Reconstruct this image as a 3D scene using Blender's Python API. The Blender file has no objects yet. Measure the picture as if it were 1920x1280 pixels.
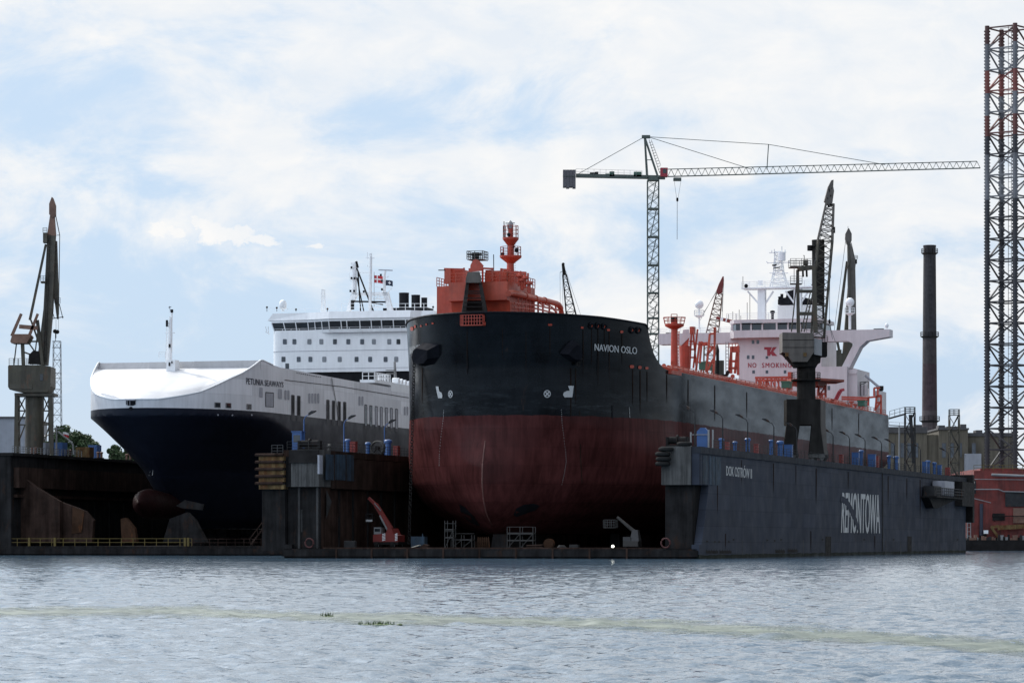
import bpy, bmesh, math, random
import numpy as np
from mathutils import Vector, Matrix
from mathutils.bvhtree import BVHTree
R = math.radians
rnd = random.Random(7)
C = bpy.context.scene.collection
F, CX, HY, H = 6000.0, 960.0, 1012.0, 2.5      # focal length in photo pixels, principal column, horizon row, eye height

# ---------------------------------------------------------------- helpers
class MB:
    """collects shapes into one mesh"""
    def __init__(s): s.v = []; s.f = []; s.mi = []; s.m = 0
    def add(s, vs, fs):
        b = len(s.v); s.v += [tuple(v) for v in vs]
        for f in fs: s.f.append(tuple(i + b for i in f)); s.mi.append(s.m)
        return s
    def box(s, x0, x1, y0, y1, z0, z1):
        vs = [(x, y, z) for z in (z0, z1) for y in (y0, y1) for x in (x0, x1)]
        return s.add(vs, [(0,2,3,1),(4,5,7,6),(0,1,5,4),(2,6,7,3),(0,4,6,2),(1,3,7,5)])
    def taper(s, x0, x1, y0, y1, z0, z1, k=.8, kx=None):
        kx = k if kx is None else kx
        cx, cy = (x0+x1)/2, (y0+y1)/2
        vs = [(x, y, z0) for y in (y0, y1) for x in (x0, x1)]
        vs += [(cx+(x-cx)*kx, cy+(y-cy)*k, z1) for y in (y0, y1) for x in (x0, x1)]
        return s.add(vs, [(0,2,3,1),(4,5,7,6),(0,1,5,4),(2,6,7,3),(0,4,6,2),(1,3,7,5)])
    def cyl(s, p, q, r0, r1=None, n=8, cap=True):
        r1 = r0 if r1 is None else r1
        p, q = Vector(p), Vector(q); d = (q-p)
        if d.length < 1e-6: return s
        d.normalize()
        a = d.cross(Vector((0,0,1)) if abs(d.z) < .9 else Vector((1,0,0))).normalized(); b = d.cross(a)
        vs = []
        for c, r in ((p, r0), (q, r1)):
            for i in range(n):
                t = 2*math.pi*(i+.5)/n; vs.append(c + a*math.cos(t)*r + b*math.sin(t)*r)
        fs = [(i, (i+1) % n, n+(i+1) % n, n+i) for i in range(n)]
        if cap: fs += [tuple(range(n-1, -1, -1)), tuple(range(n, 2*n))]
        return s.add(vs, fs)
    def bar(s, p, q, r=.06): return s.cyl(p, q, r*1.35, n=4, cap=True)
    def tube(s, pts, r, n=8):
        pts = [Vector(p) for p in pts]; vs = []; fs = []
        for k, p in enumerate(pts):
            d = (pts[min(k+1, len(pts)-1)] - pts[max(k-1, 0)]).normalized()
            a = d.cross(Vector((0,0,1)) if abs(d.z) < .95 else Vector((1,0,0))).normalized(); b = d.cross(a)
            rr = r[k] if isinstance(r, (list, tuple)) else r
            for i in range(n):
                t = 2*math.pi*i/n; vs.append(p + a*math.cos(t)*rr + b*math.sin(t)*rr)
        for k in range(len(pts)-1):
            for i in range(n): fs.append((k*n+i, k*n+(i+1) % n, (k+1)*n+(i+1) % n, (k+1)*n+i))
        fs += [tuple(range(n-1, -1, -1)), tuple(range((len(pts)-1)*n, len(pts)*n))]
        return s.add(vs, fs)
    def lathe(s, c, prof, n=16):
        vs = []; fs = []
        for r, z in prof:
            for i in range(n):
                t = 2*math.pi*i/n; vs.append((c[0]+r*math.cos(t), c[1]+r*math.sin(t), c[2]+z))
        for k in range(len(prof)-1):
            for i in range(n): fs.append((k*n+i, k*n+(i+1) % n, (k+1)*n+(i+1) % n, (k+1)*n+i))
        fs += [tuple(range(n-1, -1, -1)), tuple(range((len(prof)-1)*n, len(prof)*n))]
        return s.add(vs, fs)
    def ball(s, c, r, n=14, sq=1.0):
        return s.lathe(c, [(max(.01, r*math.sin(t*math.pi/10)), -r*sq*math.cos(t*math.pi/10)) for t in range(11)], n)
    def prism(s, poly, axis, a0, a1):
        """polygon in the two other axes (x,y / x,z / y,z order) extruded along axis"""
        def P(u, w, a): return {'x': (a, u, w), 'y': (u, a, w), 'z': (u, w, a)}[axis]
        n = len(poly)
        vs = [P(u, w, a0) for u, w in poly] + [P(u, w, a1) for u, w in poly]
        return s.add(vs, [(i, (i+1) % n, n+(i+1) % n, n+i) for i in range(n)] + [tuple(range(n-1, -1, -1)), tuple(range(n, 2*n))])
    def quad(s, a, b, c, d): return s.add([a, b, c, d], [(0,1,2,3)])
    def rail(s, pts, h=1.05, step=1.6, r=.035, bars=3):
        pts = [Vector(p) for p in pts]
        for p, q in zip(pts, pts[1:]):
            n = max(1, int(round((q-p).length/step)))
            for k in range(n+1):
                b = p.lerp(q, k/n); s.bar(b, b+Vector((0,0,h)), r)
            for j in range(bars):
                z = Vector((0,0,h*(j+1)/bars)); s.bar(p+z, q+z, r*.85)
        return s
    def truss(s, p, q, w0, w1, n, r=.08, rd=None, up=(0,1,0), d0=None, d1=None, x=False):
        """four-chord lattice from p to q"""
        p, q = Vector(p), Vector(q); d = (q-p).normalized(); rd = rd or r*.6
        up = Vector(up); a = d.cross(up).normalized(); b = d.cross(a)
        d0 = d0 or w0; d1 = d1 or w1
        def K(i, sa, sb):
            t = i/n; w = (w0+(w1-w0)*t)/2; e = (d0+(d1-d0)*t)/2
            return p.lerp(q, t) + a*w*sa + b*e*sb
        cs = [(-1,-1),(1,-1),(1,1),(-1,1)]
        for c in cs: s.bar(K(0,*c), K(n,*c), r)
        for i in range(n+1):
            for j in range(4):
                c0, c1 = cs[j], cs[(j+1) % 4]
                if i % 2 == 0 or n < 12: s.bar(K(i,*c0), K(i,*c1), rd)
                if i < n:
                    if (i+j) % 2 or x: s.bar(K(i,*c0), K(i+1,*c1), rd)
                    if not (i+j) % 2 or x: s.bar(K(i,*c1), K(i+1,*c0), rd)
        return s
    def build(s, name, mat, parent=None, smooth=False, label=None, kind=None, fr=None, auto=None):
        me = bpy.data.meshes.new(name); me.from_pydata(s.v, [], s.f); me.update()
        for m in (mat if isinstance(mat, (list, tuple)) else [mat]): me.materials.append(m)
        if any(s.mi): me.polygons.foreach_set('material_index', s.mi)
        if smooth: me.polygons.foreach_set('use_smooth', [True]*len(me.polygons))
        if auto: me.set_sharp_from_angle(angle=R(auto))
        bm = bmesh.new(); bm.from_mesh(me); bmesh.ops.recalc_face_normals(bm, faces=bm.faces); bm.to_mesh(me); bm.free()
        o = bpy.data.objects.new(name, me); C.objects.link(o)
        if parent: o.parent = parent
        if fr: o.location = fr.O; o.rotation_euler = (0, 0, -fr.a)
        if label: o['label'] = label
        if kind: o['kind'] = kind
        return o

class Fr:
    """a local frame: x to the viewer's right, y away, z up from the water, turned by a about z"""
    def __init__(s, O, a=0.0): s.O = Vector(O); s.a = a; s.c = math.cos(a); s.s = math.sin(a)
    def w(s, x, y, z=0): return Vector((s.O.x + x*s.c + y*s.s, s.O.y - x*s.s + y*s.c, s.O.z + z))
    def l(s, v): dx, dy = v[0]-s.O.x, v[1]-s.O.y; return Vector((dx*s.c - dy*s.s, dx*s.s + dy*s.c, v[2]-s.O.z))
    def sub(s, x, y, z, da=0.0): return Fr(s.w(x, y, z), s.a+da)
    def xa(s, px, y): k = (px-CX)/F; return (k*(s.O.y+y*s.c) - s.O.x - y*s.s)/(s.c + k*s.s)
    def ya(s, px, x): k = (px-CX)/F; return (k*(s.O.y-x*s.s) - s.O.x - x*s.c)/(s.s - k*s.c)
    def za(s, py, x, y): return (HY-py)*s.w(x, y).y/F + H - s.O.z
    def p(s, px, py, y=0): x = s.xa(px, y); return Vector((x, y, s.za(py, x, y)))
    def q(s, px, py, x): y = s.ya(px, x); return Vector((x, y, s.za(py, x, y)))
def at(px, z, Y, a=0.0): return Fr(((px-CX)/F*Y, Y, z), a)
def pbox(mb, fr, px0, px1, py0, py1, y, d):
    a = fr.p(px0, py1, y); b = fr.p(px1, py0, y)
    return mb.box(a.x, b.x, y, y+d, a.z, b.z)

def tag(o, label, cat=None, group=None, kind=None):
    o['label'] = label
    if cat: o['category'] = cat
    if group: o['group'] = group
    if kind: o['kind'] = kind
    return o
def thing(name, label, cat, fr, group=None):
    o = bpy.data.objects.new(name, None); C.objects.link(o)
    o.location = fr.O; o.rotation_euler = (0, 0, -fr.a); o.empty_display_size = .5
    return tag(o, label, cat, group)
def solo(name, mb, mat, label, cat, fr, group=None, **k):
    return tag(mb.build(name, mat, fr=fr, **k), label, cat, group)
def dup(o, fr, label, group=None):
    r = o.copy(); C.objects.link(r); r.location = fr.O; r.rotation_euler = (0, 0, -fr.a); r['label'] = label
    if group: r['group'] = group
    for ch in list(o.children):
        c = ch.copy(); C.objects.link(c); c.parent = r
        for g in list(ch.children):
            d = g.copy(); C.objects.link(d); d.parent = c
    return r
class Target:
    """ray casting from the eye onto a built mesh, for paint and fittings that lie on it"""
    def __init__(s, o, fr):
        me = o.data; s.fr = fr; s.o = o
        s.b = BVHTree.FromPolygons([v.co.copy() for v in me.vertices], [tuple(p.vertices) for p in me.polygons])
        s.eye = fr.l(Vector((0, 0, H)))
    def hit(s, px, py, off=.1):
        d = (s.fr.l(Vector(((px-CX)/F, 1, (HY-py)/F))+Vector((0, 0, H))) - s.eye).normalized()
        co, n, i, t = s.b.ray_cast(s.eye, d)
        if co is None: return None
        if n.dot(d) > 0: n = -n
        return co + n*off
    def poly(s, mb, pts, off=.1):
        vs = [s.hit(*p, off) for p in pts]
        if None in vs: return mb
        return mb.add(vs, [tuple(range(len(vs)))])
    def rect(s, mb, x0, y0, x1, y1, r=.3, off=.1, sl=0, nx=2):
        """rounded rectangle in the picture's rows and columns, sheared by sl"""
        w, h = x1-x0, y1-y0; r = min(w, h)*r; pts = []
        for cx, cy, a0 in ((x1-r, y0+r, -90), (x1-r, y1-r, 0), (x0+r, y1-r, 90), (x0+r, y0+r, 180)):
            for k in range(3):
                t = R(a0+45*k); px = cx+r*math.cos(t); py = cy+r*math.sin(t); pts.append((px, py+(px-(x0+x1)/2)*sl))
        return s.poly(mb, pts, off)
    def text(s, body, quad, name, mat, parent, bold=.02, off=.12, space=1.0):
        vs, fs = text_mesh(body, space)
        x0, x1 = min(v[0] for v in vs), max(v[0] for v in vs); y0, y1 = min(v[1] for v in vs), max(v[1] for v in vs)
        (ax, ay), (bx, by), (cx, cy), (dx, dy) = quad       # TL TR BR BL
        mb = MB()
        for k, sh in enumerate((0, -bold, bold) if bold else (0,)):      # heavier strokes: the outline laid down thrice, a hair apart
          out = []
          for x, y in vs:
            x = x+sh; u = (x-x0)/(x1-x0); w = (y1-y)/(y1-y0)
            px = (ax*(1-u)+bx*u)*(1-w) + (dx*(1-u)+cx*u)*w; py = (ay*(1-u)+by*u)*(1-w) + (dy*(1-u)+cy*u)*w
            h = s.hit(px, py, off+k*.006); out.append(h if h else Vector((0, 0, -1)))
          mb.add(out, fs)
        return mb.build(name, mat, parent)
def text_mesh(body, space=1.0):
    cu = bpy.data.curves.new('lettering', 'FONT'); cu.body = body; cu.space_character = space; cu.resolution_u = 3
    o = bpy.data.objects.new('lettering', cu); C.objects.link(o)
    dg = bpy.context.evaluated_depsgraph_get(); dg.update()
    me = bpy.data.meshes.new_from_object(o.evaluated_get(dg))
    vs = [(v.co.x, v.co.y) for v in me.vertices]; fs = [tuple(p.vertices) for p in me.polygons]
    bpy.data.objects.remove(o); bpy.data.curves.remove(cu); bpy.data.meshes.remove(me)
    return vs, fs

# ---------------------------------------------------------------- materials
def nn(nt, t, **k):
    n = nt.nodes.new(t)
    for a, b in k.items():
        if a[0] == '_': setattr(n, a[1:], b)
        else: n.inputs[a].default_value = b
    return n
def ramp(nt, src, stops):
    n = nt.nodes.new('ShaderNodeValToRGB'); e = n.color_ramp.elements
    while len(e) > 1: e.remove(e[-1])
    e[0].position = stops[0][0]; e[0].color = stops[0][1]
    for p, c in stops[1:]: x = e.new(p); x.color = c
    nt.links.new(src, n.inputs[0]); return n.outputs[0]
def g4(v): return (v, v, v, 1)
def c4(c, k=1): return (c[0]*k, c[1]*k, c[2]*k, 1)
def mixc(nt, fac, a, b, mode='MIX'):
    m = nt.nodes.new('ShaderNodeMix'); m.data_type = 'RGBA'; m.blend_type = mode
    for i, v in ((0, fac), (6, a), (7, b)):
        if hasattr(v, 'type') and not isinstance(v, (int, float, tuple)): nt.links.new(v, m.inputs[i])
        else: m.inputs[i].default_value = v
    return m.outputs[2]
def mapped(nt, scale):
    t = nt.nodes.new('ShaderNodeTexCoord'); m = nn(nt, 'ShaderNodeMapping'); m.inputs['Scale'].default_value = scale
    nt.links.new(t.outputs['Object'], m.inputs[0]); return m.outputs[0]
def noise(nt, scale, sc=(1,1,1), detail=5, rough=.6):
    n = nn(nt, 'ShaderNodeTexNoise', Scale=scale, Detail=detail, Roughness=rough); nt.links.new(mapped(nt, sc), n.inputs['Vector']); return n
def mat(name, col, rough=.55, metal=0, var=.25, scale=.5, streak=0, rust=0, rustcol=(.11,.045,.02), plates=None, bump=0, spec=.5, zline=None, wob=.25, dirt=0, gloss=None, scuff=None):
    m = bpy.data.materials.new(name); m.use_nodes = True; nt = m.node_tree; L = nt.links
    b = nt.nodes['Principled BSDF']; b.inputs['Metallic'].default_value = metal; b.inputs['Specular IOR Level'].default_value = spec
    base = c4(col); dk_ = min(.03, max(col)*.6)
    if zline:                                         # painted boot line: another colour below height z
        z, low = zline
        t = nt.nodes.new('ShaderNodeTexCoord'); sx = nt.nodes.new('ShaderNodeSeparateXYZ'); L.new(t.outputs['Object'], sx.inputs[0])
        w = noise(nt, .35, (1, 1, .4), 4); mm = nn(nt, 'ShaderNodeMath', _operation='MULTIPLY_ADD'); L.new(w.outputs[0], mm.inputs[0]); mm.inputs[1].default_value = wob*2; mm.inputs[2].default_value = -wob - z
        ad = nn(nt, 'ShaderNodeMath', _operation='ADD'); L.new(sx.outputs['Z'], ad.inputs[0]); L.new(mm.outputs[0], ad.inputs[1])
        gt = nn(nt, 'ShaderNodeMath', _operation='GREATER_THAN'); L.new(ad.outputs[0], gt.inputs[0]); gt.inputs[1].default_value = 0
        base = mixc(nt, gt.outputs[0], c4(low), c4(col))
    n1 = noise(nt, scale)
    k = ramp(nt, n1.outputs[0], [(.3, g4(1-var)), (.7, g4(1+var))])
    colr = mixc(nt, 1.0, base, k, 'MULTIPLY')
    if plates:
        br = nt.nodes.new('ShaderNodeTexBrick'); t = nt.nodes.new('ShaderNodeTexCoord'); sx = nt.nodes.new('ShaderNodeSeparateXYZ'); cb = nt.nodes.new('ShaderNodeCombineXYZ')
        L.new(t.outputs['Object'], sx.inputs[0]); L.new(sx.outputs['Y'], cb.inputs[0]); L.new(sx.outputs['Z'], cb.inputs[1]); L.new(cb.outputs[0], br.inputs['Vector'])
        br.inputs['Scale'].default_value = 1; br.inputs['Brick Width'].default_value = plates[0]; br.inputs['Row Height'].default_value = plates[1]
        br.inputs['Mortar Size'].default_value = .06; br.inputs['Color1'].default_value = g4(1.14); br.inputs['Color2'].default_value = g4(.88); br.inputs['Mortar'].default_value = g4(plates[2])
        colr = mixc(nt, 1.0, colr, br.outputs[0], 'MULTIPLY')
    if streak:
        ns = noise(nt, 1.0, (1.1, 1.1, .09), 4, .7)
        colr = mixc(nt, 1.0, colr, ramp(nt, ns.outputs[0], [(.38, g4(1-streak)), (.55, g4(1)), (.75, g4(1+streak*.8))]), 'MULTIPLY')
    if scuff:                                        # chafed pale band over the boot line, scratches and rust weeps below and on it
        z, k = scuff; tz = nt.nodes.new('ShaderNodeTexCoord'); s2 = nt.nodes.new('ShaderNodeSeparateXYZ'); L.new(tz.outputs['Object'], s2.inputs[0])
        band = ramp(nt, nn(nt, 'ShaderNodeMapRange').outputs[0], [(0, g4(0)), (.3, g4(1)), (.45, g4(.6)), (1, g4(0))]); mr = band.node.inputs[0].links[0].from_node; L.new(s2.outputs['Z'], mr.inputs[0]); mr.inputs[1].default_value = z-.1; mr.inputs[2].default_value = z+4.5
        sa = noise(nt, .5, (.5, .25, 2.2), 8, .75); m1 = mixc(nt, 1.0, ramp(nt, sa.outputs[0], [(.5, g4(0)), (.68, g4(k))]), band, 'MULTIPLY'); colr = mixc(nt, m1, colr, (.075, .09, .10, 1))
        sb = noise(nt, 1.6, (.5, .4, 1.6), 9, .8); colr = mixc(nt, ramp(nt, sb.outputs[0], [(.63, g4(0)), (.72, g4(k*.5))]), colr, (.16, .075, .062, 1))
        sd = noise(nt, 1.5, (.9, .9, .05), 5, .7); sm = noise(nt, .12, (1, 1, 1), 3); mm2 = mixc(nt, 1.0, ramp(nt, sd.outputs[0], [(.62, g4(0)), (.7, g4(k))]), ramp(nt, sm.outputs[0], [(.5, g4(0)), (.62, g4(1))]), 'MULTIPLY'); colr = mixc(nt, mm2, colr, (.07, .035, .022, 1))
    if dirt:
        nd = noise(nt, .9, (1, 1, .35), 8, .75)
        colr = mixc(nt, ramp(nt, nd.outputs[0], [(.55, g4(0)), (.75, g4(dirt))]), colr, (dk_, dk_*.9, dk_*.8, 1))
    if rust:
        nr = noise(nt, .8, (1, 1, .4), 8, .75)
        colr = mixc(nt, ramp(nt, nr.outputs[0], [(.62-rust*.25, g4(0)), (.75-rust*.2, g4(.9))]), colr, c4(rustcol))
    L.new(colr, b.inputs['Base Color'])
    n2 = noise(nt, scale*2.3)
    L.new(ramp(nt, n2.outputs[0], [(.3, g4(max(.02, rough-.1))), (.7, g4(min(1, rough+.12)))]), b.inputs['Roughness'])
    if bump:
        bp = nn(nt, 'ShaderNodeBump', Strength=1.0, Distance=bump); n3 = noise(nt, .45, (1, 1, 1), 3); L.new(n3.outputs[0], bp.inputs['Height']); L.new(bp.outputs[0], b.inputs['Normal'])
    if gloss:                                        # weathered gloss coat: a share of a Fresnel layer, duller below the boot line
        gl = nt.nodes.new('ShaderNodeBsdfGlossy'); fr = nn(nt, 'ShaderNodeFresnel', IOR=1.5); mx = nt.nodes.new('ShaderNodeMixShader'); k = nn(nt, 'ShaderNodeMath', _operation='MULTIPLY'); L.new(fr.outputs[0], k.inputs[0]); k.inputs[1].default_value = gloss[0]
        gl.inputs['Roughness'].default_value = gloss[1]; gl.inputs['Color'].default_value = (.92, .96, 1, 1); f = k.outputs[0]
        if zline:
            mr = nn(nt, 'ShaderNodeMapRange'); L.new(gt.outputs[0], mr.inputs[0]); mr.inputs[3].default_value = .3; k2 = nn(nt, 'ShaderNodeMath', _operation='MULTIPLY'); L.new(f, k2.inputs[0]); L.new(mr.outputs[0], k2.inputs[1]); f = k2.outputs[0]
        pt = noise(nt, .35, (.25, .25, 1), 5, .6); k3 = nn(nt, 'ShaderNodeMath', _operation='MULTIPLY'); L.new(f, k3.inputs[0]); L.new(ramp(nt, pt.outputs[0], [(.3, g4(.6)), (.7, g4(1.25))]), k3.inputs[1]); f = k3.outputs[0]
        bp = nn(nt, 'ShaderNodeBump', Strength=1.0, Distance=.035); n3 = noise(nt, .5, (1, .6, 1), 3); L.new(n3.outputs[0], bp.inputs['Height']); L.new(bp.outputs[0], gl.inputs['Normal'])
        L.new(f, mx.inputs[0]); L.new(b.outputs[0], mx.inputs[1]); L.new(gl.outputs[0], mx.inputs[2]); L.new(mx.outputs[0], nt.nodes['Material Output'].inputs[0])
    return m
M = dict(
    hullblack=mat('black_hull_paint', (.006,.0068,.0085), .4, spec=0, gloss=(.44,.2), scuff=(20.2,.55), zline=(20.0, (.075,.024,.023)), var=.35, scale=.12, plates=(11, 2.6, .88), streak=.3),
    bulwark=mat('black_gloss_paint', (.008,.0095,.013), .6, var=.2, spec=.06),
    ferryhull=mat('navy_and_white_hull_paint', (.62,.63,.66), .45, spec=.2, zline=(24.4, (.009,.012,.022)), wob=.02, var=.06, scale=.1, streak=.1, plates=(12, 2.7, .93)),
    ferrybottom=mat('dark_red_bottom_paint', (.014,.005,.005), .6, var=.3, spec=.06),
    white=mat('white_ship_paint', (.74,.76,.78), .45, var=.05, scale=.3, streak=.06),
    deckwhite=mat('bright_white_deck_paint', (.46,.47,.49), .5, var=.04, plates=(6, 3, .93), scale=.25, streak=.04),
    pinkwhite=mat('cream_ship_paint', (.52,.475,.49), .5, var=.06, scale=.3, streak=.08),
    glass=mat('dark_window_glass', (.02,.024,.028), .08, var=.5, scale=.3),
    portglass=mat('blue_grey_window_glass', (.045,.055,.07), .12, var=.5, scale=.6),
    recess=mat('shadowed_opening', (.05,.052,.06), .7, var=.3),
    palegrey=mat('pale_grey_paint', (.30,.31,.35), .6, var=.15, streak=.15),
    black=mat('black_paint', (.012,.013,.016), .5, var=.3, spec=.06),
    darksteel=mat('dark_steel', (.035,.036,.038), .55, var=.35, rust=.25, spec=.06),
    orange=mat('orange_deck_paint', (.36,.057,.027), .5, var=.2, scale=.6, streak=.15, dirt=.2),
    orangered=mat('red_orange_paint', (.34,.042,.02), .5, var=.2, scale=.5, rust=.1),
    orangedeck=mat('oxide_red_deck', (.24,.055,.035), .7, var=.3),
    soot=mat('sooty_black_steel', (.018,.017,.017), .7, var=.4, spec=.06),
    logored=mat('dark_red_lettering', (.27,.02,.035), .6, var=.1),
    greenbox=mat('green_painted_steel', (.02,.09,.055), .5, var=.2, dirt=.2),
    navy=mat('navy_lettering', (.02,.025,.045), .5, var=.1),
    letter=mat('white_lettering', (.42,.435,.44), .6, var=.12, scale=2),
    dockgrey=mat('grey_blue_dock_paint', (.040,.047,.064), .7, var=.12, scale=.15, streak=.08, plates=(9, 2.2, .82), zline=(.5, (.010,.014,.010)), wob=.22, dirt=.25, scuff=(-1.5,.55), spec=.06),
    dockband=mat('grey_dock_coping', (.033,.037,.046), .7, var=.15, streak=.25, spec=.06),
    dockpale=mat('weathered_pale_dock_plate', (.075,.075,.073), .8, var=.2, scale=.5, streak=.5, dirt=.5),
    dockdark=mat('grimy_dark_dock_steel', (.018,.0175,.018), .8, var=.45, scale=.35, streak=.4, rust=.25, rustcol=(.04,.022,.015), spec=.06),
    dockrust=mat('rust_brown_dock_steel', (.040,.025,.020), .85, var=.5, scale=.3, streak=.4, dirt=.6, spec=.06),
    dockblue=mat('faded_blue_plate', (.018,.04,.065), .8, var=.5, scale=.7, streak=.6, dirt=.8),
    fender=mat('yellow_rusty_fender_plate', (.15,.105,.05), .85, var=.5, scale=1, streak=.6, rust=.7, dirt=.7, spec=.1),
    blue=mat('blue_vent_paint', (.02,.075,.22), .5, var=.2, dirt=.3),
    red=mat('red_paint', (.18,.022,.018), .6, var=.2, dirt=.2),
    rigred=mat('red_rig_paint', (.15,.02,.015), .6, var=.35, scale=.35, streak=.35, dirt=.5),
    yellow=mat('yellow_rail_paint', (.10,.07,.01), .7, var=.2, dirt=.2),
    khaki=mat('khaki_crane_paint', (.052,.046,.031), .65, var=.25, scale=.5, streak=.35, rust=.2, dirt=.4),
    olive=mat('dark_olive_crane_paint', (.06,.054,.04), .7, var=.3, scale=.5, streak=.3, rust=.25, dirt=.3),
    craneblack=mat('black_crane_paint', (.02,.019,.018), .7, var=.3, streak=.3, spec=.06),
    greycrane=mat('grey_brown_crane_paint', (.09,.08,.07), .65, var=.2, streak=.3, dirt=.3),
    rustcrane=mat('brown_rusted_crane_paint', (.16,.09,.065), .75, var=.3, rust=.3),
    towergreen=mat('dark_green_crane_paint', (.05,.07,.062), .6, var=.2),
    conc=mat('grey_ballast_concrete', (.17,.17,.19), .8, var=.15, streak=.25),
    rope=mat('steel_rope', (.06,.06,.065), .6),
    brick=mat('dark_chimney_brick', (.036,.034,.038), .85, var=.25, scale=.3),
    galv=mat('galvanised_steel', (.2,.205,.21), .55, var=.2),
    wallcream=mat('cream_hall_render', (.10,.09,.07), .85, var=.15, scale=.15, streak=.25),
    hallgrey=mat('grey_hall_cladding', (.24,.26,.30), .7, var=.08, streak=.1),
    roof=mat('dark_roofing', (.06,.06,.065), .8, var=.2),
    leaf=mat('dark_green_foliage', (.035,.065,.022), .7, var=.6, scale=1.2),
    bark=mat('tree_bark', (.06,.045,.03), .9),
    weed=mat('water_weed', (.05,.09,.02), .6, var=.4, scale=4),
    rubber=mat('black_tyre_rubber', (.018,.018,.018), .85, spec=.06),
    wood=mat('pale_plank', (.5,.45,.36), .7, var=.2),
    scaff=mat('grey_scaffold_tube', (.024,.022,.02), .6, var=.2),
    duskrust=mat('dull_rust_plate', (.045,.025,.016), .85, var=.4, rust=.4, dirt=.5, spec=.05),
    duskgrey=mat('dull_grey_plate', (.05,.05,.05), .85, var=.3, dirt=.5, spec=.05),
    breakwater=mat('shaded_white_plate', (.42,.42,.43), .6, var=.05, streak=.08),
    paleglass=mat('pale_window_glass', (.16,.175,.19), .15, var=.4, scale=.6),  # paler panes, mixed in so the windows differ in tone
    ground=mat('quay_ground', (.12,.115,.10), .9, var=.3, scale=.05),
)
# ---------------------------------------------------------------- camera, sun, sky
sc = bpy.context.scene
cam = bpy.data.cameras.new('camera'); co = bpy.data.objects.new('camera', cam); C.objects.link(co)
cam.sensor_width = 36; cam.lens = F/1920*36; cam.shift_y = (HY-640)/1920; cam.clip_end = 20000; cam.clip_start = .5
co.location = (0, 0, H); co.rotation_euler = (R(90), 0, 0); sc.camera = co
sun_dir = Vector((-.45, .585, .675)).normalized()
sl = bpy.data.lights.new('sun', 'SUN'); sl.energy = 3.3; sl.angle = R(.6); sl.color = (1, .95, .87)
so = bpy.data.objects.new('sun', sl); C.objects.link(so); so.rotation_euler = (-sun_dir).to_track_quat('-Z', 'Y').to_euler(); so.location = (0, 0, 300)
sc.view_settings.view_transform = 'Standard'; sc.view_settings.look = 'None'; sc.view_settings.exposure = 0; sc.view_settings.gamma = 1
W = bpy.data.worlds.new('World'); sc.world = W; W.use_nodes = True; nt = W.node_tree; L = nt.links; nt.nodes.clear()
out = nt.nodes.new('ShaderNodeOutputWorld'); tc = nt.nodes.new('ShaderNodeTexCoord')
sky = nt.nodes.new('ShaderNodeTexSky'); sky.sky_type = 'NISHITA'; sky.sun_disc = False
sky.sun_elevation = math.asin(sun_dir.z); sky.sun_rotation = math.atan2(sun_dir.x, sun_dir.y); sky.air_density = 1.0; sky.dust_density = .6; sky.ozone_density = 1.5
bg = nt.nodes.new('ShaderNodeBackground'); bg.inputs[1].default_value = .10; L.new(sky.outputs[0], bg.inputs[0])
sx = nt.nodes.new('ShaderNodeSeparateXYZ'); L.new(tc.outputs['Generated'], sx.inputs[0])
def mth(op, a, b=None, c=None, clamp=False):
    m = nt.nodes.new('ShaderNodeMath'); m.operation = op; m.use_clamp = clamp
    for i, v in enumerate((a, b, c)):
        if v is None: continue
        if isinstance(v, (int, float)): m.inputs[i].default_value = v
        else: L.new(v, m.inputs[i])
    return m.outputs[0]
def cnoise(scale, sc_, detail, rough, loc=(0,0,0), dist=0):
    mp = nt.nodes.new('ShaderNodeMapping'); mp.inputs['Scale'].default_value = sc_; mp.inputs['Location'].default_value = loc; L.new(tc.outputs['Generated'], mp.inputs[0])
    n = nn(nt, 'ShaderNodeTexNoise', Scale=scale, Detail=detail, Roughness=rough, Distortion=dist); L.new(mp.outputs[0], n.inputs['Vector']); return n.outputs[0]
el = sx.outputs['Z']; az = sx.outputs['X']
big = cnoise(5.5, (1, 1, 2.4), 3, .55, (.37, .1, .62)); mid = cnoise(15, (1, 1, 1.9), 7, .62, (.9, .4, .2), .5)
dens = mth('ADD', mth('MULTIPLY', big, .55), mth('MULTIPLY', mid, .8))
# the cover is fuller high up and to the right, thinner low down and on the left
bias = mth('ADD', mth('MULTIPLY', mth('MINIMUM', el, .2), 2.1), mth('MULTIPLY', mth('MAXIMUM', mth('MINIMUM', az, .2), -.2), .42))
cover = mth('ADD', dens, bias)
veil = nt.nodes.new('ShaderNodeMapRange'); veil.interpolation_type = 'SMOOTHSTEP'; L.new(cover, veil.inputs[0]); veil.inputs[1].default_value = .775; veil.inputs[2].default_value = .985
# a small bank of cumulus low on the left: a few round heads in direction space
def head(x, z, rx, rz):
    dx = mth('DIVIDE', mth('SUBTRACT', az, x), rx); dz = mth('DIVIDE', mth('SUBTRACT', el, z), rz)
    return mth('SUBTRACT', 1, mth('SQRT', mth('ADD', mth('MULTIPLY', dx, dx), mth('MULTIPLY', dz, dz))))
hs = None
for (px, py, rx, ry) in ((312, 438, 34, 24), (340, 446, 44, 20), (380, 425, 30, 28), (402, 438, 46, 30), (440, 446, 56, 24), (490, 456, 54, 16), (590, 464, 24, 8)):
    h = head((px-CX)/F, (HY-py)/F, rx/F, ry/F); hs = h if hs is None else mth('MAXIMUM', hs, h)
wisp = cnoise(170, (1, 1, 1.3), 6, .65, (.2, .7, .1), .3)
cum = nt.nodes.new('ShaderNodeMapRange'); cum.interpolation_type = 'SMOOTHSTEP'; L.new(mth('ADD', hs, mth('MULTIPLY', mth('SUBTRACT', wisp, .5), 2.6)), cum.inputs[0]); cum.inputs[1].default_value = .0; cum.inputs[2].default_value = .6
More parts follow.
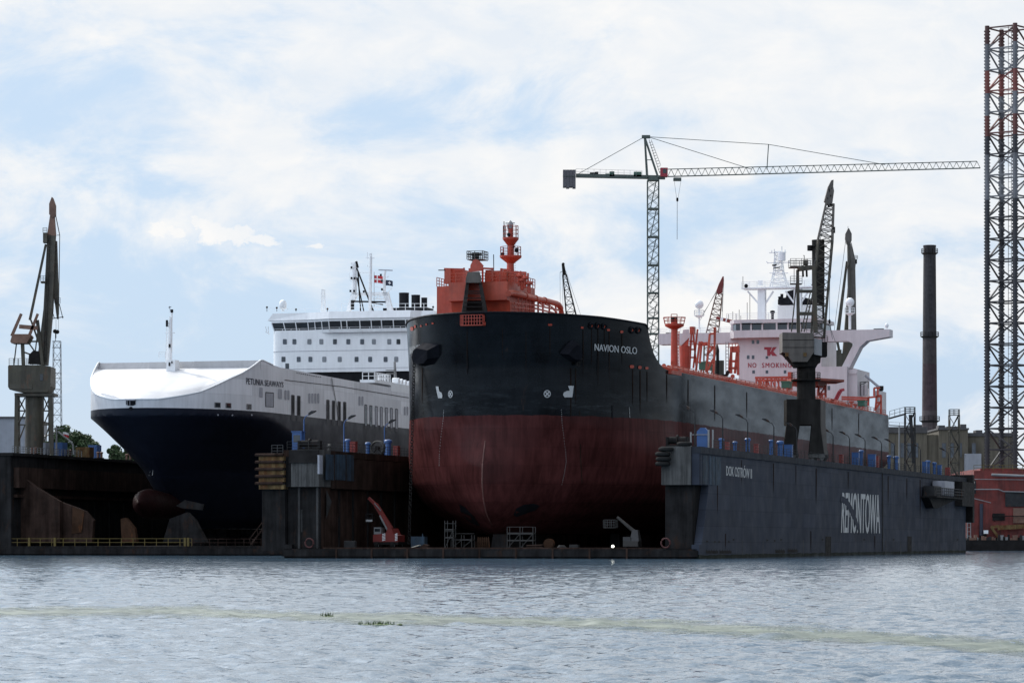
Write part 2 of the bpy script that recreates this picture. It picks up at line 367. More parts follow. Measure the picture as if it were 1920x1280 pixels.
fine = cnoise(32, (1, 1, 2.0), 6, .6, (.1, .2, .7), .4)
cloudcol = ramp(nt, mth('ADD', mth('MULTIPLY', fine, .75), mth('MULTIPLY', big, .35)), [(.4, (.82, .87, .93, 1)), (.66, (.98, .97, .955, 1))])
hazecol = ramp(nt, el, [(0, (.60, .74, .93, 1)), (.05, (.54, .70, .93, 1)), (.16, (.62, .77, .96, 1)), (.5, (.52, .65, .88, 1))])
bc = nt.nodes.new('ShaderNodeBackground'); L.new(cloudcol, bc.inputs[0]); bc.inputs[1].default_value = 1.0
bh = nt.nodes.new('ShaderNodeBackground'); L.new(hazecol, bh.inputs[0]); bh.inputs[1].default_value = 1.0
m0 = nt.nodes.new('ShaderNodeMixShader'); m0.inputs[0].default_value = .8; L.new(bg.outputs[0], m0.inputs[1]); L.new(bh.outputs[0], m0.inputs[2])
thin = nt.nodes.new('ShaderNodeMapRange'); L.new(sx.outputs['Y'], thin.inputs[0]); thin.inputs[1].default_value = -.5; thin.inputs[2].default_value = .5; thin.inputs[3].default_value = .45; thin.inputs[4].default_value = 1
fac = mth('MAXIMUM', mth('MULTIPLY', veil.outputs[0], mth('MULTIPLY', thin.outputs[0], .95)), mth('MULTIPLY', cum.outputs[0], .97))
m1 = nt.nodes.new('ShaderNodeMixShader'); L.new(fac, m1.inputs[0]); L.new(m0.outputs[0], m1.inputs[1]); L.new(bc.outputs[0], m1.inputs[2])
# the sky behind the eye: thinner cloud, bluer, and open
back = nt.nodes.new('ShaderNodeMapRange'); back.interpolation_type = 'SMOOTHSTEP'; L.new(sx.outputs['Y'], back.inputs[0]); back.inputs[1].default_value = -.5; back.inputs[2].default_value = .6; back.inputs[3].default_value = 1.4; back.inputs[4].default_value = 1.0
# and the clouds near the sun, above the picture, glare
dp = nt.nodes.new('ShaderNodeVectorMath'); dp.operation = 'DOT_PRODUCT'; L.new(tc.outputs['Generated'], dp.inputs[0]); dp.inputs[1].default_value = sun_dir
gl = nt.nodes.new('ShaderNodeMapRange'); gl.interpolation_type = 'SMOOTHSTEP'; L.new(dp.outputs['Value'], gl.inputs[0]); gl.inputs[1].default_value = .77; gl.inputs[2].default_value = .98; gl.inputs[3].default_value = 1.0; gl.inputs[4].default_value = 3.7
side = nt.nodes.new('ShaderNodeMapRange'); side.interpolation_type = 'SMOOTHSTEP'; L.new(mth('MULTIPLY', az, mth('MULTIPLY', mth('SUBTRACT', .8, sx.outputs['Y']), 1.7, clamp=True)), side.inputs[0]); side.inputs[1].default_value = -.9; side.inputs[2].default_value = .9; side.inputs[3].default_value = 1.5; side.inputs[4].default_value = .5    # brighter on the sun's side, to the left
gain = mth('MULTIPLY', mth('MULTIPLY', back.outputs[0], gl.outputs[0]), side.outputs[0])
L.new(gain, bc.inputs[1]); L.new(gain, bh.inputs[1])
L.new(m1.outputs[0], out.inputs[0])

# ---------------------------------------------------------------- water
def water_mat():
    m = bpy.data.materials.new('river_water'); m.use_nodes = True; nt = m.node_tree; L = nt.links; b = nt.nodes['Principled BSDF']
    b.inputs['Base Color'].default_value = (.062, .108, .155, 1); b.inputs['Roughness'].default_value = .06; b.inputs['IOR'].default_value = 1.33
    geo = nt.nodes.new('ShaderNodeNewGeometry'); acc = None
    for scl, st, sc_ in ((3.0, .34, (.5, 1, 1)), (9.0, .52, (.6, 1, 1)), (24.0, .6, (.6, 1, 1)), (.5, .08, (1, 1, 1))):
        n = noise(nt, scl, sc_, 3, .6)
        s = nt.nodes.new('ShaderNodeVectorMath'); s.operation = 'SUBTRACT'; L.new(n.outputs['Color'], s.inputs[0]); s.inputs[1].default_value = (.5, .5, .5)
        k = nt.nodes.new('ShaderNodeVectorMath'); k.operation = 'MULTIPLY'; L.new(s.outputs[0], k.inputs[0]); k.inputs[1].default_value = (st, st, 0)
        if acc is None: acc = k.outputs[0]
        else:
            a = nt.nodes.new('ShaderNodeVectorMath'); L.new(acc, a.inputs[0]); L.new(k.outputs[0], a.inputs[1]); acc = a.outputs[0]
    gust = noise(nt, .045, (.6, 1, 1), 4, .6); gr = ramp(nt, gust.outputs[0], [(.35, g4(.55)), (.65, g4(1.35))])
    a = nt.nodes.new('ShaderNodeVectorMath'); a.operation = 'MULTIPLY'; L.new(acc, a.inputs[0]); L.new(gr, a.inputs[1])
    s = nt.nodes.new('ShaderNodeVectorMath'); L.new(geo.outputs['Normal'], s.inputs[0]); L.new(a.outputs[0], s.inputs[1])
    nz = nt.nodes.new('ShaderNodeVectorMath'); nz.operation = 'NORMALIZE'; L.new(s.outputs[0], nz.inputs[0]); L.new(nz.outputs[0], b.inputs['Normal'])
    return m
rw = np.random.RandomState(3)
waves = []
for i in range(80):
    lam = .42*(2.1/.42)**rw.rand(); th = rw.normal(0, .75) + .25; k = 2*math.pi/lam
    waves.append((k*math.sin(th), k*math.cos(th), rw.rand()*6.28, .0125*lam**.85/ math.sqrt(7), lam))
def wave_z(X, Y, sp):
    Z = np.zeros_like(X)
    for kx, ky, ph, am, lam in waves:
        Z += am*np.clip((lam/np.maximum(sp, 1e-3) - 2.5)/2, 0, 1)*np.sin(kx*X + ky*Y + ph)
    return Z
TW = .36
sp_ = lambda y: np.maximum(.13, y*.0016)
def fan():
    rows = [38.0]
    while rows[-1] < 470: rows.append(rows[-1]+sp_(rows[-1]))
    Y = np.array(rows)[:, None]; T = np.linspace(-TW, TW, 720)[None, :]
    X = T*Y; YY = Y + 0*X; Z = wave_z(X, YY, sp_(YY))*np.clip((TW-abs(T))/.03, 0, 1)*np.clip((YY-38)/4, 0, 1)*np.clip((470-YY)/15, 0, 1)
    return X, YY, Z
X, Y, Z = fan(); nr, nc = X.shape
vs = np.stack([X, Y, Z], -1).reshape(-1, 3)
idx = np.arange(nr*nc).reshape(nr, nc); fc = np.stack([idx[:-1,:-1], idx[:-1,1:], idx[1:,1:], idx[1:,:-1]], -1).reshape(-1, 4)
nv = len(vs); B = 6000.0; y0_, y1_ = Y[0, 0], Y[-1, 0]; t_ = TW
ext = np.array([(-B,-400,0),(B,-400,0),(-B,900,0),(B,900,0),(-t_*y0_,y0_,0),(t_*y0_,y0_,0),(-t_*y1_,y1_,0),(t_*y1_,y1_,0)]); vs = np.vstack([vs, ext])
fc = np.vstack([fc, [[nv,nv+1,nv+5,nv+4],[nv+1,nv+3,nv+7,nv+5],[nv+3,nv+2,nv+6,nv+7],[nv+2,nv,nv+4,nv+6]]])
me = bpy.data.meshes.new('water'); me.vertices.add(len(vs)); me.vertices.foreach_set('co', vs.ravel()); me.loops.add(len(fc)*4); me.loops.foreach_set('vertex_index', fc.ravel().astype(np.int32))
me.polygons.add(len(fc)); me.polygons.foreach_set('loop_start', np.arange(len(fc), dtype=np.int32)*4); me.update(calc_edges=True); me.validate()
me.polygons.foreach_set('use_smooth', [True]*len(me.polygons)); me.materials.append(water_mat())
wo = bpy.data.objects.new('water', me); C.objects.link(wo); tag(wo, 'rippled grey blue harbour water in front of the docks', kind='structure')

# the pale green streak drifting across the water: a film that follows the waves
def slick():
    m = bpy.data.materials.new('pollen_film'); m.use_nodes = True; nt = m.node_tree; L = nt.links; b = nt.nodes['Principled BSDF']
    n = noise(nt, .5, (.25, 1, 1), 6, .65)
    L.new(ramp(nt, n.outputs[0], [(.3, (.10, .132, .108, 1)), (.7, (.15, .185, .145, 1))]), b.inputs['Base Color']); b.inputs['Roughness'].default_value = .38
    tr = nt.nodes.new('ShaderNodeBsdfTransparent'); mx = nt.nodes.new('ShaderNodeMixShader'); uv = nt.nodes.new('ShaderNodeUVMap'); sx = nt.nodes.new('ShaderNodeSeparateXYZ'); L.new(uv.outputs[0], sx.inputs[0])
    def mt(op, a, b_):
        q = nt.nodes.new('ShaderNodeMath'); q.operation = op; q.use_clamp = op == 'MULTIPLY'
        for i, v in enumerate((a, b_)):
            if isinstance(v, (int, float)): q.inputs[i].default_value = v
            else: L.new(v, q.inputs[i])
        return q.outputs[0]
    e = mt('ABSOLUTE', mt('SUBTRACT', sx.outputs[1], .5), 0)
    n2 = noise(nt, .22, (.35, 1, 1), 7, .7)
    n3 = noise(nt, 1.3, (.3, 1, 1), 6, .7)
    cov = mt('MULTIPLY', mt('ADD', mt('ADD', mt('SUBTRACT', .46, e), mt('MULTIPLY', mt('SUBTRACT', n2.outputs[0], .52), 2.2)), mt('MULTIPLY', mt('SUBTRACT', n3.outputs[0], .5), 2.0)), 1.9)
    cov = mt('MULTIPLY', cov, .85)
    out = nt.nodes['Material Output']; L.new(cov, mx.inputs[0]); L.new(tr.outputs[0], mx.inputs[1]); L.new(b.outputs[0], mx.inputs[2]); L.new(mx.outputs[0], out.inputs[0])
    pts = [(-120,1150,9),(0,1149,10),(200,1148,11),(350,1146,11),(400,1151,7),(480,1153,7),(600,1157,8),(760,1161,12),(900,1164,9),(1000,1167,10),(1200,1173,14),(1400,1184,16),(1500,1190,17),(1700,1200,18),(1800,1210,22),(1920,1217,23),(2050,1222,24)]
    P = []
    for px, py, hw in pts:
        Yc = F*H/(py-HY); Xc = (px-CX)/F*Yc; P.append((Xc, Yc, F*H/(py-hw-HY)-Yc, Yc-F*H/(py+hw-HY)))
    P = np.array(P); n = 700; s = np.linspace(0, len(P)-1, n); Q = np.stack([np.interp(s, np.arange(len(P)), P[:, i]) for i in range(4)], 1)
    t = np.linspace(-1.25, 1.25, 61)
    vs = []; uvs = []
    for a in Q:
        for k in t: vs.append((a[0], a[1] + k*(a[2] if k > 0 else a[3]), 0)); uvs.append((0, .5+k*.5))
    vs = np.array(vs); vs[:, 2] = wave_z(vs[:, 0], vs[:, 1], sp_(vs[:, 1])) + .02
    W_ = len(t); fs = [(i*W_+j, i*W_+j+1, (i+1)*W_+j+1, (i+1)*W_+j) for i in range(n-1) for j in range(W_-1)]
    me = bpy.data.meshes.new('pollen_slick'); me.from_pydata([tuple(v) for v in vs], [], fs); me.update()
    ul = me.uv_layers.new(name='UVMap'); li = np.empty(len(me.loops), np.int32); me.loops.foreach_get('vertex_index', li); ul.data.foreach_set('uv', np.array(uvs)[li].ravel())
    me.materials.append(m); me.polygons.foreach_set('use_smooth', [True]*len(me.polygons))
    o = bpy.data.objects.new('pollen_slick', me); C.objects.link(o); tag(o, 'long pale green streak of film drifting across the water', kind='stuff')
slick()
def weed(px, py, w, h, n, label):
    Yc = F*H/(py-HY); fr = at(px, 0, Yc); mb = MB()
    for i in range(n):
        x = rnd.gauss(0, w*.3); y = rnd.uniform(-.25, .25); hh = h*rnd.uniform(.3, 1); dx = rnd.uniform(-.35, .35)*hh; r = .012
        mb.add([(x-r, y, -.03), (x+r, y, -.03), (x+dx*.5+r*.8, y, hh*.6), (x+dx, y+.02, hh), (x+dx*.5-r*.8, y, hh*.6)], [(0,1,2,3,4)])
    for i in range(n//2):
        x = rnd.gauss(0, w*.28); y = rnd.uniform(-.3, .3); mb.ball((x, y, .02), rnd.uniform(.03, .09), 6, .4)
    solo('water_weed', mb, M['weed'], label, 'water plant', fr)
weed(706, 1172, .9, .17, 80, 'larger tuft of floating green weed on the pale streak')
weed(614, 1157, .28, .22, 30, 'smaller tuft of floating weed with upright blades left of the larger one')

# shore behind the docks
mb = MB(); mb.quad((-B, 780, 1.6), (B, 780, 1.6), (B, 9000, 2.2), (-B, 9000, 2.2)); mb.quad((-B, 780, -1), (B, 780, -1), (B, 780, 1.6), (-B, 780, 1.6))
tag(mb.build('ground', M['ground']), 'flat quay ground behind the docks', kind='structure')
# ---------------------------------------------------------------- hulls
A0 = R(17.1)
def hull_fn(levels):
    zs = [l[0] for l in levels]; cols = list(zip(*levels))
    return lambda z: [np.interp(z, zs, cols[i]) for i in range(1, 5)]
def hull_mesh(name, levels, ts, ymid, ztop, zk, nz, mats, parent, stern=None):
    fn = hull_fn(levels); nt_ = len(ts); half = []
    for j, t in enumerate(list(ts) + list(ymid)):
        col = []
        bow = j < nt_
        a = fn(ztop(0)); y_top = (a[0]+a[2]*t) if bow else t
        for _ in range(3):
            zt = ztop(y_top)
            if bow: a = fn(zt); y_top = a[0]+a[2]*t
        for i in range(nz+1):
            z = zk + (zt-zk)*i/nz; ys, Rr, A, p = fn(z)
            if bow: y = ys+A*t; x = Rr*max(0, 1-(1-t)**2)**p
            else: y = t; x = Rr
            if not bow and y < ys+A: y = ys+A+ (j-nt_)*.01
            if stern: x *= stern(y, z)
            col.append((x, y, z))
        half.append(col)
    mb = MB(); n = len(half)
    cols = [[(-x, y, z) for x, y, z in c] for c in half[:0:-1]] + half
    N = len(cols); vs = [v for c in cols for v in c]; k = nz+1
    fs = [(j*k+i, (j+1)*k+i, (j+1)*k+i+1, j*k+i+1) for j in range(N-1) for i in range(nz)]
    for i in range(nz): fs.append(((N-1)*k+i, i, i+1, (N-1)*k+i+1))          # transom
    mb.add(vs, fs); o = mb.build(name, mats, parent, smooth=True, auto=32)
    return o, half
def tspace(n, e): return [(i/n)**e for i in range(n+1)]

# ---------------------------------------------------------------- tanker
DK = Fr((-3.3, 436.7, 0), A0)
TK = DK.sub(-4, 10, 0)
tk = thing('oil_tanker', 'black and red oil tanker with orange deck gear, bow towards the viewer in the floating dock', 'ship', TK)
TL = [(3.4,8.5,14,51.2,.9),(4,6,17,55.6,.92),(4.8,4.2,18.8,52.6,.95),(6.2,2,19.6,45.3,.96),(8.2,.6,20,38.8,.96),(10.5,0,20,33.6,.95),(13,.2,20,31.6,.88),(15,.9,20,31.1,.76),(16.5,1.5,20,31.6,.64),(18.5,1.9,20,33.4,.53),(21,1.6,20,35.4,.5),(27,.6,20,37,.5),(34.2,-2.6,20,41.5,.5)]
TZ = lambda y: float(np.interp(y, [-3, 10, 21.3, 21.8, 22.6, 23.8, 25.3, 27.2, 30, 204], [34.1, 34.0, 33.6, 33.2, 31.4, 29.6, 28.4, 27.6, 27.3, 27.2]))
tst = lambda y, z: 1 if y < 160 or z > 18 else 1 - .75*((y-160)/46)**2*min(1, (18-z)/15)
tts = sorted(set(tspace(60, 1.7) + [.58+.004*i for i in range(36)]))
thull, thalf = hull_mesh('hull', TL, tts, [46, 60, 80, 100, 120, 140, 160, 170, 180, 188, 196, 204], TZ, 3.4, 60, M['hullblack'], tk, tst)
TB = Target(thull, TK)
mb = MB(); mb.tube([c[-1] for c in thalf if c[-1][1] < 22], .16, 6); mb.tube([(-c[-1][0],)+c[-1][1:] for c in thalf if c[-1][1] < 22], .16, 6); mb.build('bulwark_rail', M['bulwark'], tk)
def deck(half, ymin, ymax, z, name, m, parent):
    pts = []
    for c in half:
        if ymin <= c[-1][1] <= ymax:
            b = min(c, key=lambda v: abs(v[2]-z)); pts.append((b[0]-.12, b[1], z))
    mb = MB(); mb.add(pts + [(-x, y, z_) for x, y, z_ in reversed(pts)], [tuple(range(2*len(pts)))]); return mb.build(name, m, parent)
deck(thalf, 27.4, 204, 27.05, 'main_deck', M['orangedeck'], tk)
deck(thalf, -1, 22.2, 32.7, 'forecastle_deck', M['orangedeck'], tk)
mb = MB(); mb.quad((-15.2, 22.2, 27.1), (15.2, 22.2, 27.1), (15.2, 22.2, 32.7), (-15.2, 22.2, 32.7)); mb.build('forecastle_bulkhead', M['orange'], tk)
# paint marks
M['stem'] = mat('pale_worn_stem_edge', (.11,.046,.038), .7, var=.4, scale=1)  # worn red, paler to draw the light edge of the stem
M['weep'] = mat('rust_weep', (.022,.014,.011), .9, var=.4, spec=.02)
TB.text('NAVION OSLO', ((1114,644),(1193,651),(1193,664),(1114,657)), 'ship_name', M['letter'], tk, .022)
TB.text('NAVION OSLO', ((770,650),(789,645),(789,657),(770,664)), 'ship_name', M['letter'], tk, .022)
mb = MB()
TB.poly(mb, [(818,724),(823,724),(824.5,733),(829,736),(830.5,741),(830,746),(822.5,746)]); mb.build('bulb_mark', M['letter'], tk)
mb = MB()
TB.poly(mb, [(1064.5,723),(1075,723),(1072.5,744.5),(1058,744.5),(1055,740),(1056.5,735.5),(1062,732.5),(1067.5,732)]); mb.build('bulb_mark', M['letter'], tk)
def ring_mark(cx, cy, rx, ry):
    mb = MB(); n = 20
    for i in range(n):
        a, b = 2*math.pi*i/n, 2*math.pi*(i+1)/n
        TB.poly(mb, [(cx+rx*math.cos(a), cy+ry*math.sin(a)), (cx+rx*math.cos(b), cy+ry*math.sin(b)), (cx+rx*.76*math.cos(b), cy+ry*.76*math.sin(b)), (cx+rx*.76*math.cos(a), cy+ry*.76*math.sin(a))])
    for s in (1, -1):
        d = .62; w = .12
        TB.poly(mb, [(cx-rx*(d+w), cy-s*ry*(d-w)), (cx-rx*(d-w), cy-s*ry*(d+w)), (cx+rx*(d+w), cy+s*ry*(d-w)), (cx+rx*(d-w), cy+s*ry*(d+w))], .13)
    mb.build('thruster_mark', M['letter'], tk)
ring_mark(1025.5, 738, 6.6, 7.2); ring_mark(845.5, 738.5, 4.4, 7)
def draft(pts, n, r=.75):
    mb = MB(); P = np.array(pts, float); s = np.linspace(0, len(P)-1, n)
    for v in s:
        x = np.interp(v, range(len(P)), P[:, 0]); y = np.interp(v, range(len(P)), P[:, 1]); TB.poly(mb, [(x-r, y-r), (x+r, y-r), (x+r, y+r), (x-r, y+r)])
    mb.build('draft_marks', M['letter'], tk)
draft([(833,769),(832,785),(828,815),(825,850),(824.5,872)], 26, .45)
draft([(1052,768),(1053,790),(1056,815),(1060,845),(1061,865),(1058,885),(1053,907)], 34, .5)
draft([(1179,764),(1180,782)], 8, .6)
for q in ((1087,787,1090,912),):
    mb = MB(); TB.poly(mb, [(1086,770),(1087,770),(1089,860),(1091.5,905),(1090,905),(1087.5,860)], .08); mb.build('rust_streak', M['dockrust'], tk)
mb = MB(); TB.poly(mb, [(1147,760),(1149,760),(1149,784),(1147,784)], .06); mb.build('weld_stripe', M['black'], tk)
for x, y0, h, w in [(1031,612,60,1.0),(1093,618,90,1.2),(1109,616,70,.8),(1121,617,110,1.1),(1133,618,55,.8),(1142,622,95,1.0),(1166,626,60,.9),(1186,692,70,1.2),(1200,694,85,1.4),(1213,696,60,1.0),(792,690,70,1.2),(1070,690,100,1.8),(1079,690,70,1.2),(986,620,80,.8),(942,615,60,.7),(876,614,90,.9),(1250,702,55,1.1),(1290,712,60,1.0),(1340,722,70,1.1),(1400,735,50,.9),(1560,765,45,.8),(1610,775,45,.8)]:
    mb = MB(); TB.poly(mb, [(x-w*.5,y0),(x+w*.5,y0),(x+w*.7,y0+h*.4),(x+w*.2,y0+h),(x-w*.3,y0+h*.9),(x-w*.6,y0+h*.5)], .05); mb.build('rust_streak', M['weep'], tk)
# thruster tunnels low in the bow
for pts in ([(862,944),(872,950),(888,966),(900,984),(890,983),(874,971),(864,957)], [(962,964),(968,952),(982,945),(1000,943),(1012,947),(1004,955),(985,962),(968,968)]):
    mb = MB(); P = [];
    TB.poly(mb, pts, .07); mb.build('thruster_opening', M['black'], tk)
mb = MB(); fnL = hull_fn(TL); mb.tube([(0, fnL(z)[0]-.02, z) for z in np.linspace(4.6, 16.4, 26)], .10, 6); mb.build('stem_crease_line', M['stem'], tk, smooth=True)  # added pale strip that draws the light edge along the stem crease
# raised anchor pockets and chains
M['pocket'] = mat('matt_black_paint', (.012,.013,.017), .8, spec=.02)
def pocket(poly, off, name='anchor_pocket'):
    mb = MB(); base = [TB.hit(x, y, -.3) for x, y in poly]
    if None in base: return
    cx = sum(p[0] for p in poly)/len(poly); cy = sum(p[1] for p in poly)/len(poly)
    topp = [TB.hit(cx+(x-cx)*.62, cy+(y-cy)*.62, off) for x, y in poly]; n = len(poly)
    mb.add(base+topp, [(i, (i+1) % n, n+(i+1) % n, n+i) for i in range(n)]+[tuple(range(n, 2*n))]); mb.build(name, M['pocket'], tk)
pocket([(1046,663),(1062,644),(1072,636),(1080,638),(1086,654),(1088,668),(1082,682),(1066,678)], 1.3)
pocket([(782,668),(786,648),(793,640),(812,642),(826,644),(826,670),(815,684),(796,688),(786,684)], 1.5)
def chain(a, b, n):
    mb = MB(); a, b = Vector(a), Vector(b); d = (b-a)/n
    for i in range(n):
        c = a+d*(i+.5); u = Vector((1, 0, 0)) if i % 2 else Vector((.35, .94, 0)); h = Vector((0, 0, abs(d.z)*.62)); w = .2
        loop = [c+h*math.sin(2*math.pi*k/8)+u*w*math.cos(2*math.pi*k/8) for k in range(9)]
        mb.tube(loop, .07, 5)
    return mb
p0 = TB.hit(783, 676, .5); p1 = Vector((p0.x+.4, p0.y-3.5, 2.0)); chain(p0, p1, 62).build('anchor_chain', M['soot'], tk)
p0 = TB.hit(1077, 676, .6); p1 = Vector((p0.x+1.2, p0.y-6.5, 16.0))
mb = MB(); mb.tube([TB.hit(1074,666,.35), TB.hit(1081,672,.9), TB.hit(1079,684,.55)], .35, 8); mb.build('anchor', M['soot'], tk)
# fairleads: dark openings with orange insides along the bulwark
for i, (x, y, w, h) in enumerate([(1108,610.5,4,4.5),(1120,611,4,4.5),(1132,612,4,4.5),(1184,618.5,4,4.8),(1196,619,4,4.8)]):
    a = MB(); ring = [TB.hit(x+w*math.cos(2*math.pi*k/12), y+h*math.sin(2*math.pi*k/12), .12) for k in range(13)]
    a.tube(ring, .16, 5); fl = a.build('fairlead', M['bulwark'], tk)
    b = MB(); TB.poly(b, [(x+w*.8*math.cos(2*math.pi*k/10), y+h*.8*math.sin(2*math.pi*k/10)) for k in range(10)], .06); TB_o = b.build('opening', M['orange'], fl)
    b = MB(); TB.poly(b, [(x-w*.3+w*.5*math.cos(2*math.pi*k/8), y-h*.1+h*.55*math.sin(2*math.pi*k/8)) for k in range(8)], .09); b.build('chock', M['black'], fl)
for x, y, w, h in [(1031,608.5,4,2),(1091,614,2.6,2),(1140,618.5,3,2),(1165,622,3,2.4),(1184,687,4,3),(1199,688.5,3.5,3),(1212,690,3,2.4),(773,616,3,4),(779,612,1.6,3),(790,611,1.6,2),(800,608,1.5,2),(812,606,2,1.6)]:
    b = MB(); TB.rect(b, x-w, y-h, x+w, y+h, .4, .09); b.build('freeing_port', M['orangered'], tk)
# ---- forecastle deck house
yf = 6.0
def TP(px, py, y): return TK.p(px, py, y)
dz = 32.7
a = TP(841, 530, yf); b = TP(951, 530, yf); zt = a.z; zb = TP(900, 563, yf).z; L0, R0 = a.x, b.x; yb = TK.ya(1003, R0)
mb = MB(); mb.prism([(yf, zb), (yf, zt), (yb, zt), (yb, dz), (yf+2.2, dz), (yf+1.2, zb-.1)], 'x', L0, R0); house = mb.build('deckhouse', M['orange'], tk)
mb = MB(); a2 = TP(819, 537, yf+7); mb.box(a2.x, L0, yf+7, yb, dz, a2.z); mb.build('deckhouse_wing', M['orange'], tk)
mb = MB(); pbox(mb, TK, 833, 845, 503, 532, yf+3, .8); mb.build('winch_housing', M['orange'], tk); mb = MB(); pbox(mb, TK, 848, 868, 505, 530, yf+5, 3); mb.build('winch_housing', M['orange'], tk)
mb = MB(); pbox(mb, TK, 910, 921, 506, 530, yf+3, 2); mb.build('ventilator_house', M['orange'], tk); mb = MB(); pbox(mb, TK, 926, 949, 507, 531, yf+6, 3); mb.build('ventilator_house', M['orange'], tk); mb = MB(); mb.taper(TP(950,530,yf+7).x, TP(971,530,yf+7).x, yf+7, yf+11, zt-.1, TP(950,508,yf+7).z, .8); mb.build('ventilator_house', M['orange'], tk)
mb = MB(); mb.rail([(L0, yf, zt), (R0, yf, zt), (R0, yb, zt)], 1.3, 1.1, .05); mb.build('railing', M['orange'], tk); mb = MB(); mb.rail([(a2.x, yf+7, a2.z), (a2.x, yb, a2.z)], 1.3, 1.2, .05); mb.build('railing', M['orange'], tk)
mb = MB()
for px, py0, py1, w in ((837,503,531,.14),(870,502,530,.12),(880,503,531,.1),(905,503,530,.12),(923,502,529,.1),(940,503,530,.14),(985,510,538,.16),(990,512,540,.12),(976,508,534,.1)):
    p, q = TP(px, py1, yf+4), TP(px, py0, yf+4); mb.bar(p, q, w)
for px0, px1, py in ((833,870,504),(905,925,503),(958,986,510),(940,957,505)):
    mb.bar(TP(px0, py, yf+4), TP(px1, py+1, yf+4), .13)
mb.build('deck_fittings', M['orangered'], tk)
for px, py in ((974,520),(979,528),(984,524),(992,534)): mb = MB(); q = TP(px, py, yf+4); mb.lathe(q, [(.25,-1.2),(.25,0),(.55,.1),(.5,.4),(.2,.55)], 10); mb.build('goose_neck_vent', M['orangered'], tk)
mb = MB(); mb.bar(TP(822, 506.5, yf+3), TP(835, 506.5, yf+3), .07); mb.build('aerial', M['black'], tk); mb = MB(); mb.bar(TP(926, 530, yf+5), TP(925.5, 477, yf+5), .05); mb.build('aerial', M['black'], tk)
# foremast with two platforms
yp = yf+11
mb = MB(); p = TP(957, 540, yp); q = TP(957.5, 446, yp); mb.cyl(p, TP(957, 488, yp), .62, .5, 12); mb.cyl(TP(957,488,yp), q, .5, .38, 12)
mb.cyl(TP(957,509,yp), TP(957,520,yp), .95, .95, 12)
for k in range(16): mb.bar(TP(964,520-k*4.4,yp)+Vector((.1,0,0)), TP(966.5,520-k*4.4,yp), .04)
mast = mb.build('foremast', M['orangered'], tk, smooth=True, auto=40)
for py, w, wt in ((481, 21, 1.55), (447, 15.5, 1.3)):
    c = TP(957.5, py, yp); r = w/13; mb = MB(); mb.lathe(c, [(.5, -1.0), (r*.98, -.15), (r, .12), (.4, .14)], 14)
    for k in range(12):
        t, t2 = 2*math.pi*k/12, 2*math.pi*(k+1)/12; u = c+Vector((r*.93*math.cos(t), r*.93*math.sin(t), .1)); v = c+Vector((r*.93*math.cos(t2), r*.93*math.sin(t2), .1))
        mb.rail([u, v], 1.3 if py > 470 else 1.7, 9, .04)
    mb.build('mast_platform', M['orangered'], tk)
mb = MB(); mb.cyl(TP(957.5,446,yp), TP(957.5,425,yp), .38, .3, 8); mb.build('mast_top', M['orangered'], tk)
mb = MB(); mb.lathe(TP(956.5,428.5,yp), [(.42, 0), (.5, .5), (.35, .9), (.05, 1.2)], 10); mb.bar(TP(948,418.7,yp), TP(965,418.2,yp), .07); mb.bar(TP(956.5,423,yp), TP(956.5,418,yp), .09); mb.build('radar_scanner', M['galv'], tk)
for px, py, r in ((968.5,469,.32),(963,462,.2),(954,440,.28),(942.5,476,.28)): mb = MB(); mb.ball(TP(px,py,yp-1), r, 10); mb.cyl(TP(px,py,yp-1), TP(px,py+5,yp-1), .06, n=6); mb.build('lamp', M['black'], tk)
mb = MB(); mb.bar(TP(945.5,448,yp), TP(945,415,yp), .05); mb.build('aerial', M['black'], tk)
# bow loading tower: sooty ramp, head and basket overhanging the bulwark
yl = 1.5
mb = MB()
for s, x0, x1 in ((0, 877, 868), (1, 900, 911)):
    mb.add([TP(x0-3, 527, yl+2.5), TP(x0+3, 527, yl+2.5), TP(x1+4.5, 597, yl-.5), TP(x1-3.5, 597, yl-.5), TP(x0-3, 527, yl+4.5), TP(x0+3, 527, yl+4.5), TP(x1+4.5, 590, yl+4), TP(x1-3.5, 590, yl+4)], [(0,1,2,3),(4,5,6,7),(0,3,7,4),(1,2,6,5),(0,1,5,4)])
mb.add([TP(882,532,yl+5), TP(896,532,yl+5), TP(908,590,yl+4.2), TP(872,590,yl+4.2)], [(0,1,2,3)])
for py in (546,550,559,567,575,583): mb.bar(TP(870+ (560-py)*.12, py, yl-.2), TP(904-(560-py)*.1, py, yl-.2), .07)
mb.build('loading_ramp', M['soot'], tk)
mb = MB(); mb.add([TP(877,510,yl+2), TP(899,509,yl+2), TP(903,522,yl+2), TP(902,530,yl+2), TP(873,530,yl+2), TP(874,520,yl+2)] + [TP(878,510,yl+5), TP(899,509,yl+5), TP(902,522,yl+5), TP(901,530,yl+5), TP(874,530,yl+5), TP(875,520,yl+5)], [(0,1,2,3,4,5),(6,7,8,9,10,11)]+[(i,(i+1)%6,6+(i+1)%6,6+i) for i in range(6)]); mb.build('loading_hood', M['greycrane'], tk)
mb = MB(); mb.add([TP(881,510,yl+4), TP(903,508,yl+4), TP(907,498,yl+4), TP(899,489,yl+4), TP(891,484,yl+4), TP(886,489,yl+4), TP(882,497,yl+4)] + [TP(881,510,yl+7), TP(903,508,yl+7), TP(907,498,yl+7), TP(899,489,yl+7), TP(891,484,yl+7), TP(886,489,yl+7), TP(882,497,yl+7)], [tuple(range(7)), tuple(range(7,14))]+[(i,(i+1)%7,7+(i+1)%7,7+i) for i in range(7)]); mb.build('loading_head', M['orangered'], tk)
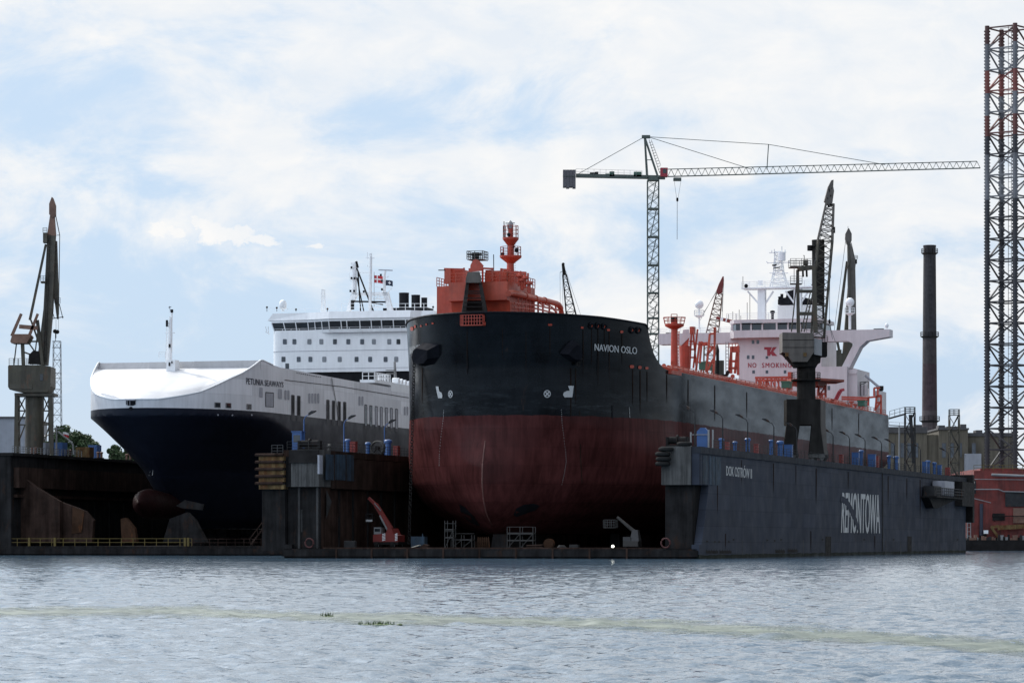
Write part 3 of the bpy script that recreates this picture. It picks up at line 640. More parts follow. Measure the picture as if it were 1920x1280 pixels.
mb = MB(); c0, c1 = TP(875.5, 486, yl+4), TP(904.5, 486, yl+4); mb.box(c0.x, c1.x, yl+4, yl+6.6, c0.z-.08, c0.z+.02); mb.rail([(c0.x, yl+4, c0.z), (c1.x, yl+4, c0.z), (c1.x, yl+6.6, c0.z), (c0.x, yl+6.6, c0.z), (c0.x, yl+4, c0.z)], 1.15, 1, .05); mb.build('top_platform', M['greycrane'], tk)
mb = MB(); pbox(mb, TK, 885, 895, 473, 486, yl+4.5, .9); mb.bar(TP(877,477,yl+4.4), TP(903,477,yl+4.4), .12); mb.build('hoist', M['soot'], tk)
mb = MB(); c0, c1 = TP(863, 609, yl-4.6), TP(905, 609, yl-4.6); mb.box(c0.x, c1.x, yl-4.6, yl-1.8, c0.z-.12, c0.z); mb.rail([(c0.x, yl-1.8, c0.z), (c0.x, yl-4.6, c0.z), (c1.x, yl-4.6, c0.z), (c1.x, yl-1.8, c0.z)], 1.35, .42, .05, 3); mb.build('loading_basket', M['orangered'], tk)
# big loading pipe along the deck house
mb = MB(); xp = R0+.55
ys_ = [yf+1.2, yf+3.5, yf+7, yf+12]; pt = [TP(951, 550, yf+1.2)]
def PQ(px, py): return TK.q(px, py, xp)
pth = [PQ(953,550), PQ(962,549), PQ(975,552.5), PQ(1003,559.5), PQ(1030,565.5), PQ(1043,569), PQ(1048,572), PQ(1051.5,578), PQ(1052.5,586), PQ(1052.5,597)]
mb.tube(pth, .42, 12)
for a_, b_ in ((PQ(984,554.7), PQ(985,555)), (PQ(1003,559.3), PQ(1004,559.6)), (PQ(1020,563.2), PQ(1021,563.4))): mb.cyl(a_, b_, .52, n=12)
mb.build('loading_pipe', M['orange'], tk, smooth=True, auto=40)
mb = MB()
for px in (1009,1018,1030,1042): mb.bar(PQ(px, 566+(px-1009)*.1), PQ(px, 595), .12)
for px0, py0, px1, py1 in ((1004,572,1050,582),(1004,578,1050,590),(1012,568,1020,573),(1022,570,1032,574),(1034,575,1044,586)): mb.bar(PQ(px0, py0), PQ(px1, py1), .11)
pp = [PQ(960,562), PQ(975,570), PQ(975,592)]
for k in range(5): mb.bar(PQ(972+k*7, 556+k*1.7), PQ(972+k*7, 592), .07)
for py in (568,576,584): mb.bar(PQ(965, py), PQ(1003, py+4), .07)
mb.build('pipe_supports', M['orangered'], tk)
# ---------------------------------------------------------------- tanker: deck gear and superstructure aft
zd = 27.1
def rodset(mb, fr, y, segs, r=.12):
    for x0, y0, x1, y1 in segs: mb.bar(fr.p(x0, y0, y), fr.p(x1, y1, y), r)
    return mb
# pipes running the length of the deck, a trunk rail along the edge and valve clutter
for k, (x, z, r, y0, y1) in enumerate([(17.6, 28.1, .22, 29, 176), (16.6, 28.5, .28, 40, 176), (13.5, 28.9, .3, 46, 170), (9, 29.2, .35, 32, 172), (4, 29.3, .35, 32, 172)]):
    mb = MB(); mb.cyl((x, y0, z), (x, y1, z), r, n=8)
    for i in range(int((y1-y0)/7)): mb.box(x-.12, x+.12, y0+3+i*7, y0+3.25+i*7, zd, z-r*.6)
    mb.build('deck_pipe', M['orange'], tk, smooth=True, auto=40)
mb = MB(); mb.rail([(19.6, 31, zd), (19.6, 203, zd)], 1.15, 3.2, .05, 3); mb.build('deck_railing', M['orange'], tk)
mb = MB(); mb.box(19.3, 19.95, 29, 203.5, zd-.25, zd+.28); mb.build('gunwale_bar', M['orangered'], tk)
for i in range(34):
    y = 34+i*4.6+rnd.uniform(-1.4, 1.4); x = rnd.uniform(14.5, 18.9); mb = MB(); t = rnd.random()
    if t < .35:
        h = rnd.uniform(1.0, 2.2); mb.cyl((x, y, zd), (x, y, zd+h), .22, n=8); mb.cyl((x, y, zd+h), (x, y, zd+h+.25), .5, n=10); mb.build('deck_vent', M['orangered'], tk)
    elif t < .7:
        mb.box(x-.6, x+.6, y-.8, y+.8, zd, zd+rnd.uniform(.7, 1.3)); mb.cyl((x-.3, y, zd+.9), (x-.3, y, zd+1.7), .1, n=6); mb.cyl((x-.3, y-.05, zd+1.7), (x-.3, y+.05, zd+1.7), .35, n=10); mb.build('valve_box', M['orange'], tk)
    else:
        mb.cyl((x, y-.35, zd), (x, y-.35, zd+.9), .32, n=8); mb.cyl((x, y+.5, zd), (x, y+.5, zd+.9), .32, n=8); mb.box(x-.45, x+.45, y-.85, y+1, zd, zd+.15); mb.build('bollard', M['orangered'], tk)
# forward kingpost with crow's nest
y = 60
mb = MB(); c = TK.p(1264.5, 692, y); t = TK.p(1264.5, 596, y); mb.cyl((c.x, y, zd), t, .62, .5, 12)
n_ = TK.p(1264.5, 609, y); mb.lathe(n_, [(.5, -.7), (1.5, -.2), (1.55, .15), (.4, .16)], 14)
mb.build('kingpost', M['orangered'], tk, smooth=True, auto=40)
mb = MB()
for k in range(10):
    u = [n_+Vector((1.55*math.cos(2*math.pi*j/10), 1.55*math.sin(2*math.pi*j/10), .15)) for j in (k, k+1)]; v = [q+Vector((.15*(q.x-n_.x), .15*(q.y-n_.y), 1.0)) for q in u]
    mb.bar(u[0], v[0], .04); mb.bar(v[0], v[1], .05); mb.bar(u[0].lerp(v[0], .5), u[1].lerp(v[1], .5), .04)
a = TK.p(1258.5, 596, y); b = TK.p(1269.5, 589, y); rodset(mb, TK, y, [(1258.5,609,1258.5,589),(1269.5,609,1269.5,589),(1258.5,589,1269.5,589),(1269.5,589,1269.5,597)], .05); mb.build('nest_railing', M['orangered'], tk)
mb = MB(); mb.cyl(TK.p(1264,603,y), TK.p(1264,595,y), .55, n=10); mb.build('nest_lamp', M['soot'], tk)
# hose crane with pale jib
y = 66
mb = MB(); c = TK.p(1284, 690, y); mb.cyl((c.x, y, zd), TK.p(1284, 648, y), .75, .85, 12); mb.add([TK.p(1277,648,y-.8), TK.p(1290,648,y-.8), TK.p(1293,630,y-.8), TK.p(1276,646,y-.8), TK.p(1277,648,y+.8), TK.p(1290,648,y+.8), TK.p(1293,630,y+.8), TK.p(1276,646,y+.8)], [(0,1,2,3),(4,5,6,7),(0,1,5,4),(1,2,6,5),(2,3,7,6),(3,0,4,7)])
mb.build('hose_crane_column', M['orangered'], tk)
mb = MB(); P = [(1281,618),(1292,617),(1293,632),(1277,648),(1276,640)]; mb.add([TK.p(a, b, y-.9) for a, b in P]+[TK.p(a, b, y+.9) for a, b in P], [tuple(range(5)), tuple(range(5,10))]+[(i,(i+1)%5,5+(i+1)%5,5+i) for i in range(5)]); mb.build('hose_crane_jib', M['pinkwhite'], tk)
mb = MB(); rodset(mb, TK, y+2, [(1297,612,1293,692),(1299,615,1306,692),(1293,640,1300,640),(1294,655,1303,655),(1293,670,1305,670),(1308,617,1300,690)], .13); pbox(mb, TK, 1293, 1301, 612, 626, y+2, 1.2); mb.build('derrick_post', M['orangered'], tk)
mb = MB()
for k in range(11): rodset(mb, TK, y+3, [(1268,628+k*6,1273,628+k*6)], .05)
rodset(mb, TK, y+3, [(1268,622,1268,690),(1273,622,1273,690),(1267,622,1275,622)], .06); mb.build('ladder', M['orangered'], tk)
y = 84
mb = MB(); rodset(mb, TK, y, [(1312,640,1305,695),(1316,640,1312,680),(1309,646,1325,645)], .16); pbox(mb, TK, 1310, 1326, 641, 648, y, .8); mb.build('pipe_bridge', M['orangered'], tk)
mb = MB(); rodset(mb, TK, y, [(1331,626,1324,697),(1341,613,1338,702),(1331,626,1340,625),(1340,613,1340,640),(1326,680,1340,680),(1329,650,1339,650),(1325,697,1338,672),(1326,665,1338,650)], .17); mb.build('hose_frame', M['orange'], tk)
y = 100
mb = MB(); rodset(mb, TK, y, [(1367,700,1371,660),(1378,700,1382,660),(1384,703,1384,648),(1371,700,1371,650),(1370,677,1384,677),(1367,690,1384,690)], .2); pbox(mb, TK, 1369, 1384, 649, 660, y, 1.4)
rodset(mb, TK, y-.1, [(1367,644,1384,644),(1367,644,1367,652),(1373,644,1373,650),(1379,644,1379,650),(1384,644,1384,650)], .06); mb.build('manifold_tower', M['orangered'], tk)
mb = MB()
for k in range(9): rodset(mb, TK, y+1, [(1361,644+k*6.5,1366,644+k*6.5)], .05)
rodset(mb, TK, y+1, [(1361,641,1361,702),(1366,641,1366,702)], .06); mb.build('ladder', M['galv'], tk)
mb = MB(); rodset(mb, TK, y-2, [(1355,704,1363,704),(1362,704,1366,695)], .25); mb.build('manifold_pipe', M['soot'], tk)
for px0, px1, py0, py1, yy in ((1310.5,1329,679,693,92),(1465,1479,715,727,125),(1608,1621,751,761,165)):
    mb = MB(); pbox(mb, TK, px0, px1, py0, py1, yy, 2.6); mb.box(TK.xa(px0, yy)-.1, TK.xa(px1, yy)+.1, yy-.1, yy+2.7, TK.p(px0, py0, yy).z-.15, TK.p(px0, py0, yy).z+.1)
    o = mb.build('foam_monitor_house', M['greenbox'], tk)
    b = MB(); x0 = TK.xa(px0, yy)+.2; x1 = TK.xa(px1, yy)-.2; b.box(x0, x0+.25, yy+.1, yy+.35, zd, TK.p(px0, py1, yy).z); b.box(x1-.25, x1, yy+.1, yy+.35, zd, TK.p(px0, py1, yy).z); b.build('leg', M['orangered'], o)
# orange pipe rack and helicopter deck left of the house
mb = MB(); yy = 150; rodset(mb, TK, yy, [(1416,708,1480,707),(1420,713,1482,712)], .2)
for px in range(1418, 1484, 7): rodset(mb, TK, yy, [(px,707,px,726)], .13)
for px in range(1420, 1484, 9): rodset(mb, TK, yy+1, [(px,709,px+5,724)], .1)
pbox(mb, TK, 1477, 1484, 697, 730, yy, 1.2); mb.build('pipe_rack', M['orangered'], tk)
mb = MB(); yy = 140; P = [TK.p(1482,712,yy), TK.p(1500,708,yy), TK.p(1560,709,yy), TK.p(1583,715,yy), TK.p(1564,719,yy), TK.p(1520,720,yy)]
zz = P[0].z; a_, b_ = TK.xa(1484, yy), TK.xa(1583, yy)
mb.prism([(a_, yy-4), (a_+2, yy-7), (b_-3, yy-7), (b_, yy), (b_-3, yy+7), (a_+2, yy+7), (a_, yy+4)], 'z', zz-.5, zz-.1); mb.prism([(a_+1, yy-4), (b_-4, yy-4), (b_-4, yy+4), (a_+1, yy+4)], 'z', zz-1.3, zz-.5); mb.build('helideck', M['orangedeck'], tk)
mb = MB(); 
for px in (1535,1548): rodset(mb, TK, yy, [(px,722,px,742)], .2)
rodset(mb, TK, yy, [(1535,742,1548,724)], .14); mb.build('helideck_support', M['orangered'], tk)
# ---- bridge house
y0 = 186
mb = MB(); a = TK.p(1385, 632, y0); b = TK.p(1588, 760, y0); mb.box(a.x, b.x, y0, y0+15, zd, TK.p(1385, 690, y0).z); a2 = TK.p(1540, 632, y0); mb.box(a.x, a2.x, y0, y0+14.8, TK.p(1385, 690, y0).z, a.z+1); hs_ = mb.build('bridge_house', M['pinkwhite'], tk)
for px, py, w, h in [(1412,641,5,7),(1421,641,5,7),(1466,641,4,7),(1403,669.5,5,7),(1412,669.5,5,7),(1438,670,5,5),(1474,671,5,6),(1413,697,5,6),(1438,697,5,6),(1472,697,5,6),(1538,725,6,9),(1545,727,6,8),(1554,727,5,8)]:
    mb = MB(); a = TK.p(px-w/2, py+h/2, y0); b = TK.p(px+w/2, py-h/2, y0); mb.box(a.x, b.x, y0-.04, y0+.1, a.z, b.z); w_ = mb.build('window', M['portglass'], hs_)
mb = MB(); a = TK.p(1388, 633, y0-1); b = TK.p(1480, 629, y0-1); mb.box(a.x, b.x, y0-1.2, y0+.0, a.z, b.z); mb.build('house_ledge', M['pinkwhite'], tk)
# wheelhouse
yw = y0-2.5; zr = TK.p(1450, 598, yw).z; zs_ = TK.p(1450, 618, yw).z; zt_ = TK.p(1450, 605, yw).z; zbm = TK.p(1450, 632, yw).z
x0, x1 = TK.xa(1362, yw), TK.xa(1541, yw); 
plan = [(x0, yw+3), (x0+1.5, yw), (x1-1.5, yw), (x1, yw+3), (x1, yw+12), (x0, yw+12)]
mb = MB(); mb.prism(plan, 'z', zbm, zs_); mb.prism([(x*1.0, y) for x, y in plan], 'z', zt_, zr); ins = [(x0+.5, yw+3.2), (x0+1.8, yw+.45), (x1-1.8, yw+.45), (x1-.5, yw+3.2), (x1-.5, yw+11.5), (x0+.5, yw+11.5)]
wheel = mb.build('wheelhouse', M['pinkwhite'], tk)
mb = MB(); mb.prism(ins, 'z', zs_, zt_); mb.build('window_band', M['glass'], wheel)
mb = MB()
for px in (1372,1389,1408,1429,1456,1477,1500,1522): 
    x = TK.xa(px, yw); mb.box(x-.16, x+.16, yw+.1, yw+.5, zs_, zt_)
mb.build('window_mullions', M['pinkwhite'], wheel)
mb = MB()
for a_, b_ in ((1390,1408),(1409,1429),(1458,1476),(1479,1502)): pbox(mb, TK, a_, b_, 605.2, 607.2, yw-.3, .5)
mb.build('sun_visor', M['black'], wheel)
# bridge wings: one long beam with two raking supports
yb_ = y0+1; a = TK.p(1235, 640, yb_); b = TK.p(1668, 617, yb_)
mb = MB(); zb1 = TK.p(1600, 639, yb_).z; xl, xr = a.x, b.x
mb.prism([(xl, zb1), (xl, b.z), (xr, b.z), (xr, zb1+.7), (TK.xa(1625, yb_), zb1), (TK.xa(1612, yb_), zb1-1.2), (TK.xa(1592, yb_), TK.za(690, xr-8, yb_)), (TK.xa(1577, yb_), TK.za(690, xr-8, yb_)), (TK.xa(1600, yb_), zb1-.6), (TK.xa(1590, yb_), zb1)], 'y', yb_, yb_+3.5)
mb.build('bridge_wing', M['pinkwhite'], tk)
mb = MB(); mb.rail([(xl+.2, yb_+.2, b.z), (x0, yb_+.2, b.z)], 1.0, 2, .04); mb.build('railing', M['white'], tk); mb = MB(); mb.rail([(x0, yw, zr), (x1, yw, zr)], 1.2, 2, .04); mb.build('railing', M['white'], tk)
mb = MB(); mb.box(TK.xa(1247, yb_), TK.xa(1262, yb_), yb_+.5, yb_+1.5, b.z, b.z+.2); mb.build('wing_hatch', M['darksteel'], tk); mb = MB(); mb.box(TK.xa(1637, yb_), TK.xa(1655, yb_), yb_+.5, yb_+1.5, b.z, b.z+.2); mb.build('wing_hatch', M['darksteel'], tk)
mb = MB(); mb.cyl(TK.p(1663,617,yb_+.5), TK.p(1663,613,yb_+.5), .06, n=6); mb.ball(TK.p(1662.5,610.5,yb_+.5), .38, 10, 1.3); mb.build('searchlight', M['white'], tk)
for px, py, r, pyb, w in ((1311, 571, 8.4, 617, 3), (1593.5, 566.5, 8.3, 617, 5)):
    mb = MB(); c = TK.p(px, py, yb_+1.5); rr = r/9.6; mb.ball(c, rr, 18, 1.02); dm = mb.build('satellite_dome', M['white'], tk, smooth=True)
    mb = MB(); mb.cyl(TK.p(px, pyb, yb_+1.5), c-Vector((0,0,rr*.9)), w/19, n=10); z_ = TK.p(px, py+21, yb_+1.5).z; mb.lathe((c.x, c.y, z_), [(.3, -.4), (1.0, 0), (1.0, .1), (.2, .12)], 12)
    for k in range(8):
        u = [Vector((c.x+1.0*math.cos(2*math.pi*j/8), c.y+1.0*math.sin(2*math.pi*j/8), z_+.1)) for j in (k, k+1)]; mb.rail(u, 1.0, 9, .035, 2)
    mb.build('dome_mast', M['white'], dm)
# signal mast on four legs with radar lattice
ym = y0+4
mb = MB(); a = TK.p(1393, 545, ym); b = TK.p(1526, 538.5, ym)
mb.box(a.x, b.x, ym-1.5, ym+2.5, a.z+.25, b.z+.15)
for px in (1428.5, 1496): 
    cx = TK.xa(px, ym); z0_, z1_ = zr-.1, a.z+.25; mb.taper(cx-.75, cx+.75, ym-.6, ym+.8, z0_, z1_, 1, .95)
rodset(mb, TK, ym, [(1402,546,1423,570),(1450,546,1432,574),(1473,546,1492,572),(1516,546,1500,570)], .16); mb.build('radar_mast_table', M['white'], tk)
mb = MB(); mb.rail([(a.x, ym-1.4, b.z+.15), (b.x, ym-1.4, b.z+.15)], 1.1, 1.5, .04); mb.build('mast_railing', M['white'], tk)
mb = MB(); p0, p1 = TK.p(1461, 538, ym), TK.p(1459, 472, ym); mb.truss(p0, TK.p(1460, 507, ym), 3.3, 1.7, 4, .1, .05, d0=2, d1=1.2); mb.truss(TK.p(1460,507,ym), p1, 1.7, 1.1, 5, .08, .05); rodset(mb, TK, ym-.8, [(1442,474,1474,473),(1439,493,1480,492),(1443,512,1478,512),(1452,467,1452,500),(1466,462,1466,475),(1447,469,1447,474),(1472,468,1472,474),(1437,490,1440,494),(1480,489,1480,494)], .08); mb.build('radar_lattice', M['white'], tk)
mb = MB(); mb.cyl(TK.p(1466,489,ym-1), TK.p(1466,473,ym-1), .72, n=12); mb.build('mast_drum', M['white'], tk)
mb = MB(); mb.bar(TK.p(1448,497.5,ym-1.2), TK.p(1456,496.5,ym-1.2), .14); mb.bar(TK.p(1450,503,ym-1.2), TK.p(1463,501,ym-1.2), .1); mb.build('radar_scanner', M['darksteel'], tk)
mb = MB(); mb.ball(TK.p(1399,536,ym-1.5), .4, 10); mb.build('search_lamp', M['black'], tk)
mb = MB(); pbox(mb, TK, 1421.5, 1429, 525.5, 535, ym-1, .8); mb.build('mast_box', M['white'], tk)
mb = MB(); mb.lathe(TK.p(1448.5,600,yw+2), [(.28,0),(.28,1.2),(.5,1.4),(.45,1.8),(.1,1.9)], 10); mb.build('deck_lamp', M['black'], tk)
for px, py0, py1 in ((1393,540,518),(1401,600,567),(1406,600,551),(1374,600,584),(1380,600,588),(1386,600,580),(1366,600,589),(1389,600,592)):
    mb = MB(); mb.bar(TK.p(px,py0,ym-1.4), TK.p(px,py1,ym-1.4), .045); mb.build('whip_aerial', M['darksteel'], tk)
# funnel
yf_ = y0+9; mb = MB(); mb.m = 0; pbox(mb, TK, 1458, 1532, 571, 600, yf_, 5); fn_ = mb.build('funnel', M['white'], tk)
mb = MB(); a = TK.p(1458.5, 571, yf_+.1); b = TK.p(1516, 560, yf_+.1); mb.prism([(a.x, a.z), (a.x, b.z), (a.x+1, b.z+.3), (TK.xa(1473,yf_), b.z+.35), (TK.xa(1476,yf_), b.z+1.6), (TK.xa(1488,yf_), b.z+1.9), (TK.xa(1494,yf_), b.z+.3), (TK.xa(1512,yf_), b.z+.2), (TK.xa(1531,yf_), a.z)], 'y', yf_+.1, yf_+4.9); mb.build('funnel_top', M['black'], fn_)
mb = MB(); mb.cyl(TK.p(1466,562,yf_+2), TK.p(1466,551,yf_+2), .3, n=8); mb.cyl(TK.p(1462,562,yf_+2), TK.p(1461,556,yf_+2), .25, n=8); mb.build('exhaust_pipe', M['black'], fn_)
# lettering on the house front
HB = Target(hs_, TK)
HB.text('NO', ((1403,680),(1418,680),(1418,689),(1403,689)), 'no_smoking_sign', M['logored'], tk, .025, .06, 1.25)
HB.text('SMOKING', ((1429,680),(1484,680),(1484,689),(1429,689)), 'no_smoking_sign', M['logored'], tk, .025, .06, 1.25)
for pts in ([(1433,650.5),(1457,650.5),(1450,658.5),(1457.5,667),(1448.5,667),(1445.5,663),(1444,667),(1438.5,667),(1438.5,655.5),(1433,655.5)],):
    mb = MB(); HB.poly(mb, pts, .06); lg = mb.build('funnel_logo', M['logored'], tk)
mb = MB(); HB.poly(mb, [(1448.2,650.3),(1449.2,650.3),(1445.0,659),(1444.2,659)], .07); mb.build('logo_gap', M['pinkwhite'], tk)
# stern gear
ys = 190
mb = MB(); a = TK.p(1588, 690, y0+.5); mb.box(a.x, TK.xa(1607, y0+1), y0+1.2, y0+14, zd, TK.p(1600, 692, y0+1).z); mb.box(a.x+.3, TK.xa(1606, y0+1), y0+1, y0+3, TK.p(1600,701,y0+1).z, TK.p(1600,697,y0+1).z); mb.build('house_side', M['pinkwhite'], tk)
mb = MB(); mb.box(TK.xa(1641, 196), 19.6, 196, 203.6, zd, TK.p(1650, 733, 198).z); mb.build('stern_house', M['pinkwhite'], tk)
mb = MB(); pbox(mb, TK, 1610, 1625, 722, 741, ys, 1.5); mb.build('lifeboat_davit', M['pinkwhite'], tk)
mb = MB(); rodset(mb, TK, ys, [(1608,717,1628,715),(1609,717,1609,741),(1628,715,1628,728),(1610,722,1624,717),(1614,717,1614,741),(1620,717,1620,741)], .07); mb.build('davit_frame', M['darksteel'], tk)
mb = MB(); mb.cyl(TK.p(1622,703.5,ys), TK.p(1652,729,ys), .22, .3, 8); mb.build('provision_crane_jib', M['palegrey'], tk)
mb = MB(); mb.cyl(TK.p(1652,729,ys), TK.p(1652,733,ys), .4, n=8); pbox(mb, TK, 1649, 1655, 723, 731, ys-.5, 1); mb.build('provision_crane_head', M['soot'], tk)
mb = MB(); rodset(mb, TK, ys-6, [(1639,727,1639,742),(1646,727,1646,742),(1639,727,1650,727),(1644,742,1641,770),(1652,742,1652,776),(1644,742,1653,741),(1643,755,1652,754),(1642,766,1652,752),(1628,745,1650,743),(1628,745,1628,760),(1578,744,1630,746),(1578,748,1630,750)], .18); mb.build('mooring_gear', M['orangered'], tk)
mb = MB(); rodset(mb, TK, 172, [(1565,751,1574,733),(1567,751,1577,732),(1574,732,1583,730)], .25); mb.build('gangway_davit', M['logored'], tk)
mb = MB(); rodset(mb, TK, 180, [(1534,730,1534,742),(1548,725,1548,745),(1534,738,1548,738)], .2); mb.build('deck_frame', M['orangered'], tk)
tag(tk, 'black and red oil tanker with orange deck gear in the floating dock', 'ship')
# ---------------------------------------------------------------- floating dock round the tanker
dk = thing('floating_dock', 'large grey floating dock with lettered side wall holding the black tanker', 'floating dock', DK)
WT = 15.0; DL = 225
mb = MB(); mb.box(-29.7, 29.3, 0, DL, -2.5, 1.3); mb.box(-29.9, 29.5, -.35, -.01, .25, 1.1); mb.build('pontoon', M['dockdark'], dk)
mb = MB()
for i in range(9):
    x = -22+i*5.2; mb.box(x, x+.25, -.45, -.36, -.4, 1.35)
mb.box(-24, 24.5, .05, .18, 1.31, 1.5); mb.build('pontoon_fendering', M['dockrust'], dk)
def wing(s, outer):
    X = lambda v: v*s
    mb = MB(); poly = [(0, -2.4), (DL, -2.4), (DL, 14.1), (0, 14.1), (0, 9.9), (5.4, 9.9), (3.6, 6), (1.3, 1.9), (0, 1.9)]
    a, b = sorted((X(28.6), X(29.65))); mb.prism(poly, 'x', a, b)
    w = mb.build('wing_wall', outer, dk)
    mb = MB(); a, b = sorted((X(24.7), X(28.55))); mb.box(a, b, 1.2, DL-.3, 1.31, 13.6); mb.build('wing_core', M['dockdark'] if s > 0 else M['dockrust'], dk)
    mb = MB(); a, b = sorted((X(24.5), X(28.57))); mb.box(a, b, -.3, 4.5, 9.9, 15.05)
    for i in range(9): mb.box(a+.2+i*(b-a-.4)/9, a+.27+i*(b-a-.4)/9, -.34, -.3, 10, 15)
    mb.build('end_block', M['dockpale'], dk)
    mb = MB(); a, b = sorted((X(24.4), X(29.85))); mb.box(a, b, 4.55, DL+.1, 14.1, WT); mb.box(*sorted((X(28.6), X(29.85))), -.05, 4.54, 14.1, WT); mb.build('coping', M['dockband'] if s > 0 else M['dockrust'], dk)
    return w
wr = wing(1, M['dockgrey']); wl = wing(-1, M['dockdark'])
WR = Target(wr, DK)
# the inner face of the left-hand wall: sponson, ribs, faded blue plates, pale post
mb = MB(); mb.box(-24.68, -24.0, 4.6, DL-1, 9.7, 14.0); mb.build('sponson', M['dockrust'], dk)
for k, (px0, px1, py0, py1) in enumerate([(611,625,851,899),(628,648,851,899),(650,663,852,901)]):
    a = DK.q(px0, py1, -23.97); b = DK.q(px1, py0, -23.97); mb = MB(); mb.box(-23.99, -23.93, a.y, b.y, DK.q(px0,py1,-23.97).z, DK.q(px0,py0,-23.97).z); mb.build('faded_plate', M['dockblue'], dk)
mb = MB(); a = DK.q(599, 888, -23.7); b = DK.q(605, 853, -23.7); mb.box(-23.98, -23.7, a.y, b.y, a.z, b.z); mb.build('painted_post', M['palegrey'], dk)
for px in (636, 662, 690, 715, 740):
    q = DK.q(px, 905, -24.5); mb = MB(); mb.box(-24.69, -24.45, q.y, q.y+.35, 1.5, 9.6); mb.build('wall_rib', M['dockdark'], dk)
mb = MB(); mb.add([DK.q(612,918,-24.4), DK.q(622,940,-24.4), DK.q(612,972,-24.4)], [(0,1,2)]); mb.build('weathered_patch', M['duskgrey'], dk)
mb = MB(); q = DK.p(541, 912, 1.1); mb.box(-29.5, -24.7, .9, 1.15, 1.35, 9.8); mb.build('end_plate', M['dockdark'], dk)
mb = MB(); a = DK.p(592, 905, .6); 
for x in (-27.9, -25.2): mb = MB(); mb.box(x, x+.3, .55, .88, 1.35, 9.85); mb.build('end_column', M['duskgrey'], dk)
mb = MB(); a = DK.p(561, 997, .8); b = DK.p(567, 955, .8); mb.box(a.x, b.x, .8, .88, a.z, b.z); mb.build('ladder_plate', M['duskgrey'], dk)
mb = MB(); mb.box(24.72, 28.5, .95, 1.15, 1.35, 9.8); mb.build('end_plate', M['dockdark'], dk)
for k in range(4):
    mb = MB(); mb.box(29.66, 29.72, .4+k*2.2, .55+k*2.2, 9.9, 14); mb.build('wall_rib', M['dockgrey'], dk)
for px0, px1 in ((1318,1328),(1330,1340),(1341,1352)):
    a = DK.q(px0, 904, 29.68); b = DK.q(px1, 858, 29.68); mb = MB(); mb.box(29.66, 29.70, a.y, b.y, 10.0, 13.9); mb.build('faded_plate', M['dockblue'], dk)
# entrance fender frames at the outer corners
mb = MB(); a = DK.p(480, 917, -1); b = DK.p(531, 850, -1); zz = np.linspace(a.z, b.z, 6)
for k in range(5): mb.box(a.x+.35, b.x, -.8, 3.6, zz[k]+.02, zz[k+1]-.35)
fp = mb.build('fender_frame', M['fender'], dk)
mb = MB()
for k in range(1, 6): mb.cyl((a.x, -1.0, zz[k]-.15), (b.x, -1.0, zz[k]-.15), .22, n=8); mb.cyl((a.x, -1.0, zz[k]-.15), (a.x, 3.8, zz[k]-.15), .22, n=8)
mb.build('fender_rail', M['dockrust'], fp)
mb = MB(); mb.box(a.x+.5, b.x-.1, 0, 3, 1.0, a.z); mb.build('fender_post', M['dockdark'], fp)
mb = MB(); mb.rail([(a.x+2.2, -.6, zz[5]), (b.x-.2, -.6, zz[5])], 1.2, .9, .05); mb.build('fender_railing', M['duskgrey'], fp)
# lettering, logo and marks on the outer wall
WR.text('DOK OSTRÓW II', ((1361,868),(1409,874),(1409,897),(1361,891)), 'dock_name', M['letter'], dk, .025, .05)
WR.text('REMONTOWA', ((1579,922),(1649,927),(1649,1000),(1576.5,999)), 'yard_name', M['letter'], dk, .03, .05)
mb = MB(); up = [(1575,929),(1580,930),(1586,934),(1592,941),(1597,950),(1602,962),(1607,977),(1612,1001)]; lo = [(1575,941),(1579,942.5),(1584,945),(1588,951),(1593,961),(1599,974),(1604,985),(1610,1001)]
for i in range(len(up)-1): WR.poly(mb, [up[i], up[i+1], lo[i+1], lo[i]], .08)
mb.build('swoosh', M['dockgrey'], dk)
for px0, px1, py0, py1 in ((1547,1558,1005,1042),(1701,1709,1005,1033)):
    mb = MB(); WR.poly(mb, [(px0,py0),(px1,py0),(px1,py1),(px0,py1)], .04); mb.build('recess_door', M['soot'], dk)
for i, (x, y) in enumerate([(1325,1014),(1340,1015),(1348,1015),(1366,1015),(1375,1011),(1438,1012),(1452,1013),(1464,1011),(1542,1011),(1620,1011),(1675,1011),(1795,1011)]):
    mb = MB(); WR.poly(mb, [(x-1.5,y-2),(x+3,y),(x-1.5,y+2.5)], .05); mb.build('anode', M['soot'], dk)
for x0, x1, y in ((1323,1346,1032),(1348,1371,1032),(1453,1471,1031),(1476,1495,1030)):
    mb = MB()
    for k in range(5):
        u = x0+(x1-x0)*k/5; WR.poly(mb, [(u,y),(u+1.2,y-2.5),(u+2.4,y),(u+(x1-x0)/5,y),(u+(x1-x0)/5,y+5),(u,y+5)], .05)
    mb.build('inlet_grating', M['soot'], dk)
for x in (1391,1407,1430,1506,1660,1688):
    mb = MB(); WR.poly(mb, [(x,1012),(x+.8,1012),(x+.8,1040),(x,1040)], .03); mb.build('weld_line', M['darksteel'], dk)
for x, y0, h, w in [(1450,868,60,1.6),(1492,872,40,1.2),(1530,878,70,1.8),(1590,884,35,1.4),(1665,892,60,1.6),(1700,896,45,1.5),(1725,899,80,1.6),(1390,862,50,1.3),(1345,905,60,1.5),(1360,1000,30,1.6),(1520,995,40,1.6),(1640,1004,28,1.5)]:
    mb = MB(); WR.poly(mb, [(x-w*.5,y0),(x+w*.5,y0),(x+w*.6,y0+h*.4),(x+w*.1,y0+h),(x-w*.4,y0+h*.7)], .03); mb.build('rust_streak', M['weep'], dk)
mb = MB(); ya = DK.ya(1655, 29.8)
for dx in (0, .5): mb.bar((29.75, ya+dx, .6), (29.75, ya+dx, 14.2), .04)
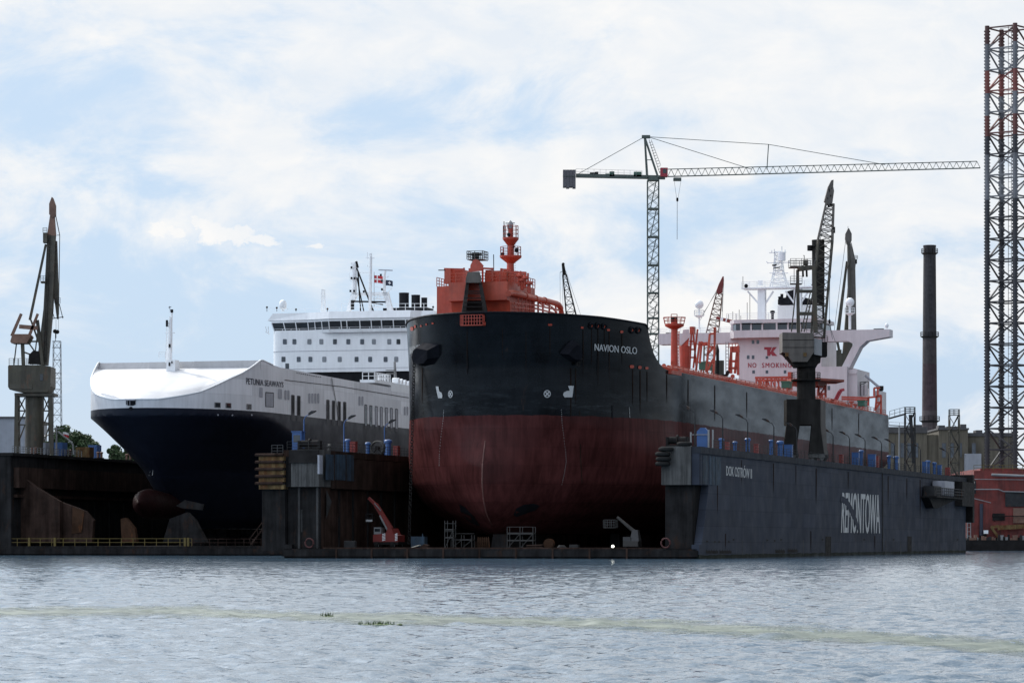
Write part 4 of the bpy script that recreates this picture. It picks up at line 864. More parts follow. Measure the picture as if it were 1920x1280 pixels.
for k in range(38): mb.bar((29.75, ya, .8+k*.35), (29.75, ya+.5, .8+k*.35), .03)
mb.build('wall_ladder', M['duskgrey'], dk)
# railing along the right-hand wall, and inboard on the left
mb = MB(); mb.rail([(29.7, 8, WT), (29.7, 222, WT)], 1.15, 2.6, .03, 3); mb.build('railing', M['duskgrey'], dk)
mb = MB(); mb.rail([(-29.4, .3, WT), (-24.6, .3, WT), (-24.6, 200, WT)], 1.2, 1.5, .03); mb.build('railing', M['duskgrey'], dk)
mb = MB(); mb.box(-28.8, -24.4, -.6, -.31, 13.2, 15.0); mb.build('end_bracket', M['soot'], dk)
# blue mushroom vents
def vent(fr, x, px, py0, py1, w):
    y = fr.ya(px, x); b = fr.w(x, y, 0); k = F/b.y; h = (py1-py0)/k; r = w/k/2; z = WT
    mb = MB(); mb.lathe((x, y, z), [(r*.7, 0), (r*.7, h-r*.9), (r, h-r*.9), (r*1.02, h-r*.35), (r*.8, h-r*.1), (r*.3, h)], 14)
    mb.cyl((x-r*.75, y, z+h*.45), (x+r*.75, y, z+h*.45), .04, n=4); mb.build('vent', M['blue'], dk, smooth=True, auto=35)
for px, py0, py1, w in ((652,815,842,11),(690,818,842,11),(728,813,845,15)): vent(DK, -27, px, py0, py1, w)
for px, py0, py1, w in ((1352.5,816,840,11),(1378,819,840,10),(1402,816,846,12),(1446,820,852,10),(1463,823,855,14),(1615,846,878,10),(1667,856,884,9),(1680,857,885,11),(1740,866,893,10),(1752,868,893,9)): vent(DK, 27.6, px, py0, py1, w)
# side platform near the far end
mb = MB(); ya, yb = DK.ya(1740, 31), DK.ya(1792, 31); zz = DK.q(1760, 931, 31).z
mb.box(29.7, 32.6, ya, yb, zz-.25, zz); mb.prism([(ya, zz-.26), (yb, zz-.26), (ya+9, zz-2.2), (ya+5, zz-2.2)], 'x', 29.7, 31.2)
sp = mb.build('side_platform', M['soot'], dk)
mb = MB(); mb.rail([(32.5, ya, zz), (32.5, yb, zz)], 1.6, 2.2, .07); mb.box(30, 32, ya+1, ya+9, zz, zz+1.9); mb.build('platform_railing', M['darksteel'], sp)
mb = MB(); mb.box(30, 32.3, ya+11, ya+22, zz+.3, zz+3.0); mb.build('platform_cage', M['palegrey'], sp)
mb = MB(); mb.box(29.7, 31.2, DL-14, DL-.5, 9.2, 14); mb.build('far_end_gear', M['soot'], dk); mb = MB(); mb.box(24, 31, DL+.2, DL+2.4, 6, 15.6); mb.build('far_end_gear', M['soot'], dk)
# keel blocks
for i in range(26): mb = MB(); mb.taper(-5.2, -2.8, 18+i*6, 20+i*6, 1.31, 3.35, .8); mb.build('keel_block', M['dockdark'], dk)
for i in range(16):
    for x in (-15, 7): mb = MB(); mb.taper(x-.8, x+.8, 40+i*9, 42+i*9, 1.31, 3.5, .8); mb.build('side_block', M['dockdark'], dk)
# things standing on the dock walls
def lamp_post(name, fr):
    t = thing('lamp_post', name, 'lamp post', fr, 'lamp posts on the dock walls'); return t
def lamp_proto(fr, label, m, rx=1):
    t = lamp_post(label, fr); mb = MB(); mb.cyl((0,0,0), (0,0,4.4), .12, .08, 8); mb.cyl((0,0,0), (0,0,.25), .28, n=8); mb.build('pole', m, t)
    mb = MB(); mb.tube([(0,0,4.35), (.25*rx,0,4.85), (.9*rx,0,5.15)], .06, 6); ar = mb.build('arm', m, t)
    mb = MB(); mb.prism([(.7*rx,4.98),(1.75*rx,5.48),(1.8*rx,5.62),(1.2*rx,5.6),(.72*rx,5.3)], 'y', -.22, .22); mb.build('lamp_head', M['darksteel'], ar); return t
lp = None
for i, (px, lab) in enumerate([(570,'blue lamp post on the rust brown dock wall, nearest the fender frame'),(645,'blue lamp post on the rust brown dock wall beside the first blue vent'),(721,'lamp post on the rust brown dock wall nearest the tanker bow')]):
    f = DK.sub(-28.3, DK.ya(px, -28.3), WT)
    if i == 0: lpb = lamp_proto(f, lab, M['blue'])
    else: dup(lpb, f, lab)
lab = ['lamp post at the bow end of the lettered dock wall','lamp post between the first and third blue vents on the lettered wall','lamp post just left of the red box near the tanker shadow','lamp post over the pair of vents left of the crane','lamp post in front of the left leg of the near crane','lamp post just right of the near crane leg','lamp post left of the blue cabinet right of the crane','lamp post right of the blue cabinet near the ship stern','lamp post under the stern of the tanker','lamp post before the cream hall, by the gangway tower','lamp post between gangway tower and chimney foot','lamp post left of the yellow stair tower']
for i, px in enumerate([1303,1355,1402,1451,1494,1562,1593,1622,1653,1677,1726,1778]):
    f = DK.sub(28.6, DK.ya(px, 28.6), WT)
    if i == 0: lpg = lamp_proto(f, lab[0], M['darksteel'], -1)
    else: dup(lpg, f, lab[i])
def cabinet(px0, px1, py0, py1, x, m, label, cat='cabinet', name='cabinet', grp=None):
    y = DK.ya(px0, x); b = DK.w(x, y); k = F/b.y; w = (px1-px0)/k; h = (py1-py0)/k; f = DK.sub(x+w/2, y, WT)
    t = thing(name, label, cat, f, grp); mb = MB(); mb.box(-w/2, w/2, -.0, .9, .12, h); mb.box(-w/2-.05, w/2+.05, -.05, .95, h, h+.08); mb.box(-w/2+.1, w/2-.1, .1, .8, 0, .12); mb.build('body', m, t)
    mb = MB(); mb.box(-w*.42, w*.42, -.03, -.002, h*.2, h*.9); d = mb.build('door', m, t); mb = MB(); mb.box(w*.28, w*.34, -.07, -.031, h*.5, h*.6); mb.build('handle', M['galv'], d)
for a in [(1470,1485,833,858,27.2,M['blue'],'blue cabinet just left of the near crane leg'),(1597,1610,852,876,28,M['blue'],'pale topped blue cabinet beside a vent right of the near crane'),(1627,1641,856,880,28,M['blue'],'dark blue cabinet right of the tall vent below the ship stern'),(1360,1366,820,838,27,M['red'],'red box between the first two blue vents on the lettered wall'),(1413,1421,828,848,27,M['red'],'red box right of the third blue vent on the lettered wall'),(1573,1580,851,868,28,M['red'],'red box right of the near crane leg'),(1641,1647,860,882,28.2,M['red'],'red box right of the dark blue cabinet'),(1729,1737,870,892,28,M['blue'],'blue cabinet left of the farthest vents'),(1757,1765,874,893,28,M['blue'],'blue cabinet right of the farthest vents'),(1772,1781,872,888,28,M['red'],'dark red box at the foot of the yellow stair tower')]: cabinet(*a)
for a in [(656,667,822,842,-25.4,M['red'],'red cabinet right of the first vent on the rust brown dock wall'),(737,747,828,846,-25.4,M['red'],'red cabinet right of the large vent near the tanker bow')]: cabinet(*a)
def drum(px, py0, py1, x, m, label, w=10):
    y = DK.ya(px, x); b = DK.w(x, y); k = F/b.y; r = w/k/2; h = (py1-py0)/k
    mb = MB(); mb.lathe((0,0,0), [(r*.55,0),(r*.55,h*.6),(r,h*.65),(r*.95,h*.9),(r*.4,h)], 12); solo('capstan', mb, m, label, 'capstan', DK.sub(x, y, WT), smooth=True, auto=35)
drum(617, 827, 840, -25.6, M['dockpale'], 'pale capstan head on the rust brown dock wall', 9)
# winches and hose reel on the wall ends
def winch(fr, label, s=1):
    t = thing('winch', label, 'winch', fr); mb = MB(); mb.box(-1.5*s,1.5*s,-.6,.6,0,.25); mb.box(-1.5*s,-1.2*s,-.5,.5,.25,1.3); mb.box(1.2*s,1.5*s,-.5,.5,.25,1.3); mb.build('base', M['soot'], t)
    mb = MB(); mb.cyl((-1.2*s,0,.85),(1.2*s,0,.85),.5,n=14); mb.cyl((-.1*s,0,.85),(.1*s,0,.85),.75,n=14); mb.build('drum', M['dockdark'], t)
winch(DK.sub(26.3, 1.5, 15.05), 'dark winch at the bow end of the lettered dock wall', 1.0)
winch(DK.sub(-26.6, 1.8, 15.05), 'dark winch at the outer end of the rust brown dock wall', 1.1)
t = thing('hose_reel', 'round hose reel with coiled hose between vents on the rust brown dock wall', 'hose reel', DK.sub(-25.4, DK.ya(707, -25.4), WT))
mb = MB(); 
for k in range(9): mb.tube([(( .95+.06*(k%3))*math.cos(2*math.pi*j/16)+0, .2+.0*k-.25+k*.09, 1+(.95+.06*(k%3))*math.sin(2*math.pi*j/16)) for j in range(17)], .06, 5)
mb.build('hose', M['dockpale'], t); mb = MB(); mb.box(-.9,.9,-.25,.6,0,.2); mb.cyl((0,-.2,1),(0,.6,1),.3,n=10); mb.bar((-.7,.2,.2),(0,.2,1),.07); mb.bar((.7,.2,.2),(0,.2,1),.07); mb.build('stand', M['soot'], t)
t = thing('control_cabin', 'blue control cabin at the outer end of the rust brown dock wall', 'cabin', DK.sub(-28.6, 3, WT)); mb = MB(); mb.box(-1.1,.3,0,1.4,0,2.6); mb.box(-1.2,.4,-.1,1.5,2.6,2.75); mb.build('body', M['blue'], t); mb = MB(); mb.box(-.9,.1,-.04,-.002,1.2,2.2); mb.build('window', M['glass'], t)
t = thing('ladder_hoop', 'blue gate frame at the bow end of the lettered wall', 'gate frame', DK.sub(27.4, DK.ya(1315, 27.4), WT)); mb = MB(); mb.box(-1.6,-1.4,0,.2,0,2.3); mb.box(.9,1.1,0,.2,0,2.6); mb.box(1.5,1.7,0,.2,0,2.6); mb.box(-1.5, 1.0, .05, .15, 1.9, 2.0); mb.build('posts', M['galv'], t); mb = MB(); mb.prism([(-.7,0),(-.7,2.4),(-.2,2.9),(.4,2.9),(.8,2.5),(.8,0)],'y',.25,1.0); mb.build('hood', M['blue'], t)
def tyre(fr, label):
    mb = MB(); mb.tube([(.75*math.cos(2*math.pi*j/18), .75*math.sin(2*math.pi*j/18), .3) for j in range(19)], .3, 8); return solo('tyre_fender', mb, M['rubber'], label, 'tyre fender', fr, 'tyre fenders on the bow corner of the lettered wall', smooth=True)
ty = tyre(DK.sub(24.9, -1.1, 12.4), 'lowest black tyre fender stacked on the corner of the lettered wall')
dup(ty, DK.sub(25.0, -1.15, 13.05), 'second black tyre fender from the bottom of the corner stack'); dup(ty, DK.sub(24.9, -1.05, 13.7), 'third black tyre fender from the bottom of the corner stack'); dup(ty, DK.sub(25.3, -.9, 14.35), 'topmost black tyre fender of the stack on the wall corner')
dup(ty, DK.sub(27.5, .4, 15.06), 'black tyre fender lying on top of the lettered wall')
# ---- on the pontoon
def buoy(fr, label):
    mb = MB()
    mb.tube([(.62*math.cos(2*math.pi*j/20), 0, .75+.62*math.sin(2*math.pi*j/20)) for j in range(21)], .12, 8); return solo('lifebuoy', mb, M['dimred'], label, 'lifebuoy', fr, smooth=True)
M['dimred'] = mat('faded_dark_red', (.06,.014,.012), .7)
M['dimgrey'] = mat('dim_grey_machine_paint', (.032,.032,.034), .65, dirt=.5, rust=.2)
lb = buoy(DK.sub(DK.xa(580, -.2), -.2, 1.35), 'red lifebuoy at the foot of the rust brown dock wall'); dup(lb, DK.sub(DK.xa(1248, -.2), -.2, 1.35), 'red lifebuoy at the foot of the lettered dock wall')
cr = thing('mobile_crane', 'small red telescopic crane with striped rear standing on the pontoon', 'mobile crane', DK.sub(DK.xa(722, 14), 14, 1.3)); CF = DK.sub(DK.xa(722, 14), 14, 1.3)
mb = MB()
a = CF.p(700, 1016, 0); b = CF.p(746, 1001, 0); mb.box(a.x, b.x, 0, 4.5, .55, a.z+.05 if a.z > .6 else 1.0); mb.build('chassis', M['soot'], cr)
mb = MB(); P = [(699,1016),(699,1002),(714,1000),(722,1001),(726,990),(733,990),(738,1002),(745,1003),(745,1016)]; mb.prism([(CF.p(x, y, 0).x, CF.p(x, y, 0).z) for x, y in P], 'y', .1, 3.2); bd = mb.build('body', M['red'], cr)
for x0, x1 in ((716.5,722.5),(740.5,745.2)):
    for k in range(5):
        mb = MB(); mb.add([CF.p(x0, 1013.5-k*2.8, .05), CF.p(x0, 1011.9-k*2.8, .05), CF.p(x1, 1009.9-k*2.8+.5, .05), CF.p(x1, 1011.5-k*2.8+.5, .05)], [(0,1,2,3)]); mb.build('warning_stripe', M['white'], bd)
mb = MB(); pbox(mb, CF, 701, 714, 988, 1001, .3, 1.8); cb_ = mb.build('cab', M['galv'], cr); mb = MB(); pbox(mb, CF, 702.5, 712.5, 990.5, 996, .26, .1); mb.build('window', M['glass'], cb_)
mb = MB()
def seg(mb, a, b, w, y0_, d):
    a, b = CF.p(*a, y0_), CF.p(*b, y0_); n = (b-a).cross(Vector((0,1,0))).normalized()*w; mb.add([a+n, a-n, b-n*.9, b+n*.9, a+n+Vector((0,d,0)), a-n+Vector((0,d,0)), b-n*.9+Vector((0,d,0)), b+n*.9+Vector((0,d,0))], [(0,1,2,3),(4,5,6,7),(0,1,5,4),(1,2,6,5),(2,3,7,6),(3,0,4,7)])
seg(mb, (731.5,991), (703,945), .30, 1, .7); bo = mb.build('boom', M['red'], cr); mb = MB(); seg(mb, (703,945), (690.5,933), .19, 1.12, .46); mb.build('boom_extension', M['red'], bo)
mb = MB(); mb.cyl(CF.p(726,993,.8), CF.p(712,966,.8), .13, n=8); mb.bar(CF.p(702,943,.9), CF.p(714,957,.9), .06); mb.build('ram', M['galv'], bo)
mb = MB(); a, b = CF.p(686, 977, 1.2), CF.p(698, 963, 1.2); mb.rail([(a.x,1.2,a.z),(b.x,1.2,a.z),(b.x,2.2,a.z),(a.x,2.2,a.z),(a.x,1.2,a.z)], b.z-a.z, .9, .05, 2); mb.build('work_basket', M['darksteel'], cr)
mb = MB(); pbox(mb, CF, 686, 698, 973.5, 977.5, 1.15, .05); mb.build('basket_stripes', M['letter'], cr)
for x in (-1.3, 1.1):
    for y in (.2, 3.6): mb = MB(); mb.cyl((x-.25,y,.5),(x+.25,y,.5),.5,n=14); w_ = mb.build('wheel', M['rubber'], cr); mb = MB(); mb.cyl((x-.27,y,.5),(x+.27,y,.5),.24,n=10); mb.build('rim', M['galv'], w_)
def scaffold(fr, w, h, lv, label):
    t = thing('scaffold', label, 'scaffold', fr); mb = MB(); n = max(1, round(w/1.6))
    for i in range(n+1):
        for y in (0, 1.2): mb.bar((i*w/n, y, 0), (i*w/n, y, h), .05)
    for z in lv:
        for y in (0, 1.2): mb.bar((0, y, z), (w, y, z), .05); mb.bar((0, y, z+.9), (w, y, z+.9), .035)
        for i in range(n+1): mb.bar((i*w/n, 0, z), (i*w/n, 1.2, z), .045)
    for i in range(n): mb.bar((i*w/n, 0, 0), ((i+1)*w/n, 0, lv[-1]), .04)
    mb.build('frame', M['scaff'], t)
    for z in lv: mb = MB(); mb.box(0, w, .02, 1.18, z+.05, z+.13); mb.build('deck_board', M['scaff'], t)
f = DK.sub(DK.xa(834, 5), 5, 1.31); scaffold(f, 1.2, 3.9, [1.5, 2.6], 'narrow scaffold tower under the left side of the tanker bow'); f = DK.sub(DK.xa(846, 6.5), 6.5, 1.31); scaffold(f, 3, 1.9, [1.2], 'low scaffold behind the narrow tower under the bow')
f = DK.sub(DK.xa(951, 4), 4, 1.31); scaffold(f, 3.7, 3.0, [1.1, 2.1], 'wide scaffold under the right side of the tanker bow')
for nm, px, yq, lab in (('generator', 783, 9, 'dark blue generator box right of the red mobile crane'), ('gas_rack', 905, 7, 'rack of gas bottles between the two scaffolds'), ('cable_drum', 1028, 5, 'cable drum standing right of the wide scaffold'), ('pallet_stack', 1075, 6, 'low stack of pallets left of the lit work lamp'), ('tool_chest', 655, 8, 'dark tool chest left of the red mobile crane')):
    f = DK.sub(DK.xa(px, yq), yq, 1.31); mb = MB()
    if nm == 'generator': mb.box(-1, 1, 0, 1.4, .25, 1.7); mb.box(-.9, -.5, .1, 1.3, 0, .25); mb.box(.5, .9, .1, 1.3, 0, .25); mb.cyl((.5,.7,1.7), (.5,.7,2.1), .08); m = M['dockblue']
    elif nm == 'gas_rack':
        for k in range(6): mb.lathe((-.75+k*.3, .3, .06), [(.12,0),(.12,1.3),(.05,1.5),(.05,1.6)], 8)
        mb.box(-1, 1, 0, .6, 0, .06); mb.rail([(-1,0,.06),(1,0,.06)], .9, 1, .03, 2); m = M['duskrust']
    elif nm == 'cable_drum': mb.cyl((0,0,.7), (0,.1,.7), .7, n=16); mb.cyl((0,.1,.7), (0,.8,.7), .42, n=14); mb.cyl((0,.8,.7), (0,.9,.7), .7, n=16); m = M['duskrust']
    elif nm == 'pallet_stack':
        for k in range(4):
            for j in range(5): mb.box(-.6+j*.26, -.42+j*.26, 0, 1, .1+k*.15, .13+k*.15)
            for j in (0, .45, .9): mb.box(-.6, .62, j, j+.1, k*.15, .1+k*.15)
        m = M['duskgrey']
    else: mb.box(-.8, .8, 0, .8, .1, .9); mb.prism([(0,.9),(.8,.9),(.8,1.0),(.4,1.12),(0,1.0)], 'x', -.82, .82); mb.box(-.7, .7, .1, .7, 0, .1); m = M['dimgrey']
    solo(nm, mb, m, lab, nm.replace('_', ' '), f)
# access platform lift
t = thing('boom_lift', 'grey boom lift with railed basket beside the lit work lamp', 'boom lift', DK.sub(DK.xa(1183, 6), 6, 1.3)); G_ = DK.sub(DK.xa(1183, 6), 6, 1.3)
mb = MB(); pbox(mb, G_, 1168, 1196, 1014, 1024, 0, 2); mb.build('chassis', M['scaff'], t)
mb = MB(); pbox(mb, G_, 1168, 1182, 1006, 1014.5, .1, 1.6); mb.taper(G_.xa(1180,0), G_.xa(1197,0), .2, 1.7, G_.p(0,1014,0).z, G_.p(0,994,0).z, .6); mb.build('turret', M['dimgrey'], t)
mb = MB(); mb.cyl(G_.p(1189,996,.8), G_.p(1157,969,.8), .28, .2, 8); mb.build('arm', M['scaff'], t)
mb = MB(); a, b = G_.p(1131, 988, .3), G_.p(1154, 974, .3); mb.box(a.x, b.x, .3, 1.6, a.z-.1, a.z); mb.rail([(a.x,.3,a.z),(b.x,.3,a.z),(b.x,1.6,a.z),(a.x,1.6,a.z),(a.x,.3,a.z)], b.z-a.z, .5, .045, 3); mb.build('basket', M['scaff'], t)
for x in (-.9, .9): mb = MB(); mb.cyl((x-.2,.6,.35),(x+.2,.6,.35),.4,n=12); mb.build('wheel', M['rubber'], t)
wl_m = bpy.data.materials.new('lit_work_lamp'); wl_m.use_nodes = True; bb = wl_m.node_tree.nodes['Principled BSDF']; bb.inputs['Emission Color'].default_value = (1,.97,.85,1); bb.inputs['Emission Strength'].default_value = 4
t = thing('work_lamp', 'lit round work lamp standing on the pontoon left of the boom lift', 'work lamp', DK.sub(DK.xa(1149, 2), 2, 1.3)); mb = MB(); mb.ball((0,0,.35), .2, 10); mb.build('bulb', wl_m, t); mb = MB(); mb.cyl((0,.05,0),(0,.05,.2),.16,n=8); mb.build('base', M['soot'], t)
for i, (px, y, w, d, h, m, lab, nm) in enumerate([(776,1.2,1.6,.5,.12,'wood','pale plank lying on the pontoon edge by the bow','plank'),(795,2.5,1.2,.8,.55,'dockrust','rust brown steel offcut beside the pale plank','scrap_plate'),(1002,1.5,2.2,1,.6,'dockrust','rust brown pipe bundle right of the wide scaffold','pipe_bundle'),(1052,2,1.8,.8,.5,'scaff','grey hose heap on the pontoon below the anchor','hose_heap')]):
    mb = MB(); f = DK.sub(DK.xa(px, y), y, 1.31, R(8+i*20 if nm == 'plank' else 0))
    if nm == 'plank': mb.prism([(-.8,0),(.8,.45),(.8,.55),(-.8,.1)], 'y', 0, d)
    elif nm == 'pipe_bundle':
        for k in range(6): mb.cyl((-w/2, (k%3)*.3, .15+(k//3)*.26), (w/2, (k%3)*.3+.05, .15+(k//3)*.26+.02*k), .13, n=8)
    elif nm == 'hose_heap': mb.tube([(.7*math.cos(k*.6)*(1-.01*k), .3+.3*math.sin(k*.6), .08+.008*k) for k in range(50)], .07, 5)
    else: mb.prism([(-.6,0),(.5,0),(.6,.5),(-.1,.62),(-.55,.3)], 'y', 0, d)
    solo(nm, mb, M[m], lab, nm.replace('_',' '), f)
t = thing('access_ramp', 'dark sloping steel ladder with handrails at the foot of the rust brown dock wall', 'stairs', DK.sub(-30.3, 1.2, 1.3)); mb = MB(); SF = DK.sub(-30.3, 1.2, 1.3)
for k in range(9): q = SF.p(472+k*3.0, 1019-k*4.0, 0); mb.box(q.x-.3, q.x+.3, 0, 1, q.z, q.z+.06)
mb.bar(SF.p(470,1021,0), SF.p(499,983,0), .1); mb.bar(SF.p(470,1021,1), SF.p(499,983,1), .1); mb.build('treads', M['dockrust'], t); mb = MB(); mb.bar(SF.p(468,1010,0), SF.p(497,972,0), .06); mb.bar(SF.p(468,1010,0), SF.p(470,1021,0), .05); mb.bar(SF.p(497,972,0), SF.p(499,983,0), .05); mb.bar(SF.p(482,991,0), SF.p(484,1002,0), .05); mb.build('handrail', M['dockrust'], t)
# ---------------------------------------------------------------- white ferry
FE = Fr((-62.6, 530, 0), R(14.7))
fe = thing('cargo_ferry', 'white and navy cargo ferry with a tall passenger bridge block, bow towards the viewer', 'ship', FE)
FL = [(4.5,26,9,34,.75),(6,23,12,48.4,.72),(10,17,13.6,56.4,.7),(13,12.5,14.2,63,.66),(14.4,11,14.6,65.3,.64),(16.9,8,15,55.6,.6),(19.5,5,15.3,43.2,.56),(23.2,.8,15.5,26.9,.5),(26,.1,15.5,28.6,.5),(34,-.1,15.5,29.7,.5)]
FZ = lambda y: float(np.interp(y, [-1, 1, 2.6, 6, 11.5, 15, 18, 20, 21.3, 22.5, 26, 32, 105, 200], [25.8, 25.85, 26.3, 27.2, 29.5, 30.7, 31.9, 32.8, 33.3, 33.1, 32.6, 32.2, 31.9, 31.9]))
fhull, fhalf = hull_mesh('hull', FL, sorted(set(tspace(70, 1.8))), [66, 70, 80, 91, 105, 118, 130, 150, 170, 185, 196], FZ, 4.5, 56, M['ferryhull'], fe, lambda y, z: 1 if y < 150 or z > 14 else 1-.7*((y-150)/48)**2)
FB = Target(fhull, FE)
# foredeck: white plate sloping up to the breakwater wall
yr, zr_ = 20.8, 32.0
edge = [c[-1] for c in fhalf if c[-1][1] <= yr+.3]
full = [(-x, y, z) for x, y, z in edge[:0:-1]] + edge
mb = MB(); nR = 12; rows = []
for x, y, z in full:
    z0 = z-.06; zr2 = zr_; z0 = min(z0, zr2); row = []
    for k in range(nR+1):
        t = k/nR; row.append((x, y+(yr-y)*t, z0+(zr2-z0)*(t**.72)))
    rows.append(row)
vs = [v for r_ in rows for v in r_]; fs = [(i*(nR+1)+k, (i+1)*(nR+1)+k, (i+1)*(nR+1)+k+1, i*(nR+1)+k+1) for i in range(len(rows)-1) for k in range(nR)]
mb.add(vs, fs); mb.build('foredeck', M['deckwhite'], fe, smooth=True)
xe = edge[-1][0]
q0, q1 = FE.xa(278, yr), FE.xa(365, yr)
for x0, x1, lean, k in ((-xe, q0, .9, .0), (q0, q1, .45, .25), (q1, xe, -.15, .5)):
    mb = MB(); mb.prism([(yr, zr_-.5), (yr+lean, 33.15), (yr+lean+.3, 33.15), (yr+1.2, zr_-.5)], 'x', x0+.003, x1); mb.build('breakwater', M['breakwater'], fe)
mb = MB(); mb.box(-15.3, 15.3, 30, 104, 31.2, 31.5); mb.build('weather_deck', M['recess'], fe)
mb = MB(); mb.tube([(-c[-1][0],)+c[-1][1:] for c in fhalf[::-1] if c[-1][1] < 26]+[c[-1] for c in fhalf if c[-1][1] < 26], .13, 6); mb.build('bulwark_rail', M['white'], fe)
# stem mooring port
mb = MB(); P = [(236.5,748.5),(254.5,748.5),(254.5,758),(250,760),(241,760),(236.5,758)]; FB.poly(mb, P, .06); mb.build('mooring_port', M['black'], fe)
mb = MB(); a = FB.hit(236.5, 748.5, .35); b = FB.hit(254.5, 748.5, .35); mb.bar(a, b, .12); mb.bar(FB.hit(245,749,.3), FB.hit(245,759,.3), .05); mb.bar(FB.hit(240,749,.3), FB.hit(240,759,.3), .05); mb.build('port_lip', M['palegrey'], fe)
mb = MB(); FB.rect(mb, 242, 762, 249, 769, .4, .05); mb.build('centre_eye', M['black'], fe)
# name and openings along the side
FB.text('PETUNIA SEAWAYS', ((461,708),(531,716),(531,726),(461,720)), 'ship_name', M['navy'], fe, .02, .06)
def op(x0, y0, x1, y1, m='recess', nm='hull_opening', r=.3, sl=.15):
    mb = MB(); FB.rect(mb, x0, y0, x1, y1, r, .05, sl); return mb.build(nm, M[m], fe)
for x0, y0, x1, y1 in ((401.5,754,413.5,764),(422.5,755,433.5,765),(461.5,757,471.5,767.5)):
    op(x0, y0, x1, y1, 'galv', 'mooring_port', .08, .05); op(x0+1.8, y0+1, x1-1, y1-.8, 'glass', 'port_opening', .05, .05)
op(486,726,492,745,'palegrey','vent_panel',.2); op(521,729,528.5,747.5,'palegrey','vent_panel',.2)
op(497,735,513,763,'recess','side_door',.05,.08); op(498.5,737,512,762,'palegrey','door_leaf',.05,.08)
for x in (533,538.5): op(x,731,x+4,749.5,'palegrey','vent_panel',.45)
for x in (578,583.5,589,594.5): op(x,737,x+3.7,756,'palegrey','vent_panel',.45)
for x in (672,677.5): op(x,742.5,x+3.6,760,'palegrey','vent_panel',.45)
for x in (757,762): op(x,762,x+3.4,778,'palegrey','vent_panel',.45)
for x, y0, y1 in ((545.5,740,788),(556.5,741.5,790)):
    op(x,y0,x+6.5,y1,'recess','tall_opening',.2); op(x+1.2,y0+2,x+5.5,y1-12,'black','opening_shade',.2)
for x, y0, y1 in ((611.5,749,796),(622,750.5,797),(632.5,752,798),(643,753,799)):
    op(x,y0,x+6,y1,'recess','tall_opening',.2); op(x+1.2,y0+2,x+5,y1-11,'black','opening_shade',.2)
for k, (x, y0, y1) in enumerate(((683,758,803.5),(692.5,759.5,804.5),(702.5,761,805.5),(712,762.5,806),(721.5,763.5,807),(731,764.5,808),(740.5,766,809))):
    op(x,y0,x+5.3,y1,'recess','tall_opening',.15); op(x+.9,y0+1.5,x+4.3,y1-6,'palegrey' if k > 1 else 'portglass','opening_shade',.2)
mb = MB(); FB.poly(mb, [(533,711.5),(640,724),(766,744.8),(766,746),(640,725.2),(533,712.7)], .06); mb.build('weld_line', M['darksteel'], fe)
mb = MB()
for k in range(12): x = 555+k*4; FB.poly(mb, [(x,698+k*.72),(x+2.6,698.4+k*.72),(x+2.6,699.6+k*.72),(x,699.2+k*.72)], .06)
mb.build('scupper_row', M['darksteel'], fe)
for pts in ([(620,708),(621,708),(634,780),(633,780)],[(763,720),(764,720),(745,810),(744,810)]):
    mb = MB(); FB.poly(mb, [p for p in pts], .15)
    mb.build('mooring_line', M['rope'], fe)
for x, y in ((407,776),(434,776.5),(470,776)): mb = MB(); FB.rect(mb, x, y, x+3, y+3, .4, .05); mb.build('anode', M['palegrey'], fe)
mb = MB(); FB.poly(mb, [(279,891),(281,884),(287,880),(287,890)], .05); mb.build('bulb_mark', M['letter'], fe)
# bulbous bow
mb = MB(); pr = []
for k in range(15):
    t = k/14; y = 3.2+30*t; r = 2.75*math.sqrt(max(0, 1-(1-min(1, t*4.5))**2))*(1-.55*t) + .02; z = 8.7-.9*t if t > .3 else 8.7-.9*t
    pr.append((y, r, z))
vs = []; fs = []; n = 16
for y, r, z in pr:
    for i in range(n): a_ = 2*math.pi*i/n; vs.append((-.6+r*math.cos(a_)*.9, y, z+r*math.sin(a_)*1.05))
for k in range(len(pr)-1):
    for i in range(n): fs.append((k*n+i, k*n+(i+1) % n, (k+1)*n+(i+1) % n, (k+1)*n+i))
mb.add(vs, fs); mb.build('bulbous_bow', M['ferrybottom'], fe, smooth=True)
# fore mast
ym = 19.5; mb = MB(); a = FE.p(309.5, 698, ym-2); b = FE.p(327, 674, ym-2); mb.taper(a.x, b.x, ym-1.6, ym+.6, 30.4, b.z, .9); mb.cyl(FE.p(317.5,676,ym), FE.p(319,628,ym), .5, .4, 10); mb.cyl(FE.p(319,630,ym), FE.p(320,594,ym), .4, .28, 10); mb.cyl(FE.p(321.5,604,ym), FE.p(322.5,580,ym), .16, .12, 8)
for px0, px1, py in ((310,327,624),(311,322,606),(318,324,585),(312,318,612)): mb.bar(FE.p(px0,py,ym), FE.p(px1,py,ym), .09)
mb.bar(FE.p(311,680,ym), FE.p(313,600,ym), .06)
for k in range(12): mb.bar(FE.p(311.3+k*.15,672-k*6,ym), FE.p(317.5+k*.15,672-k*6,ym), .03)
mb.build('fore_mast', M['white'], fe, smooth=True, auto=40)
mb = MB(); mb.rail([FE.p(298,672,ym-1.5), FE.p(322,672,ym-1.5)], 1.1, 1, .04); mb.build('mast_railing', M['white'], fe)
for px, py, w in ((313,603,.2),(313,609,.2),(322.5,583,.22),(318,648,.18)): mb = MB(); mb.cyl(FE.p(px,py+3,ym-.5), FE.p(px,py-3,ym-.5), w, n=8); mb.build('mast_lamp', M['black'], fe)
mb = MB(); pbox(mb, FE, 316, 318.5, 679, 686, ym-1.75, .1); pbox(mb, FE, 321, 323, 677, 681, ym-1.75, .1); mb.build('mast_door', M['black'], fe)
